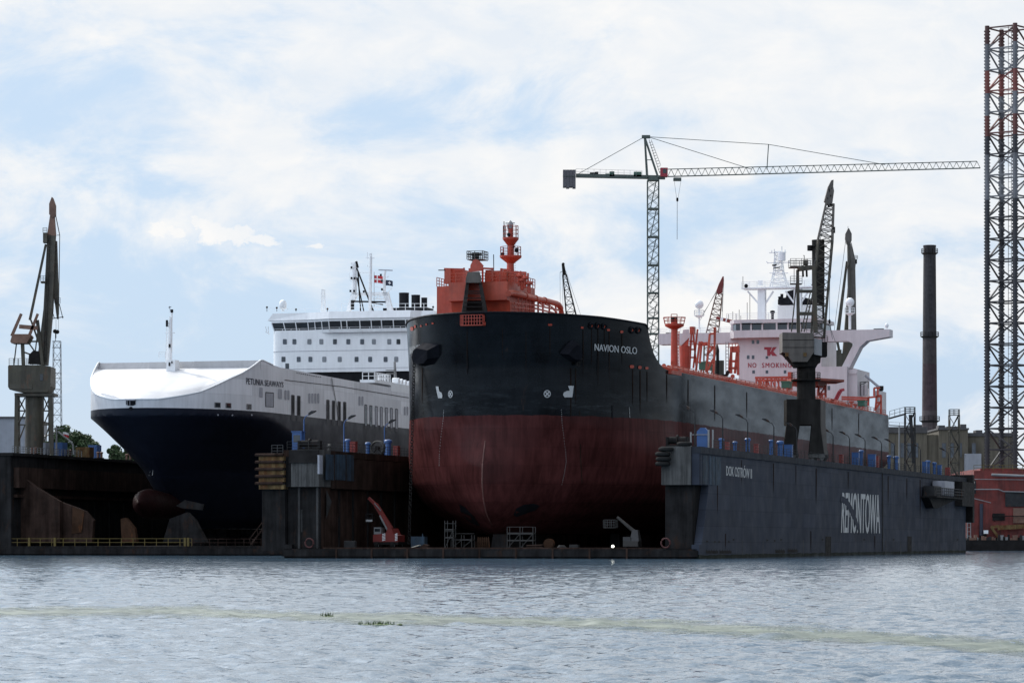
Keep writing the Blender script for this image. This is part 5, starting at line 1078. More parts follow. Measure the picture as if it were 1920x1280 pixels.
mb = MB(); mb.bar(FE.p(320,585,ym), FE.p(317.5,574,ym), .04); mb.bar(FE.p(316,576.5,ym), FE.p(321,575,ym), .05); mb.build('wind_vane', M['darksteel'], fe)
# ---- accommodation block
y0 = 116.0
xl, xr = -16.2, 15.5
zb_, z1 = FE.p(640, 697, y0).z, FE.p(640, 618, y0).z
def rplan(x0, x1, ya, yb_, r, n=6):
    P = [(x0+r-r*math.cos(R(90*k/n)), ya+r-r*math.sin(R(90*k/n))) for k in range(n+1)]
    P += [(x1-r+r*math.sin(R(90*k/n)), ya+r-r*math.cos(R(90*k/n))) for k in range(n+1)]
    return P + [(x1, yb_), (x0, yb_)]
mb = MB(); mb.prism(rplan(xl, xr, y0, y0+28, 2.5), 'z', zb_, z1); acc = mb.build('accommodation', M['white'], fe, smooth=True, auto=30)
mb = MB(); mb.prism(rplan(xl+.3, xr-.3, y0+.5, y0+27, 2.2), 'z', 31.4, zb_); mb.build('house_base', M['black'], fe)
AB = Target(acc, FE)
for row, xs in ((640.5, (534,552,580,602.5,628,653,679,701,730,747)), (673.5, (531.5,560,582,608,637,668.5,694,723,743))):
    for k, px in enumerate(xs):
        mb = MB(); AB.rect(mb, px-4, row-5.2, px+4, row+5.2, .2, .03); w = mb.build('window', M['palegrey'], fe); mb = MB(); AB.rect(mb, px-3.2, row-4.5, px+3.4, row+4.6, .2, .06); mb.build('pane', M[('portglass','paleglass','portglass','glass','paleglass')[(k*7+int(row))%5]], w)
mb = MB(); AB.rect(mb, 535, 681, 542, 694, .08, .03); mb.build('door', M['glass'], fe)
for py in (657, 690.5):
    mb = MB(); mb.prism(rplan(xl-.05, xr+.05, y0-.05, y0+28, 2.5), 'z', FE.p(640,py,y0).z-.04, FE.p(640,py,y0).z+.04); mb.build('deck_line', M['palegrey'], fe)
# bridge: angled windows under a deep fascia
yb_ = y0-1.2; zt = FE.p(680, 583, yb_).z; zf = FE.p(680, 596.5, yb_).z; zw = FE.p(680, 601, yb_).z; zs = FE.p(680, 615.5, yb_).z; zq = FE.p(680, 622, yb_).z
XA = lambda px: FE.xa(px, yb_)
def bplan(e, f): # e: outwards offset; f: forward offset
    c = XA(657); d = XA(617)-c; g = XA(572)-c; h = XA(499)-c; dr = XA(770)-c; gr = XA(785)-c; hr = XA(812)-c
    P = [(h-e, 2.6-f+e*.4), (g, 2.0-f), (d, 0-f), (dr, 0-f), (gr, 2.0-f), (hr+e, 2.6-f+e*.4), (hr+e, 16), (h-e, 16)]
    return [(c+x, yb_+y) for x, y in P]
def loft(mb, P, za, Q, zb2):
    n = len(P); mb.add([(x, y, za) for x, y in P]+[(x, y, zb2) for x, y in Q], [(i, (i+1) % n, n+(i+1) % n, n+i) for i in range(n)]+[tuple(range(n-1,-1,-1)), tuple(range(n, 2*n))])
mb = MB(); loft(mb, bplan(.5, .5), zf, bplan(-.6, .0), zt); br = mb.build('bridge_roof', M['white'], fe)
mb = MB(); loft(mb, bplan(-.35, .15), zw, bplan(-.1, .2), zf-.02); mb.build('bridge_soffit', M['white'], fe)
mb = MB(); loft(mb, bplan(-.85, -.35), zs, bplan(-.4, .12), zw); bw = mb.build('bridge_windows', M['glass'], fe)
mb = MB(); loft(mb, bplan(-.9, -.4), zq, bplan(-.75, -.25), zs-.01); mb.build('bridge_apron', M['white'], fe)
P, Q = bplan(-.83, -.31), bplan(-.38, .16)
mb = MB()
def mull(i, t):
    a = Vector((*P[i], zs)).lerp(Vector((*P[i+1], zs)), t); b = Vector((*Q[i], zw)).lerp(Vector((*Q[i+1], zw)), t); mb.bar(a+Vector((0,-.06,0)), b+Vector((0,-.06,0)), .085)
for t in (0,.33,.66,1): mull(0, t)
for t in (.33,.66,1): mull(1, t)
for t in (.15,.22,.38,.52,.645,.79,.94,1): mull(2, t)
mull(3, 1)
mull(4, .5)
mb.build('window_mullions', M['white'], bw)
mb = MB(); mb.rail([(x, y-.4, zq+.05) for x, y in bplan(-.9, -.4)[:6]], .95, 2.1, .03, 1); mb.build('window_walkway', M['white'], bw)
mb = MB(); mb.bar(FE.p(500,623,yb_+3), FE.p(498,612,yb_+3), .06); mb.bar(FE.p(506,627,yb_+3), FE.p(498,622,yb_+3), .08); mb.bar(FE.p(503,625,yb_+3), FE.p(503,612,yb_+3), .06); mb.build('wing_bracket', M['white'], fe)
mb = MB(); mb.rail([FE.p(640,583,yb_+5), FE.p(812,583,yb_+5)], 1.5, 2, .04, 2); mb.rail([FE.p(505,583,yb_+5)+Vector((0,0,0)), FE.p(640,583,yb_+5)], .5, 4, .03, 1); mb.build('monkey_railing', M['white'], fe)
mb = MB(); c = FE.p(530.5, 570, yb_+4); mb.lathe(c, [(.4,-1.1),(.72,-.9),(.75,.1),(.55,.65),(.05,.85)], 14); dm = mb.build('satellite_dome', M['white'], fe, smooth=True); mb = MB(); mb.cyl(FE.p(530.5,584,yb_+4), FE.p(530.5,577,yb_+4), .12, n=6); mb.bar(FE.p(533.5,584,yb_+4), FE.p(530.5,578,yb_+4), .05); mb.bar(FE.p(527.5,584,yb_+4), FE.p(530.5,578,yb_+4), .05); mb.build('dome_leg', M['white'], dm)
for px, py in ((500.5,576),(812,575.5),(555,580),(614,579),(519,577)): mb = MB(); mb.ball(FE.p(px,py,yb_+3), .22, 8); mb.cyl(FE.p(px,py,yb_+3), FE.p(px,584,yb_+3), .06, n=6); mb.build('bridge_lamp', M['darksteel'], fe)
mb = MB(); mb.truss(FE.p(606,584,yb_+5), FE.p(606,543,yb_+5), .75, .5, 6, .05, .03); mb.bar(FE.p(602,582,yb_+5), FE.p(602.5,545,yb_+5), .04); mb.build('aerial_tower', M['white'], fe)
# goal-post mast with crane and radar
yg = yb_+7
def G(px, py): return FE.p(px, py, yg)
mb = MB()
def plate(pts, d=.9):
    n = len(pts); A = [G(*p) for p in pts]; B_ = [a+Vector((0,d,0)) for a in A]; mb.add(A+B_, [tuple(range(n)), tuple(range(n,2*n))]+[(i,(i+1)%n,n+(i+1)%n,n+i) for i in range(n)])
plate([(649,583),(658.5,549),(670,549),(656,583)]); plate([(658.5,549),(725,547),(727,553),(669,554)]); plate([(717,549),(727,547),(736,583),(727,583)])
mb.build('goalpost_mast', M['white'], fe)
mb = MB(); mb.cyl(G(664,549), G(664.5,495), .55, .45, 10); mb.bar(G(656,505), G(672,505), .1); mb.bar(G(655,512), G(657,527), .06); mb.bar(G(660,549), G(660,515), .06); plate([(658,493),(668,491),(669,500),(660,502)], .8); mb.build('mast_post', M['white'], fe)
mb = MB(); mb.bar(G(668,490), G(671,502), .2); mb.bar(G(669,503), G(700,583), .14); mb.bar(G(671,508), G(676,583), .12); mb.bar(G(669,520), G(682,583), .1); mb.bar(G(662,565), G(723,566), .16); mb.bar(G(690,566), G(718,571), .12)
mb.cyl(G(661,580), G(661,563), .35, n=8); mb.build('crane_rigging', M['soot'], fe)
mb = MB()
for px, py in ((661,502),(661,522),(667,522),(659,546),(666,546),(716,516),(718,527),(718,543),(684,547)): mb = MB(); mb.cyl(G(px,py+2)-Vector((0,.7,0)), G(px,py-2)-Vector((0,.7,0)), .2, n=8); mb.build('mast_lamp', M['black'], fe)
mb = MB(); mb.cyl(G(694,583), G(695,480), .34, .3, 8); mb.bar(G(686,483), G(702,484), .08); mb.bar(G(689,473), G(689,486), .05); mb.bar(G(697,474), G(697,483), .05); mb.bar(G(672,511), G(696,511), .06); mb.bar(G(688,500), G(690,497), .07); mb.bar(G(693,478), G(696,476), .15); mb.build('pole_mast', M['white'], fe)
mb = MB(); mb.cyl(G(720,548), G(721,512), .38, .25, 8); mb.ball(G(722,510), .28, 8); mb.bar(G(727,549), G(735,540), .06); mb.bar(G(735,540), G(700,538), .05); mb.bar(G(725,520), G(729,518), .07); mb.build('radar_post', M['white'], fe)
mb = MB(); mb.bar(G(710,506), G(736,507), .11); mb.build('radar_scanner', M['palegrey'], fe)
mb = MB(); mb.truss(G(700,556), G(726,556), 1.0, 1.0, 4, .04, .03); mb.bar(G(700,575), G(730,575), .05); mb.bar(G(700,570), G(730,570), .05); mb.build('mast_gallery', M['white'], fe)
for px, w, py in ((757.5,9.3,549),(779.5,8.2,553),(795.5,5.6,558)):
    mb = MB(); a, b = FE.p(px,583,yg+8), FE.p(px,py,yg+8); k = FE.w(a.x,yg+8).y/F; mb.lathe((a.x,a.y,a.z-1), [(w*k,0),(w*k,b.z-a.z+.75),(w*k*1.03,b.z-a.z+.76),(w*k*1.03,b.z-a.z+1),(w*k*.85,b.z-a.z+1)], 16); mb.build('funnel_stack', M['black'], fe, smooth=True, auto=35)
mb = MB(); pbox(mb, FE, 718, 800, 576, 584, yg+7, 5); mb.build('funnel_casing', M['black'], fe)
# liferaft platform on the near side
mb = MB(); yq = FE.ya(703, 15.5); yq2 = FE.ya(733, 15.5)
z_ = FE.q(720, 714, 15.5).z; mb.box(12.5, 15.5, yq, yq2+2, z_-.6, z_); mb.box(12.5, 15.52, yq2, 140, 31.3, 32.9); lp_ = mb.build('raft_platform', M['white'], fe)
mb = MB(); mb.rail([(15.4, yq, z_), (15.4, yq2, z_), (13, yq2, z_)], 1.4, 1.0, .07, 2); mb.rail([(13, yq+.1, z_), (15.4, yq+.1, z_)], 1.4, 1.0, .07, 2); mb.build('railing', M['white'], lp_)
mb = MB(); 
for i in range(4): q = FE.q(742+i*6.5, 714+i*2, 14.6); mb.cyl(q+Vector((-.6,0,0)), q+Vector((.7,0,0)), .62, n=10)
mb.build('raft_canister', M['white'], lp_, smooth=True, auto=40)
mb = MB(); q = FE.q(741.5, 712, 14.2); mb.cyl(q, FE.q(740, 678, 14.2), .3, .22, 8); mb.bar(FE.q(724,694,14.2), FE.q(740,694,14.2), .1); mb.bar(FE.q(725,700,14.2), FE.q(740,700,14.2), .1); mb.build('raft_davit', M['galv'], lp_)
# flags
def flag(fr, polys, label, name='flag'):
    o = None; t = None
    for k, (pts, m) in enumerate(polys):
        mb = MB()
        if k == 0:
            (x0, z0), (x1, z1_) = pts; n = 12
            def S(u, v): return (x0+(x1-x0)*u, .14*math.sin(u*7), z0+(z1_-z0)*v - .22*u*u)
            vs = [S(i/n, j) for i in range(n+1) for j in (0, 1)]; mb.add(vs, [(2*i, 2*i+2, 2*i+3, 2*i+1) for i in range(n)]); t = thing(name, label, 'flag', fr); mb.build('cloth', m, t)
        else:
            (u0, v0), (u1, v1) = pts; n = 8
            for off in (-.02, .02): mb.add([(S(u0+(u1-u0)*i/n, v)[0], S(u0+(u1-u0)*i/n, v)[1]+off, S(u0+(u1-u0)*i/n, v)[2]) for i in range(n+1) for v in (v0, v1)], [(2*i, 2*i+2, 2*i+3, 2*i+1) for i in range(n)])
            mb.build('emblem', m, t)
    return t
M['flagred'] = mat('red_flag_cloth', (.42,.03,.04), .8, var=.05); M['flagnavy'] = mat('navy_flag_cloth', (.02,.03,.06), .8, var=.05); M['flagwhite'] = mat('white_flag_cloth', (.75,.75,.75), .8, var=.03)
q = FE.w(*G(701.5, 530)); f = Fr(q, 0); fl = flag(f, [(((0,0),(1.75,1.5)), M['flagred']), (((0,.42),(1,.58)), M['flagwhite']), (((.3,0),(.42,1)), M['flagwhite'])], 'red flag with a white cross flying above the ferry bridge')
mb = MB(); mb.cyl((0,.03,-5), (0,.03,2.2), .05, n=6); mb.build('staff', M['galv'], fl)
q = FE.w(*G(722.5, 535)); f = Fr(q, 0); flag(f, [(((0,0),(1.5,1.1)), M['flagnavy']), (((.35,.42),(.75,.6)), M['flagwhite']), (((.5,.2),(.6,.8)), M['flagwhite'])], 'dark blue house flag with a white cross on the ferry radar post')

# ---------------------------------------------------------------- dock under the ferry
FD = FE.sub(0, -4, 0)
fd = thing('floating_dock', 'dark rust brown floating dock with yellow front rail holding the white ferry', 'floating dock', FD)
mb = MB(); mb.box(-30, 30, 0, 225, -2.5, 1.5); mb.box(-30.1, 30, -.5, -.01, .2, 1.1); mb.build('pontoon', M['dockdark'], fd)
ZT = 17.0
mb = MB(); mb.box(-26.5, -20.2, 0, 225, 1.51, ZT-.5); mb.build('wing_wall', M['dockdark'], fd)
mb = MB(); mb.box(-26.8, -19.8, -.3, 225.1, ZT-.49, ZT); mb.build('coping', M['soot'], fd)
mb = MB(); mb.box(-20.19, -19.2, 1, 224, 11.2, 14.6); mb.box(-20.19, -19.6, 1, 224, 9.6, 10.1); mb.build('sponson', M['dockrust'], fd)
for y in range(8, 70, 7): mb = MB(); mb.box(-20.19, -19.95, y, y+.3, 1.52, 9.5); mb.build('wall_rib', M['dockdark'], fd)
mb = MB(); mb.box(25, 30, .5, 225, 1.51, ZT-.3); mb.build('wing_wall', M['dockdark'], fd)
def bracket(pts, yq, d, m, nm):
    mb = MB(); P = [FD.p(x, y, yq) for x, y in pts]; n = len(P); mb.add(P+[p+Vector((0,d,0)) for p in P], [tuple(range(n)), tuple(range(n,2*n))]+[(i,(i+1)%n,n+(i+1)%n,n+i) for i in range(n)]); return mb.build(nm, m, fd)
bracket([(4,1016),(14,876),(25,880),(66,912),(112,940),(112,1016)], 4, 1.2, M['dockrust'], 'sloping_buttress')
bracket([(112,1016),(112,940),(140,950),(160,958),(175,975),(172,1016)], 5.5, 1, M['dockrust'], 'buttress_plate')
bracket([(134,1000),(136,950),(158,957),(153,998)], 5.35, .1, M['duskrust'], 'rust_panel')
bracket([(228,1016),(226,972),(236,970),(252,990),(256,1016)], 5, 1, M['duskrust'], 'buttress_plate')
bracket([(305,1016),(318,972),(350,960),(364,975),(386,1016)], 4.5, 1.5, M['dockdark'], 'keel_support')
bracket([(330,948),(346,937),(382,945),(380,956),(340,952)], 7, .4, M['dockdark'], 'bulb_stage')
mb = MB(); xs = [FD.xa(px, .3) for px in (-10, 55, 175, 250, 345, 360, 380)]
def yrail(x0, x1): mb.rail([(x0, .2, 1.5), (x1, .2, 1.5)], 1.25, 2.1, .05, 2)
yrail(xs[0], xs[5]); mb.build('front_rail', M['yellow'], fd)
mb = MB(); mb.rail([(xs[5]+.1, .2, 1.5), (29.5, .2, 1.5)], 1.2, 1.5, .045, 2); mb.build('front_rail', M['dockrust'], fd)
for px in (55, 103, 347, 353): mb = MB(); x = FD.xa(px, .1); mb.box(x-.18, x+.18, -.05, .2, 1.5, 2.9); mb.build('rail_post', M['yellow'], fd)
mb = MB(); mb.rail([(-20, 0, ZT), (-20, 30, ZT)], 1.1, 1.5, .05, 3); mb.build('wall_railing', M['galv'], fd)
for i in range(24): mb = MB(); mb.taper(-2, 2, 30+i*7, 32+i*7, 1.52, 4.5, .8); mb.build('keel_block', M['dockdark'], fd)
# things on the ferry dock's wall
def wallbox(px0, px1, py0, x, m, label, nm, cat):
    y = FD.ya((px0+px1)/2, x); b = FD.w(x, y); k = F/b.y; w = (px1-px0)/k; f = FD.sub(x, y, ZT); h = f.za(py0, 0, 0); t = thing(nm, label, cat, f); mb = MB(); mb.box(-w/2, w/2, 0, 2.2, .12, h); mb.box(-w/2+.1, w/2-.1, .1, 2.1, 0, .12); mb.build('body', m, t); mb = MB()
    n = max(2, int(w/.35))
    for i in range(n): mb.box(-w/2+w*(i+.2)/n, -w/2+w*(i+.5)/n, -.05, -.002, .25, h-.15)
    mb.build('ribs', m, t)
wallbox(58, 86, 829, -22, M['hallgrey'], 'grey container on the ferry dock wall left of the white gantry mast', 'container', 'container')
wallbox(100, 117.5, 829, -21.6, M['blue'], 'blue container behind the white gantry mast', 'container', 'container')
wallbox(141, 168, 838, -21.4, M['fender'], 'orange container on the ferry dock wall before the trees', 'container', 'container')
wallbox(165, 182, 834, -22.6, M['blue'], 'blue grey container right of the orange one', 'container', 'container')
b0 = None
for px, lab in ((63,'rusty bollard pair left of the blue container on the ferry dock'),(128,'rusty bollard pair between blue and orange containers'),(187,'rusty bollard pair right of the orange container'),(241,'rusty bollard pair nearest the ferry bow')):
    x = -20.6; f = FD.sub(x, FD.ya(px, x), ZT)
    if b0 is None:
        b0 = thing('bollard', lab, 'bollard', f, 'bollards along the ferry dock wall'); mb = MB(); mb.box(-.7,.7,-.35,.35,0,.15); mb.build('base', M['soot'], b0)
        for s in (-.35,.35): mb = MB(); mb.lathe((s,0,.15), [(.2,0),(.2,.75),(.3,.8),(.3,1.0),(.1,1.05)], 10); mb.build('post', M['rustcrane'], b0)
    else: dup(b0, f, lab)
x = -21; f = FD.sub(x, FD.ya(106, x), ZT); t = thing('gantry_mast', 'white mast with two long sloping arms on the ferry dock wall', 'mast', f); mb = MB(); mb.cyl((0,0,0), f.p(106,797,0), .16, .12, 8); mb.bar(f.p(99,805,0), f.p(119,802,0), .08); mb.build('pole', M['galv'], t)
mb = MB(); mb.cyl(f.p(59,829,0), f.p(104,809,0), .13, n=6); mb.build('arm', M['galv'], t); mb = MB(); mb.tube([f.p(109,809,0), f.p(132,827,0), f.p(137,834,0), f.p(138,852,0)], .14, 6); mb.build('arm', M['galv'], t)
fp2 = Fr(f.w(*f.p(118,818,0)), 0); flag(fp2, [(((0,0),(1.0,.8)), M['flagred']), (((0,.5),(1,1)), M['flagwhite'])], 'small red and white flag by the white gantry mast')
# ---------------------------------------------------------------- cranes
def seg4(mb, a, b, wa, wb, da=1.0, db=None):
    """tapered box beam from a to b; widths in the x/z plane, depth along y"""
    db = da if db is None else db; a, b = Vector(a), Vector(b); n = (b-a).cross(Vector((0,1,0))).normalized(); Y_ = Vector((0,1,0))
    vs = [a+n*wa/2-Y_*da/2, a-n*wa/2-Y_*da/2, a-n*wa/2+Y_*da/2, a+n*wa/2+Y_*da/2, b+n*wb/2-Y_*db/2, b-n*wb/2-Y_*db/2, b-n*wb/2+Y_*db/2, b+n*wb/2+Y_*db/2]
    return mb.add(vs, [(0,1,2,3),(4,5,6,7),(0,1,5,4),(1,2,6,5),(2,3,7,6),(3,0,4,7)])
def px_w(fr, w, y=0): return w*fr.w(0, y).y/F
def poly_y(mb, fr, pts, y, d):
    P = [fr.p(*p, y) for p in pts]; n = len(P); return mb.add(P+[p+Vector((0,d,0)) for p in P], [tuple(range(n)), tuple(range(n,2*n))]+[(i,(i+1)%n,n+(i+1)%n,n+i) for i in range(n)])
# near crane on the right-hand dock wall
y_ = DK.ya(1512, 27.2); K = Fr(DK.w(27.2, y_, WT), 0)
kc = thing('dockside_crane', 'dark grey lattice-boom crane standing on the lettered dock wall', 'crane', K)
P = lambda px, py, y=0: K.p(px, py, y)
mb = MB(); poly_y(mb, K, [(1475,748),(1538,748),(1538,796),(1475,796)], -2.6, 5.2); mb.build('portal', M['craneblack'], kc)
legs = [([(1475,796),(1500,796),(1492,852),(1468,852)], -2.6), ([(1477,796),(1500,796),(1491,852),(1472,852)], 1.4), ([(1522,796),(1538,796),(1545,850),(1517,850)], -2.6), ([(1526,796),(1538,796),(1548,846),(1526,846)], 1.4)]
for pts, yy in legs: mb = MB(); poly_y(mb, K, pts, yy, 1.2); lg = mb.build('leg', M['craneblack'], kc); mb = MB(); c = P((pts[2][0]+pts[3][0])/2, pts[2][1], yy+.6); mb.box(c.x-1.3, c.x+1.3, yy+.1, yy+1.1, .45, c.z+.15); mb.cyl((c.x-.8, yy+.2, .36), (c.x-.8, yy+1, .36), .36, n=10); mb.cyl((c.x+.8, yy+.2, .36), (c.x+.8, yy+1, .36), .36, n=10); mb.build('bogie', M['dockpale'], lg)
mb = MB(); poly_y(mb, K, [(1538.3,749),(1548,752),(1548,796),(1552,852),(1543,852),(1538.3,796)], -2.4, 3.6); mb.build('leg_facing', M['greycrane'], kc)
mb = MB(); w = px_w(K, 17.5); mb.lathe(P(1511.5, 749), [(w,0),(w,P(0,690).z-P(0,749).z),(w*1.02,P(0,690).z-P(0,749).z),(w*1.35,P(0,680).z-P(0,749).z)], 16); mb.build('column', M['craneblack'], kc, smooth=True, auto=35)
mb = MB(); c = P(1511, 713); mb.lathe(c, [(px_w(K,27),-.1),(px_w(K,28),0),(px_w(K,28),.12),(px_w(K,16),.14)], 16); pl = mb.build('column_gallery', M['craneblack'], kc)
mb = MB()
for k in range(12):
    if k in (3,4): continue
    t0, t1 = 2*math.pi*k/12, 2*math.pi*(k+1)/12; r = px_w(K, 27); mb.rail([c+Vector((r*math.cos(t0), r*math.sin(t0), .12)), c+Vector((r*math.cos(t1), r*math.sin(t1), .12))], 1.1, 9, .04)
mb.build('gallery_railing', M['craneblack'], pl)
mb = MB(); poly_y(mb, K, [(1467,623),(1526,624),(1526,660),(1514,678),(1486,678),(1474,662),(1467,660)], -3.4, 6); mh = mb.build('machine_house', M['greycrane'], kc)
mb = MB(); poly_y(mb, K, [(1526.2,633),(1541,637),(1541,667),(1526.2,664)], -3.0, 5); mb.build('machine_house_side', M['galv'], kc)
mb = MB(); poly_y(mb, K, [(1470,663),(1540,664),(1538,680),(1528,686),(1492,688),(1482,676)], -2.2, 4); mb.build('slewing_frame', M['craneblack'], kc)
for px in (1475.5, 1509.5): mb = MB(); pbox(mb, K, px-3, px+3, 661, 668, -3.55, .2); mb.build('lamp_box', M['fender'], kc)
for py in (637, 651): mb = MB(); pbox(mb, K, 1467, 1526, py-.4, py+.4, -3.45, .04); mb.build('seam', M['craneblack'], mh)
mb = MB(); pbox(mb, K, 1541.3, 1551, 641, 668, -1.5, 3); mb.rail([P(1541,641,-1.6), P(1552,641,-1.6)], .9, .6, .04); mb.build('winch_bay', M['soot'], kc)
mb = MB(); mb.rail([P(1512,623,-3.3), P(1545,628,-3.3), P(1545,628,2)], 1.1, .9, .04); mb.build('house_railing', M['greycrane'], kc)
# A-frame
mb = MB()
for yy in (-1.6, 1.6):
    seg4(mb, P(1497,624,yy), P(1495.5,506,yy), .55, .45, .45); seg4(mb, P(1529,624,yy), P(1526,500,yy), .7, .6, .5)
    seg4(mb, P(1495,505,yy), P(1526,501,yy), .7, .7, .45); seg4(mb, P(1497,546,yy), P(1527,546,yy), .5, .5, .35); seg4(mb, P(1497,588,yy), P(1528,588,yy), .55, .55, .35)
mb.build('gantry_frame', M['khaki'], kc)
mb = MB(); mb.bar(P(1484,622,-1.4), P(1495,515,-1.4), .1); mb.bar(P(1484,622,1.4), P(1495,515,1.4), .1); mb.bar(P(1502,622,-1.5), P(1520,546,-1.5), .09); mb.bar(P(1508,622,1.5), P(1526,540,1.5), .09)
for k in range(10): mb.bar(P(1503+k*2,620-k*7.5,-1.5), P(1509+k*1.8,620-k*7.5,1.5), .05)
mb.build('gantry_braces', M['khaki'], kc)
mb = MB(); a, b = P(1482,498.5,-1.8), P(1524,498.5,-1.8); mb.box(a.x, b.x, -1.8, 1.8, a.z-.12, a.z); mb.rail([a, b], 1.15, 1, .04); mb.rail([(a.x,1.8,a.z),(b.x,1.8,b.z)], 1.15, 1, .04); mb.bar(P(1489,498,-1.8), P(1489,530,-1.8), .05); a, b = P(1482,531,-1.8), P(1504,531,-1.8); mb.box(a.x, b.x, -1.8, -.3, a.z-.15, a.z); mb.rail([a, b], 1.1, .9, .04); mb.build('gantry_platform', M['greycrane'], kc)
for px in (1505, 1512): mb = MB(); mb.cyl(P(px,498,-.5), P(px+.8,519,-.5), .16, n=6); mb.build('sheave_block', M['soot'], kc)
mb = MB(); mb.cyl(P(1506,492,-.6), P(1515,492,-.6), .45, n=10); mb.build('sheave', M['olive'], kc)
mb = MB(); mb.bar(P(1508,498,-.5), P(1508,479,-.5), .05); mb.bar(P(1508,479,-.5), P(1506,479,-.5), .05); mb.build('wind_vane', M['soot'], kc)
# lattice boom and head
mb = MB(); A_ = P(1533,632); Bm = P(1547,452); Tt = P(1556,382)
mb.truss(A_, Bm, px_w(K,24), px_w(K,27), 12, .13, .06, d0=1.4, d1=2.0); bm = mb.build('boom', M['khaki'], kc)
mb = MB(); mb.truss(Bm, Tt, px_w(K,27), px_w(K,14), 7, .13, .06, d0=2.0, d1=1.2); mb.build('boom_top', M['greycrane'], bm)
mb = MB(); poly_y(mb, K, [(1546,377),(1553,350),(1559,338),(1563,337),(1562.5,350),(1564,358),(1561,380),(1553,384)], -.7, 1.4); mb.build('boom_head', M['greycrane'], bm)
mb = MB(); 
for px, py, w, h in ((1555,357,1.6,6),(1559.5,353,1.6,2),(1557.5,367,2,3.5),(1552,372,1.2,3)): pbox(mb, K, px-w/2, px+w/2, py-h/2, py+h/2, -.75, .04)
mb.build('lightening_holes', M['soot'], bm)
mb = MB(); mb.cyl(P(1553,378,-.2), P(1557,388,-.2), .35, n=8); mb.build('head_sheave', M['soot'], bm)
mb = MB(); pbox(mb, K, 1561, 1566, 425.5, 437, -1, .05); mb.bar(P(1561,426,-1), P(1566,426,-1), .05); mb.ball(P(1564,435,-1), .14, 8); mb.build('hanging_lamp', M['soot'], bm)
mb = MB(); 
for a, b in (((1556,470),(1556,516)),((1557.2,470),(1556.8,516)),((1526,502),(1556,370)),((1525,500),(1540,440)),((1556,522),(1555,600)),((1555.5,610),(1566,640)),((1556,612),(1561,636))): mb.bar(P(*a,-.3), P(*b,-.3), .035)
mb.build('rope', M['rope'], kc)
mb = MB(); mb.lathe(P(1556.3,522,-.3), [(.05,0),(.14,.1),(.14,.5),(.05,.8)], 8); mb.lathe(P(1555.3,607,-.3), [(.08,0),(.18,.15),(.18,.55),(.05,.75)], 8); mb.build('hook_block', M['soot'], kc)
# box-boom cranes: the left one on the ferry dock, the far one behind the tanker
x = -23; yl_ = FD.ya(62, x); K = Fr(FD.w(x, yl_, ZT), 0)
lc = thing('dockside_crane', 'olive box-boom crane standing on the ferry dock wall', 'crane', K)
for pts, yy in (([(27.5,738),(33,738),(35,852),(26,852)],-2.5),([(91,738),(98,738),(100,852),(93,852)],-2.5),([(31,738),(36,738),(37,850),(31,850)],1.8),([(90,738),(95,738),(96,850),(91,850)],1.8)):
    mb = MB(); poly_y(mb, K, pts, yy, .9); mb.build('leg', M['khaki'], lc)
mb = MB(); pbox(mb, K, 27, 101, 736.5, 742, -2.6, 5.2); mb.build('portal', M['olive'], lc)
mb = MB(); w = px_w(K, 17.5); mb.lathe(K.p(65, 738), [(w*.7,0),(w,-.6),(w,-(K.p(65,738).z)+.1),(w*1.1,-(K.p(65,738).z)+.05)], 16); mb.build('column', M['khaki'], lc, smooth=True, auto=35)
mb = MB()
for x0, x1 in ((34,47),(82,93)):
    for py in (770, 796): mb.bar(K.p(x0,py,-2), K.p(x1,py,-2), .12)
    mb.bar(K.p(x0,770,-2), K.p(x1,745,-2), .1); mb.bar(K.p(x0,745,-2), K.p(x1,770,-2), .1); mb.bar(K.p(x0,796,-2), K.p(x1,770,-2), .1); mb.bar(K.p(x0,830,-2), K.p(x1,796,-2), .1)
mb.build('portal_bracing', M['khaki'], lc)
mb = MB(); poly_y(mb, K, [(15,686),(17,684),(80,684),(95,687),(95,724),(88,735),(40,735),(18,730),(15,725)], -3, 6); mh = mb.build('machine_house', M['khaki'], lc); mb = MB(); pbox(mb, K, 75, 80.5, 701, 713, -3.1, .08); mb.build('window', M['glass'], mh)
mb = MB(); mb.rail([K.p(50,684,-2.9), K.p(17,684,-2.9), K.p(17,684,2.8), K.p(88,684,2.8)], 1.1, .8, .035); mb.build('house_railing', M['olive'], mh); mb = MB()
for py in range(692, 730, 8): mb.box(K.xa(46,-3.1), K.xa(46.6,-3.1), -3.06, -3.0, K.p(46,py+8,-3).z, K.p(46,py,-3).z)
mb.build('rib', M['olive'], mh); mb = MB(); pbox(mb, K, 18, 60, 720, 729, -3.12, .1); mb.build('house_step', M['olive'], mh)
mb = MB(); seg4(mb, K.p(80,684), K.p(91,580), px_w(K,20), px_w(K,17), 1.6, 1.4); seg4(mb, K.p(91,580), K.p(97,442), px_w(K,17), px_w(K,15), 1.4, 1.1); bm = mb.build('boom', M['olive'], lc)
mb = MB(); seg4(mb, K.p(97,442), K.p(98.5,403), px_w(K,16), px_w(K,8), 1.1, .7); poly_y(mb, K, [(92,402),(92,382),(97,369),(99,371),(104,385),(104,405),(99,408)], -.5, 1.0); mb.build('boom_head', M['rustcrane'], bm)
mb = MB(); seg4(mb, K.p(104,452,.6), K.p(103,500,.6), px_w(K,6), px_w(K,11), .8); seg4(mb, K.p(103,500,.6), K.p(106.5,568,.6), px_w(K,11), px_w(K,8), .8); seg4(mb, K.p(106.5,568,.6), K.p(108.5,598,.6), px_w(K,7), px_w(K,3), .5); mb.build('jib', M['olive'], bm)
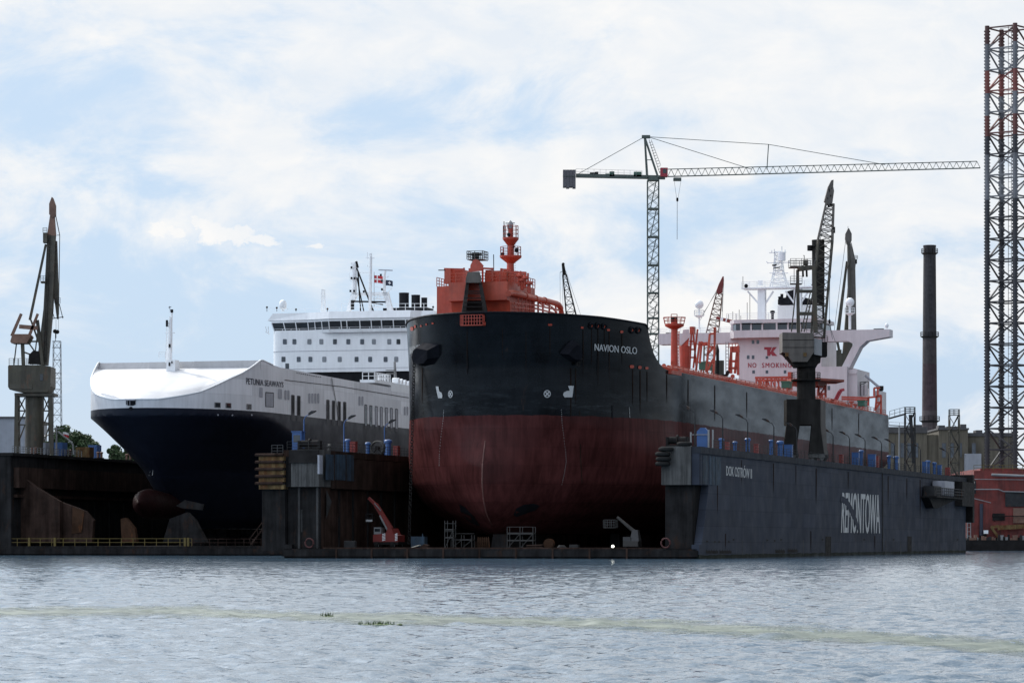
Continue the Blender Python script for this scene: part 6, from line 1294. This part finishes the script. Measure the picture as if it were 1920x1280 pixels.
mb = MB(); mb.bar(K.p(104,402,0), K.p(112,441,0), .07); mb.bar(K.p(112,441,0), K.p(110,590,0), .06); mb.bar(K.p(107,441,0), K.p(112,441,0), .05); mb.build('jib_tie', M['olive'], bm)
mb = MB(); seg4(mb, K.p(56,600), K.p(86,458), .42, .35, .4); mb.build('luffing_rod', M['olive'], lc)
mb = MB(); pbox(mb, K, 80.5, 88, 436, 455, -1, 1.6); mb.rail([K.p(80.5,436,-1), K.p(88,436,-1)], .8, .6, .04); a, b = K.p(76,527,-1), K.p(86,527,-1); mb.box(a.x, b.x, -1, .5, a.z-.3, a.z); mb.rail([a, b], .9, .6, .04); mb.build('boom_landing', M['olive'], bm)
mb = MB(); mb.rail([K.p(96,572,-.6), K.p(113,569,-.6)], 1, .7, .03); mb.bar(K.p(95,572,-.6), K.p(102,597,-.6), .06); mb.bar(K.p(111,569,-.6), K.p(118,597,-.6), .06); mb.bar(K.p(99,597,-.6), K.p(119,594,-.6), .07); mb.build('jib_end_platform', M['soot'], bm)
mb = MB(); mb.bar(K.p(105,598,.6), K.p(105,620,.6), .025); mb.bar(K.p(109.5,598,.6), K.p(109.5,620,.6), .025); mb.build('rope', M['rope'], lc)
mb = MB(); mb.ball(K.p(103,621,.6), .36, 8); mb.ball(K.p(107.5,622,.6), .36, 8); mb.bar(K.p(104.5,624,.6), K.p(104.5,634,.6), .1); mb.build('hook_block', M['soot'], lc)
mb = MB()
for yy in (-1.5, 1.5):
    seg4(mb, K.p(22,630,yy), K.p(40,588,yy), .5, .45, .4); seg4(mb, K.p(53,634,yy), K.p(71,588,yy), .5, .4, .4); seg4(mb, K.p(36,612,yy), K.p(71,615,yy), .7, .7, .4)
mb.build('balance_arm', M['rustcrane'], lc)
mb = MB(); poly_y(mb, K, [(19,640),(23,626),(54,626),(57,630),(50,643),(21,643)], -2, 4); mb.build('counterweight', M['rustcrane'], lc)
mb = MB()
for a, b, r in (((44,684),(42,640),.3),((26,684),(31,643),.1),((80,684),(70,600),.28),((58,600),(72,640),.15),((40,640),(72,640),.14),((52,640),(66,660),.12),((66,660),(72,612),.1),((45,660),(56,664),.14)): mb.bar(K.p(*a,-1), K.p(*b,-1), r); mb.bar(K.p(*a,1), K.p(*b,1), r)
mb.build('gantry_frame', M['khaki'], lc)
mb = MB(); poly_y(mb, K, [(53,682),(54,665),(62,657),(72,658),(76,682)], -1.2, 2); mb.build('winch_drum', M['soot'], lc)
mb = MB()
for k in range(60): q = K.p(84+k*.14, 676-k*4, -.95); mb.bar(q+Vector((-.25,0,0)), q+Vector((.25,0,0)), .03)
mb.bar(K.p(82,676,-.95), K.p(90.5,440,-.95), .035); mb.bar(K.p(86,676,-.95), K.p(94.5,440,-.95), .035); mb.build('boom_ladder', M['soot'], bm)
# far crane
K = at(1585, 0, 770)
fc_ = thing('dockside_crane', 'grey and khaki box-boom crane rising behind the tanker bridge wing', 'crane', K)
mb = MB(); seg4(mb, K.p(1587,690), K.p(1596,540), px_w(K,19), px_w(K,13), 1.6, 1.4); mb.build('lower_boom', M['khaki'], fc_)
mb = MB(); seg4(mb, K.p(1598,620,-1.2), K.p(1596,486,-1.2), px_w(K,15), px_w(K,14), 1.2); seg4(mb, K.p(1596,486,-1.2), K.p(1591.5,456,-1.2), px_w(K,14), px_w(K,6), 1.2, .8); bm = mb.build('boom', M['greycrane'], fc_)
mb = MB(); poly_y(mb, K, [(1585,448),(1585.5,438),(1590.5,428),(1592,428),(1597,438),(1597,451),(1594,458),(1588,458)], -1.8, 1.2); mb.build('boom_head', M['greycrane'], bm)
mb = MB(); seg4(mb, K.p(1571,625,-.5), K.p(1588,490,-.5), .9, .5, .6); mb.bar(K.p(1589,452,-2), K.p(1594,490,-2), .12); mb.bar(K.p(1594,490,-2), K.p(1587,505,-2), .1); mb.bar(K.p(1594,490,-2), K.p(1594,556,-2), .1); mb.build('luffing_rod', M['olive'], fc_)
mb = MB(); pbox(mb, K, 1602, 1607, 486, 494, -1.5, 1.5); mb.rail([K.p(1602,486,-1.5), K.p(1608,486,-1.5)], .9, .5, .05); mb.bar(K.p(1596,455,-1.5), K.p(1603,486,-1.5), .08); mb.bar(K.p(1604,494,-1.5), K.p(1603,506,-1.5), .07); mb.build('boom_landing', M['soot'], bm)
mb = MB()
for a, b in (((1587,440),(1564,620)),((1590,430),(1590,424))): mb.bar(K.p(*a,0), K.p(*b,0), .05)
mb.build('rope', M['rope'], fc_)
mb = MB(); poly_y(mb, K, [(1545,690),(1545,660),(1578,655),(1578,662),(1600,662),(1600,760),(1545,760)], -2, 4); mb.bar(K.p(1562,660), K.p(1566,630), .3); mb.bar(K.p(1574,660), K.p(1568,630), .3); mb.build('gantry_base', M['khaki'], fc_)
mb = MB(); poly_y(mb, K, [(1565,640),(1568,628),(1572,640)], -1, 2); mb.build('gantry_head', M['khaki'], fc_)
mb = MB(); 
for px in (1553, 1597): 
    for yy in (-2, 1.5): c = K.p(px, 760, yy); mb.box(c.x-1, c.x+1, yy, yy+1, 1.6, c.z)
mb.build('portal_legs', M['khaki'], fc_)
# tower crane
M['dimconc'] = mat('ballast_concrete', (.085,.085,.095), .85, var=.1)
K = at(1224.5, 1.6, 690); tc_ = thing('tower_crane', 'dark green lattice tower crane with long jib above the tanker', 'tower crane', K)
p = lambda px, py, y=0: K.p(px, py, y)
mb = MB(); w = px_w(K, 21); mb.truss((0,0,0), p(1224.5,338), w, w, 44, .11, .045, d0=w, x=True)
for py in (677,626,596.5,549.5,497.5,444.5,392): z = p(0,py).z; mb.box(-w/2-.1, w/2+.1, -w/2-.1, w/2+.1, z-.15, z+.15)
for k in range(7): a, b = (677,626,570,549,497,444,392,338)[k:k+2]; mb.bar((-w*.25,0,p(0,a).z), (w*.3,0,p(0,b).z), .1)
mb.build('tower', M['towergreen'], tc_)
mb = MB(); poly_y(mb, K, [(1214,338),(1236,338),(1232,332),(1217,332)], -w*.55, w*1.1); mb.build('slewing_ring', M['towergreen'], tc_)
mb = MB(); seg4(mb, p(1080,329.5), p(1247,333), .75, .75, 1.4); cj = mb.build('counter_jib', M['towergreen'], tc_)
mb = MB(); mb.rail([p(1080,327.5,-.8), p(1204,331,-.8)], 1.25, 1.3, .03, 2); mb.rail([p(1080,327.5,.8), p(1204,331,.8)], 1.25, 1.3, .03, 2); mb.build('walkway_railing', M['galv'], cj)
for k in range(4): mb = MB(); a, b = p(1055.5+k*6,351.5,0), p(1061.2+k*6,319.5,0); mb.box(a.x, b.x, -1.2, 1.2, a.z-(k%2)*.2, b.z); mb.build('counterweight', M['dimconc'], cj)
mb = MB(); a, b = p(1055,331,0), p(1079.5,331,0); mb.box(a.x, b.x, -1.32, -1.21, a.z-.15, a.z); mb.build('counterweight_strap', M['towergreen'], cj)
mb = MB(); pbox(mb, K, 1188.5, 1203, 322, 331.5, -.7, 1.4); mb.build('electrical_cabinet', M['greenbox'], cj)
mb = MB(); pbox(mb, K, 1143, 1152, 321.5, 331, -.7, 1.4); pbox(mb, K, 1135, 1142.5, 325.5, 331, -.6, 1.2); mb.build('hoist_winch', M['greenbox'], cj)
mb = MB(); pbox(mb, K, 1116, 1122, 322, 329.5, -.6, 1.2); pbox(mb, K, 1106, 1118, 323.5, 326, -.4, .8); mb.build('motor', M['soot'], cj)
mb = MB(); ap = p(1208.5, 257)
for yy in (-.8, .8): mb.bar(p(1212.5,333,yy), ap, .16); mb.bar(p(1234,333,yy), ap, .22); mb.bar(p(1211.5,300,yy), p(1222,300,yy), .08); mb.bar(p(1215,333,yy), p(1210.5,268,yy), .1)
mb.box(ap.x-.6, ap.x+1.2, -.5, .5, ap.z-.3, ap.z+.35)
for k in range(12): a = p(1217+k*1.7, 268+k*5, 0); mb.bar(a, a+Vector((.7,0,.2)), .05)
mb.bar(p(1217,262), p(1237,325), .05); mb.bar(p(1221,262), p(1239,310), .04); mb.build('tower_head', M['towergreen'], tc_)
mb = MB(); pbox(mb, K, 1238.5, 1252, 314.5, 331, -1.1, 2.2); cbn = mb.build('operator_cab', M['logored'], tc_); mb = MB(); pbox(mb, K, 1243, 1250, 317, 325, -1.13, .04); mb.build('window', M['glass'], cbn)
# jib: triangular lattice, two bottom chords and one top chord
mb = MB(); n = 46; J0 = (1252, 331.3, 317.5); J1 = (1838, 315.0, 302.5)
def jp(t, top, yy=0):
    px = J0[0]+(J1[0]-J0[0])*t; return p(px, (J0[2]+(J1[2]-J0[2])*t) if top else (J0[1]+(J1[1]-J0[1])*t), yy)
mb.bar(jp(0,1), jp(1-.5/n,1), .09)
for yy in (-.75, .75): mb.bar(jp(0,0,yy), jp(1,0,yy), .12)
for k in range(n):
    for yy in (-.75, .75): mb.bar(jp(k/n,0,yy), jp((k+.5)/n,1), .045); mb.bar(jp((k+.5)/n,1), jp((k+1)/n,0,yy), .045)
    mb.bar(jp(k/n,0,-.75), jp((k+1)/n,0,.75), .04)
mb.build('jib', M['towergreen'], tc_)
mb = MB(); 
for a, b in (((1208,257),(1081,328)),((1219,257),(1441,271)),((1441,271),(1660,309)),((1219,258),(1409,317.5)),((1441,271),(1438,318)),((1208,258),(1219,257))): mb.bar(p(*a), p(*b), .06 if a != (1441,271) or b != (1438,318) else .1)
mb.build('tie_bars', M['towergreen'], tc_)
mb = MB(); pbox(mb, K, 1263, 1277.5, 333, 337.5, -.9, 1.8); mb.bar(p(1263,339.5,-.9), p(1277,339.5,-.9), .06); mb.bar(p(1263,337,-.9), p(1263,339.5,-.9), .06); mb.bar(p(1277,337,-.9), p(1277,339.5,-.9), .06); mb.build('trolley', M['towergreen'], tc_)
mb = MB(); mb.bar(p(1264,338), p(1268.5,371), .03); mb.bar(p(1277,338), p(1271.5,371), .03); mb.bar(p(1269.8,378), p(1269.6,449), .05); mb.bar(p(1287,337), p(1838,318)+Vector((0,0,0)), .0); mb.build('hoist_rope', M['rope'], tc_)
mb = MB(); mb.lathe(p(1270,378), [(.1,0),(.24,.15),(.24,.7),(.1,.85)], 8); mb.build('hook_block', M['soot'], tc_)
# small black lattice crane, far behind between ferry and tanker
K = at(1072, 1.6, 760); sc_ = thing('crawler_crane', 'small black lattice-boom crane rising behind the tanker bow', 'crane', K)
mb = MB(); mb.truss(K.p(1079,640), K.p(1058.5,515), px_w(K,26), px_w(K,6), 9, .16, .06, d0=1.6, d1=.8); mb.build('boom', M['craneblack'], sc_)
mb = MB(); seg4(mb, K.p(1058.5,516), K.p(1055.5,495), px_w(K,7), px_w(K,5), .9, .5); mb.ball(K.p(1056,495), .35, 8); mb.build('boom_head', M['craneblack'], sc_)
mb = MB(); mb.bar(K.p(1050,511), K.p(1056,508), .07)
for a, b in (((1050,511),(1050.5,570)),((1054,512),(1056,590)),((1061,508),(1092,600)),((1063,520),(1080,590))): mb.bar(K.p(*a), K.p(*b), .035)
mb.build('rope', M['rope'], sc_); mb = MB(); c = K.p(1079,640); mb.box(c.x-2.5, c.x+4, -2, 2, .9, 4); mb.box(c.x-3, c.x+3.5, -3, -1.6, 0, 1); mb.box(c.x-3, c.x+3.5, 1.6, 3, 0, 1); mb.cyl((c.x,0,4),c,.8,n=8); mb.build('carbody', M['olive'], sc_)
# rust red lattice crane behind the tanker's deck
K = at(1335, 1.6, 735); rc = thing('lattice_crane', 'rust red lattice-boom crane leaning right behind the tanker deck', 'crane', K)
mb = MB(); mb.truss(K.p(1333,640), K.p(1349,550), px_w(K,25), px_w(K,11), 9, .12, .06, d0=1.6, d1=1.0); mb.truss(K.p(1326,705), K.p(1333,640), px_w(K,14), px_w(K,25), 5, .12, .06); mb.build('boom', M['rustcrane'], rc)
mb = MB(); poly_y(mb, K, [(1343,546),(1348,532),(1355,518),(1357,518),(1357.5,526),(1355,548),(1348,552)], -.6, 1.2); mb.build('boom_head', M['red'], rc)
mb = MB()
for a, b in (((1355,545),(1354,584)),((1357,530),(1354,600)),((1343,548),(1316,592)),((1345,542),(1313,600))): mb.bar(K.p(*a), K.p(*b), .04)
mb.build('rope', M['rope'], rc)
mb = MB(); c = K.p(1327,705); mb.box(c.x-3, c.x+3, -2, 2, 2, 5); mb.cyl((c.x,0,5), c, 1, n=8); mb.box(c.x-4, c.x+4, -3, 3, 0, 2); mb.build('carbody', M['rustcrane'], rc)
K = at(1358, 30, 640); mb = MB(); seg4(mb, K.p(1343,595.5), K.p(1372,603), .55, .7, .6, .6); t = thing('windsock', 'red and white striped boom end by the tanker wheelhouse', 'windsock', K); mb.build('tube', M['red'], t); mb = MB(); seg4(mb, K.p(1350.5,597.4,-.02), K.p(1355.5,598.7,-.02), .62, .66, .68); mb.build('stripe', M['white'], t); mb = MB(); seg4(mb, K.p(1360.5,600,-.02), K.p(1362.5,600.5,-.02), .68, .7, .68); mb.build('stripe', M['white'], t); mb = MB(); mb.bar(K.p(1343,595,.2), K.p(1340,640,.2), .06); mb.build('pole', M['galv'], t)
K = at(1345, 1.6, 745); t = thing('harbour_beacon', 'black pointed beacon tower seen under the bridge wing', 'beacon', K); mb = MB(); mb.taper(K.p(1341,680,0).x, K.p(1350,680,0).x, -.7, .7, 0, K.p(0,660,0).z, .6); mb.lathe(K.p(1345.2,660), [(.45,0),(.4,.6),(.15,1.6),(.02,2)], 8); mb.build('tower', M['craneblack'], t); mb = MB(); mb.box(K.xa(1339,0), K.xa(1358,0), .8, 4, 0, K.p(0,675,0).z); mb.build('hut', M['wallcream'], t)

# ---------------------------------------------------------------- right-hand side: chimneys, halls, towers, rig
K = at(1743, 1.6, 1000); ch = thing('factory_chimney', 'tall dark brick chimney with three ring galleries', 'chimney', K)
zc = K.p(0,460).z; r0, r1 = px_w(K,16.3), px_w(K,11.6)
def rr(z): return r0+(r1-r0)*z/zc
M['chim'] = mat('banded_chimney_brick', (.032,.031,.036), .85, var=.25, streak=.3)
nt_ = M['chim'].node_tree; b = nt_.nodes['Principled BSDF']; src = b.inputs['Base Color'].links[0].from_socket
t_ = nt_.nodes.new('ShaderNodeTexCoord'); sx_ = nt_.nodes.new('ShaderNodeSeparateXYZ'); nt_.links.new(t_.outputs['Object'], sx_.inputs[0]); mm = nt_.nodes.new('ShaderNodeMath'); mm.operation = 'DIVIDE'; nt_.links.new(sx_.outputs[2], mm.inputs[0]); mm.inputs[1].default_value = zc
rp = nt_.nodes.new('ShaderNodeValToRGB'); rp.color_ramp.interpolation = 'CONSTANT'; e = rp.color_ramp.elements; e[0].position = 0; e[0].color = (2.6,2.6,2.6,1); e[1].position = .245; e[1].color = (1.7,1.0,1.0,1)
for pz, cc in ((.335,(2.3,1.9,1.7,1)),(.445,(1.5,.95,1.0,1)),(.60,(1.5,1.3,1.2,1)),(.68,(1,1,1,1))): q = e.new(pz); q.color = cc
nt_.links.new(mm.outputs[0], rp.inputs[0]); nt_.links.new(mixc(nt_, 1.0, src, rp.outputs[0], 'MULTIPLY'), b.inputs['Base Color'])
mb = MB(); mb.lathe((0,0,0), [(r0,0)]+[(rr(zc*k/10), zc*k/10) for k in range(1,10)]+[(r1,zc-.6),(r1*1.05,zc-.5),(r1*1.05,zc),(r1*.8,zc)], 20); mb.build('shaft', M['chim'], ch, smooth=True, auto=35)
for py in (475, 631, 789):
    z = K.p(0,py).z; r = rr(z); mb = MB(); mb.lathe((0,0,z), [(r*.98,-.5),(r*1.32,0),(r*1.34,.12),(r*.98,.14)], 20)
    for k in range(14): a, b2 = 2*math.pi*k/14, 2*math.pi*(k+1)/14; mb.rail([(r*1.3*math.cos(a), r*1.3*math.sin(a), z+.12), (r*1.3*math.cos(b2), r*1.3*math.sin(b2), z+.12)], 1.3, 9, .06, 2)
    mb.build('gallery', M['darksteel'], ch)
mb = MB(); 
for k in range(60): z = 5+k*(zc-6)/60; mb.bar((-.4, -rr(z)-.15, z), (.4, -rr(z)-.15, z), .05)
mb.build('ladder', M['darksteel'], ch)
K = at(1534, 1.6, 900); c2 = thing('factory_chimney', 'shorter black chimney stack behind the near crane boom', 'chimney', K); zc = K.p(0,450).z; w = px_w(K, 11.6)
mb = MB(); mb.lathe((0,0,0), [(w*1.25,0),(w*1.02,zc*.75),(w,zc-2),(w*1.03,zc-.3),(w*1.03,zc),(w*.8,zc)], 18); mb.build('shaft', M['craneblack'], c2, smooth=True, auto=35)
mb = MB(); z = K.p(0,534).z; mb.lathe((0,0,z), [(w,-.3),(w*1.12,0),(w*1.12,.15),(w,.2)], 18); z = K.p(0,462).z; mb.box(-w*1.35, w*1.35, -w*1.1, w*1.1, z-.1, z+.1); mb.cyl((-w*1.3,0,z-1.2),(-w*1.3,0,z+.3),.8,n=10); mb.bar((w,0,z), (w,0,K.p(0,534).z), .08); mb.build('gallery', M['soot'], c2)
# gangway tower and stair tower at the far end of the dock
def stair_tower(px0, px1, py0, label, Y=672, col='olive'):
    K = at((px0+px1)/2, 2, Y); t = thing('stair_tower', label, 'stair tower', K); zt = K.p(0,py0+8).z; w = px_w(K, px1-px0); mb = MB(); n = max(4, int(zt/3.2)); mb.truss((0,0,0), (0,0,zt), w, w, n, .1, .06, d0=w); mb.build('frame', M[col], t)
    mb = MB()
    for k in range(n): z0, z1_ = zt*k/n, zt*(k+1)/n; s = 1 if k % 2 else -1; mb.bar((-s*w*.42,-.4,z0), (s*w*.42,-.4,z1_), .12); mb.box(-w*.5, w*.5, -w*.4, w*.4, z1_-.06, z1_)
    mb.build('stairs', M['darksteel'], t); mb = MB(); mb.rail([(-w/2,-w/2,zt),(w/2,-w/2,zt),(w/2,w/2,zt),(-w/2,w/2,zt),(-w/2,-w/2,zt)], 1.2, .9, .05, 3); mb.build('railing', M['darksteel'], t); return t, K
t, K = stair_tower(1697, 1715, 766, 'gangway tower with sloping footbridge to the tanker stern', 668, 'darksteel')
mb = MB(); a, b = K.p(1697,776,-1), K.p(1668,784,-1); mb.bar(a, b, .18); mb.bar(a+Vector((0,1.4,0)), b+Vector((0,1.4,0)), .18); mb.rail([a, b], 1.5, 1.3, .05, 2); mb.bar(K.p(1707,777,-.8), K.p(1713,868,-.8), .35); mb.build('footbridge', M['darksteel'], t)
stair_tower(1780, 1798, 770, 'rusty yellow stair tower right of the tall chimney', 676, 'khaki')
mb = MB(); K = at(1686, 2, 690); t = thing('pipe_rail', 'thin railed pipe bridge behind the tanker stern', 'pipe bridge', K); mb.bar(K.p(1667,797), K.p(1706,799), .12); mb.rail([K.p(1667,797), K.p(1706,799)], .7, 2, .04, 1); mb.build('bridge', M['galv'], t); mb = MB(); mb.bar((0,0,0), K.p(1686,798), .15); mb.build('support', M['galv'], t)
# cream hall
K = at(1755, 1.6, 960); hl = thing('factory_hall', 'long cream factory hall with dark roof clutter behind the dock', 'factory hall', K)
mb = MB(); pbox(mb, K, 1560, 1738, 812, 1019, 0, 40); pbox(mb, K, 1738, 1760, 815, 1019, 1, 39); pbox(mb, K, 1760, 1815, 806, 1019, 0, 40); pbox(mb, K, 1815, 1900, 818, 1019, 2, 30); mb.build('wall', M['wallcream'], hl)
mb = MB(); pbox(mb, K, 1558, 1739, 800, 811.5, -.5, 41); pbox(mb, K, 1758.5, 1817, 802, 805.5, -.5, 41); pbox(mb, K, 1815, 1902, 811, 817.5, 1.5, 31)
for a, b, c, d in ((1760,1772,797,802),(1776,1800,799,802),(1801,1812,795,802),(1830,1842,806,811),(1715,1729,796,800)): pbox(mb, K, a, b, c, d, 3, 6)
mb.build('roof', M['roof'], hl)
for px in (1608,1632,1656,1674,1692,1705,1718,1770,1785,1800,1826): mb = MB(); pbox(mb, K, px-4, px+4, 830, 858, -.06, .1); w_ = mb.build('window', M['roof'], hl); mb = MB(); pbox(mb, K, px-3.2, px+3.2, 831, 857, -.1, .03); mb.build('pane', M['portglass'], w_)
mb = MB(); pbox(mb, K, 1810, 1840, 850, 1000, -3, 2.5); mb.build('loading_bay', M['hallgrey'], hl)
# low greenhouse-grey hall at far left
K = at(10, 1.6, 820); t = thing('factory_hall', 'grey clad hall behind the olive crane of the ferry dock', 'factory hall', K); mb = MB(); pbox(mb, K, -160, 46, 784, 1020, 0, 40); mb.build('wall', M['hallgrey'], t); mb = MB(); pbox(mb, K, -162, 47, 780.5, 783.8, -.4, 41); mb.build('roof', M['roof'], t)
# thin lattice mast at left
K = at(107, 1.6, 790); t = thing('lattice_mast', 'thin grey lattice mast behind the olive crane', 'mast', K); mb = MB(); mb.truss((0,0,0), K.p(107,640), px_w(K,21), px_w(K,13), 22, .07, .045); mb.build('lattice', M['galv'], t)
mb = MB(); 
for py in (640,652,700,730,755): z = K.p(0,py).z; mb.bar((-px_w(K,8),-.8,z),(px_w(K,8),-.8,z),.1)
mb.bar(K.p(104,640), K.p(104,634), .1); mb.build('crossbars', M['galv'], t)
# jack-up rig leg and hull
K = at(1886, 0, 780); rg = thing('jackup_rig', 'red jack-up rig with tall banded lattice leg beyond the lettered dock', 'drilling rig', at(1880, 0, 762))
zl = K.p(0, 50).z; M['leg'] = mat('banded_rig_leg_paint', (1,1,1), .6, var=.15, streak=.25, dirt=.3)
nt_ = M['leg'].node_tree; b = nt_.nodes['Principled BSDF']; src = b.inputs['Base Color'].links[0].from_socket; t_ = nt_.nodes.new('ShaderNodeTexCoord'); sx_ = nt_.nodes.new('ShaderNodeSeparateXYZ'); nt_.links.new(t_.outputs['Object'], sx_.inputs[0]); mm = nt_.nodes.new('ShaderNodeMath'); mm.operation = 'DIVIDE'; nt_.links.new(sx_.outputs[2], mm.inputs[0]); mm.inputs[1].default_value = zl
rp = nt_.nodes.new('ShaderNodeValToRGB'); rp.color_ramp.interpolation = 'CONSTANT'; e = rp.color_ramp.elements
RD, WH, DN = (.07,.024,.021,1), (.14,.143,.156,1), (.024,.024,.03,1)
fz = lambda py: K.p(0, py).z/zl
e[0].position = 0; e[0].color = DN; e[1].position = fz(378); e[1].color = WH
for py, cc in ((295,DN),(258,(.11,.03,.025,1)),(220,WH),(178,(.18,.045,.035,1)),(136,WH),(88,RD)): q = e.new(min(.999, fz(py))); q.color = cc
nt_.links.new(mm.outputs[0], rp.inputs[0]); nt_.links.new(mixc(nt_, 1.0, src, rp.outputs[0], 'MULTIPLY'), b.inputs['Base Color'])
lg = bpy.data.objects.new('leg', None); C.objects.link(lg); lg.parent = rg
inv = Vector(K.O)-Vector(rg.location); lg.location = inv; lg.rotation_euler = (0,0,-K.a)
hw = px_w(K, 1); cs = [(-36*hw,-6*hw),(11*hw,-40*hw),(47*hw,4*hw),(-2.5*hw,38*hw)]
for cx_, cy_ in cs:
    mb = MB(); mb.cyl((cx_,cy_,2), (cx_,cy_,zl), .56, n=10); 
    for k in range(150):
        z = 14+k*.8
        if z < zl-1: mb.box(cx_-.75, cx_+.75, cy_-.12, cy_+.12, z, z+.4)
    mb.build('chord', M['leg'], lg)
nb = 24
for j in range(4):
    mb = MB(); (ax, ay), (bx, by) = cs[j], cs[(j+1) % 4]; bh = (zl-.5-4)/nb
    for k in range(nb+1):
        z = zl-.5-k*bh; mb.bar((ax,ay,z), (bx,by,z), .17)
        if k < nb:
            mx, my = (ax+bx)/2, (ay+by)/2
            if (k+j) % 2: mb.bar((ax,ay,z), (bx,by,z-bh), .16)
            else: mb.bar((bx,by,z), (ax,ay,z-bh), .16)
    mb.build('bracing', M['leg'], lg)
mb = MB(); 
for k in range(nb): z = zl-.5-k*bh; mb.bar((cs[0][0]*.3,0,z),(cs[1][0]*.6,cs[1][1]*.4,z),.06)
mb.bar((.6,0,5),(.6,0,zl),.06); mb.bar((1.4,0,5),(1.4,0,zl),.06)
for k in range(90): mb.bar((.6,0,6+k*1.35),(1.4,0,6+k*1.35),.04)
mb.build('ladder', M['leg'], lg)
G2 = at(1880, 0, 762)
mb = MB(); pbox(mb, G2, 1826, 1990, 882, 938, -3, 44); pbox(mb, G2, 1812, 1990, 938, 1008, -3.5, 44.5); pbox(mb, G2, 1838, 1990, 878, 881.9, -2, 40); mb.build('rig_hull', M['rigred'], rg)
mb = MB(); pbox(mb, G2, 1808, 1995, 1012, 1040, -8, 50); mb.build('barge', M['soot'], rg)
mb = MB(); mb.rail([G2.p(1826,882,-2.8), G2.p(1990,882,-2.8)], 1.3, 2.2, .06, 2); mb.build('deck_railing', M['yellow'], rg)
for x0, y0, x1, y1, m in ((1885,921,1925,949,'darksteel'),(1900,952,1925,980,'rustcrane'),(1818,900,1830,925,'darksteel'),(1861,962,1884,975,'soot'),(1836,995,1850,1011,'soot')): mb = MB(); pbox(mb, G2, x0, x1, y0, y1, -3.9, .38); mb.build('hull_panel', M[m], rg)
for pts, r, m in (([(1859,889.5),(1925,892)],.3,'galv'),([(1826,917),(1872,917),(1882,921),(1925,922)],.14,'galv'),([(1826,898),(1925,899)],.08,'galv'),([(1814,931),(1858,942)],.1,'galv'),([(1860,967),(1925,967)],.1,'soot'),([(1840,944),(1840,1003)],.42,'navy')): mb = MB(); mb.tube([G2.p(x, y, -4.3) for x, y in pts], r, 8); mb.build('pipe', M[m], rg)
mb = MB(); seg4(mb, G2.p(1870,989,-5), G2.p(1925,986,-5), 1.1, 1.0, .8); mb.bar(G2.p(1858,988,-5), G2.p(1872,1006,-5), .3); mb.bar(G2.p(1858,988,-5), G2.p(1872,986,-5), .35); mb.build('barge_crane_boom', M['fender'], rg)
for i in range(26):
    px = 1815+i*4.5; mb = MB(); h = rnd.uniform(4, 11); q = G2.p(px, 1012, -6.5); mb.box(q.x-.25, q.x+rnd.uniform(.1,.5), -6.6, -6, q.z, q.z+h/7.9); mb.build('deck_fitting', M[rnd.choice(['soot','darksteel','galv','rustcrane'])], rg)
mb = MB(); pbox(mb, G2, 1845, 1853, 993.5, 1000, -6, .8); mb.build('tank', M['white'], rg)
mb = MB(); G3 = at(1826, 0, 755); 
for k in range(14): mb.bar(G3.p(1814,900+k*8,-4.6), G3.p(1820,900+k*8,-4.6), .07)
mb.bar(G3.p(1814,895,-4.6), G3.p(1814,1008,-4.6), .08); mb.bar(G3.p(1820,895,-4.6), G3.p(1820,1008,-4.6), .08)
o = mb.build('ladder', M['galv'], rg); o.location = Vector(G3.O)-Vector(rg.location)
# mooring line from dock to rig
K = DK.sub(31, DL-6, 0); mb = MB(); a = Vector((0,0,12.4)); b = K.l(G2.w(*G2.p(1828,902,-3.5))); mb.tube([a.lerp(b,t)+Vector((0,0,-1.2*math.sin(math.pi*t))) for t in np.linspace(0,1,9)], .06, 5); solo('mooring_line', mb, M['rope'], 'mooring line from the lettered dock to the red rig', 'mooring line', K)
# ---------------------------------------------------------------- trees
def tree(px, pyt, w, Y, label, seed, n=7000):
    r_ = random.Random(seed); K = at(px, 1.6, Y); Ht = K.p(0,pyt).z; wd = px_w(K, w); t = thing('tree', label, 'tree', K, 'trees behind the ferry dock'); mb = MB(); mb.tube([(0,0,0),(.2,0,Ht*.35),(-.1,.2,Ht*.6),(.1,0,Ht*.85)], [.35,.28,.18,.06], 7)
    cl = []
    for i in range(46):
        a = r_.uniform(0,6.28); h = r_.uniform(.42,.95); rad = wd/2*r_.uniform(.2,.95)*math.sin(math.pi*min(1,max(.08,(h-.2)/.95)))**.6; c = Vector((rad*math.cos(a), rad*math.sin(a), Ht*h)); cl.append((c, r_.uniform(.16,.3)*wd)); mb.tube([(0,0,Ht*h*.7), c*.6+Vector((0,0,Ht*h*.35)), c], [.1,.06,.02], 5)
    mb.build('trunk', M['bark'], t); mb = MB()
    for i in range(n):
        c, rr_ = r_.choice(cl); d = Vector((r_.gauss(0,1), r_.gauss(0,1), r_.gauss(0,.8))).normalized()*rr_*r_.random()**.4; q = c+d; u = Vector((r_.gauss(0,1), r_.gauss(0,1), r_.gauss(0,1))).normalized(); v = u.orthogonal().normalized(); s = r_.uniform(.2,.45); mb.add([q-u*s-v*s*.4, q+u*s-v*s*.3, q+u*s*.8+v*s*.5, q-u*s*.6+v*s*.5], [(0,1,2,3)])
    mb.build('crown', M['leaf'], t)
for i, a in enumerate([(112,792,34,700,'bushy tree just behind the white gantry mast'),(142,800,44,705,'broad tree right of the white gantry mast'),(172,803,36,712,'dark tree right of the broad one behind the orange container'),(214,822,30,700,'small tree at the ferry bow left of the hull'),(240,838,26,705,'low tree nearest the ferry bow'),(90,815,26,715,'low tree behind the grey container')]): tree(*a, 11+i)
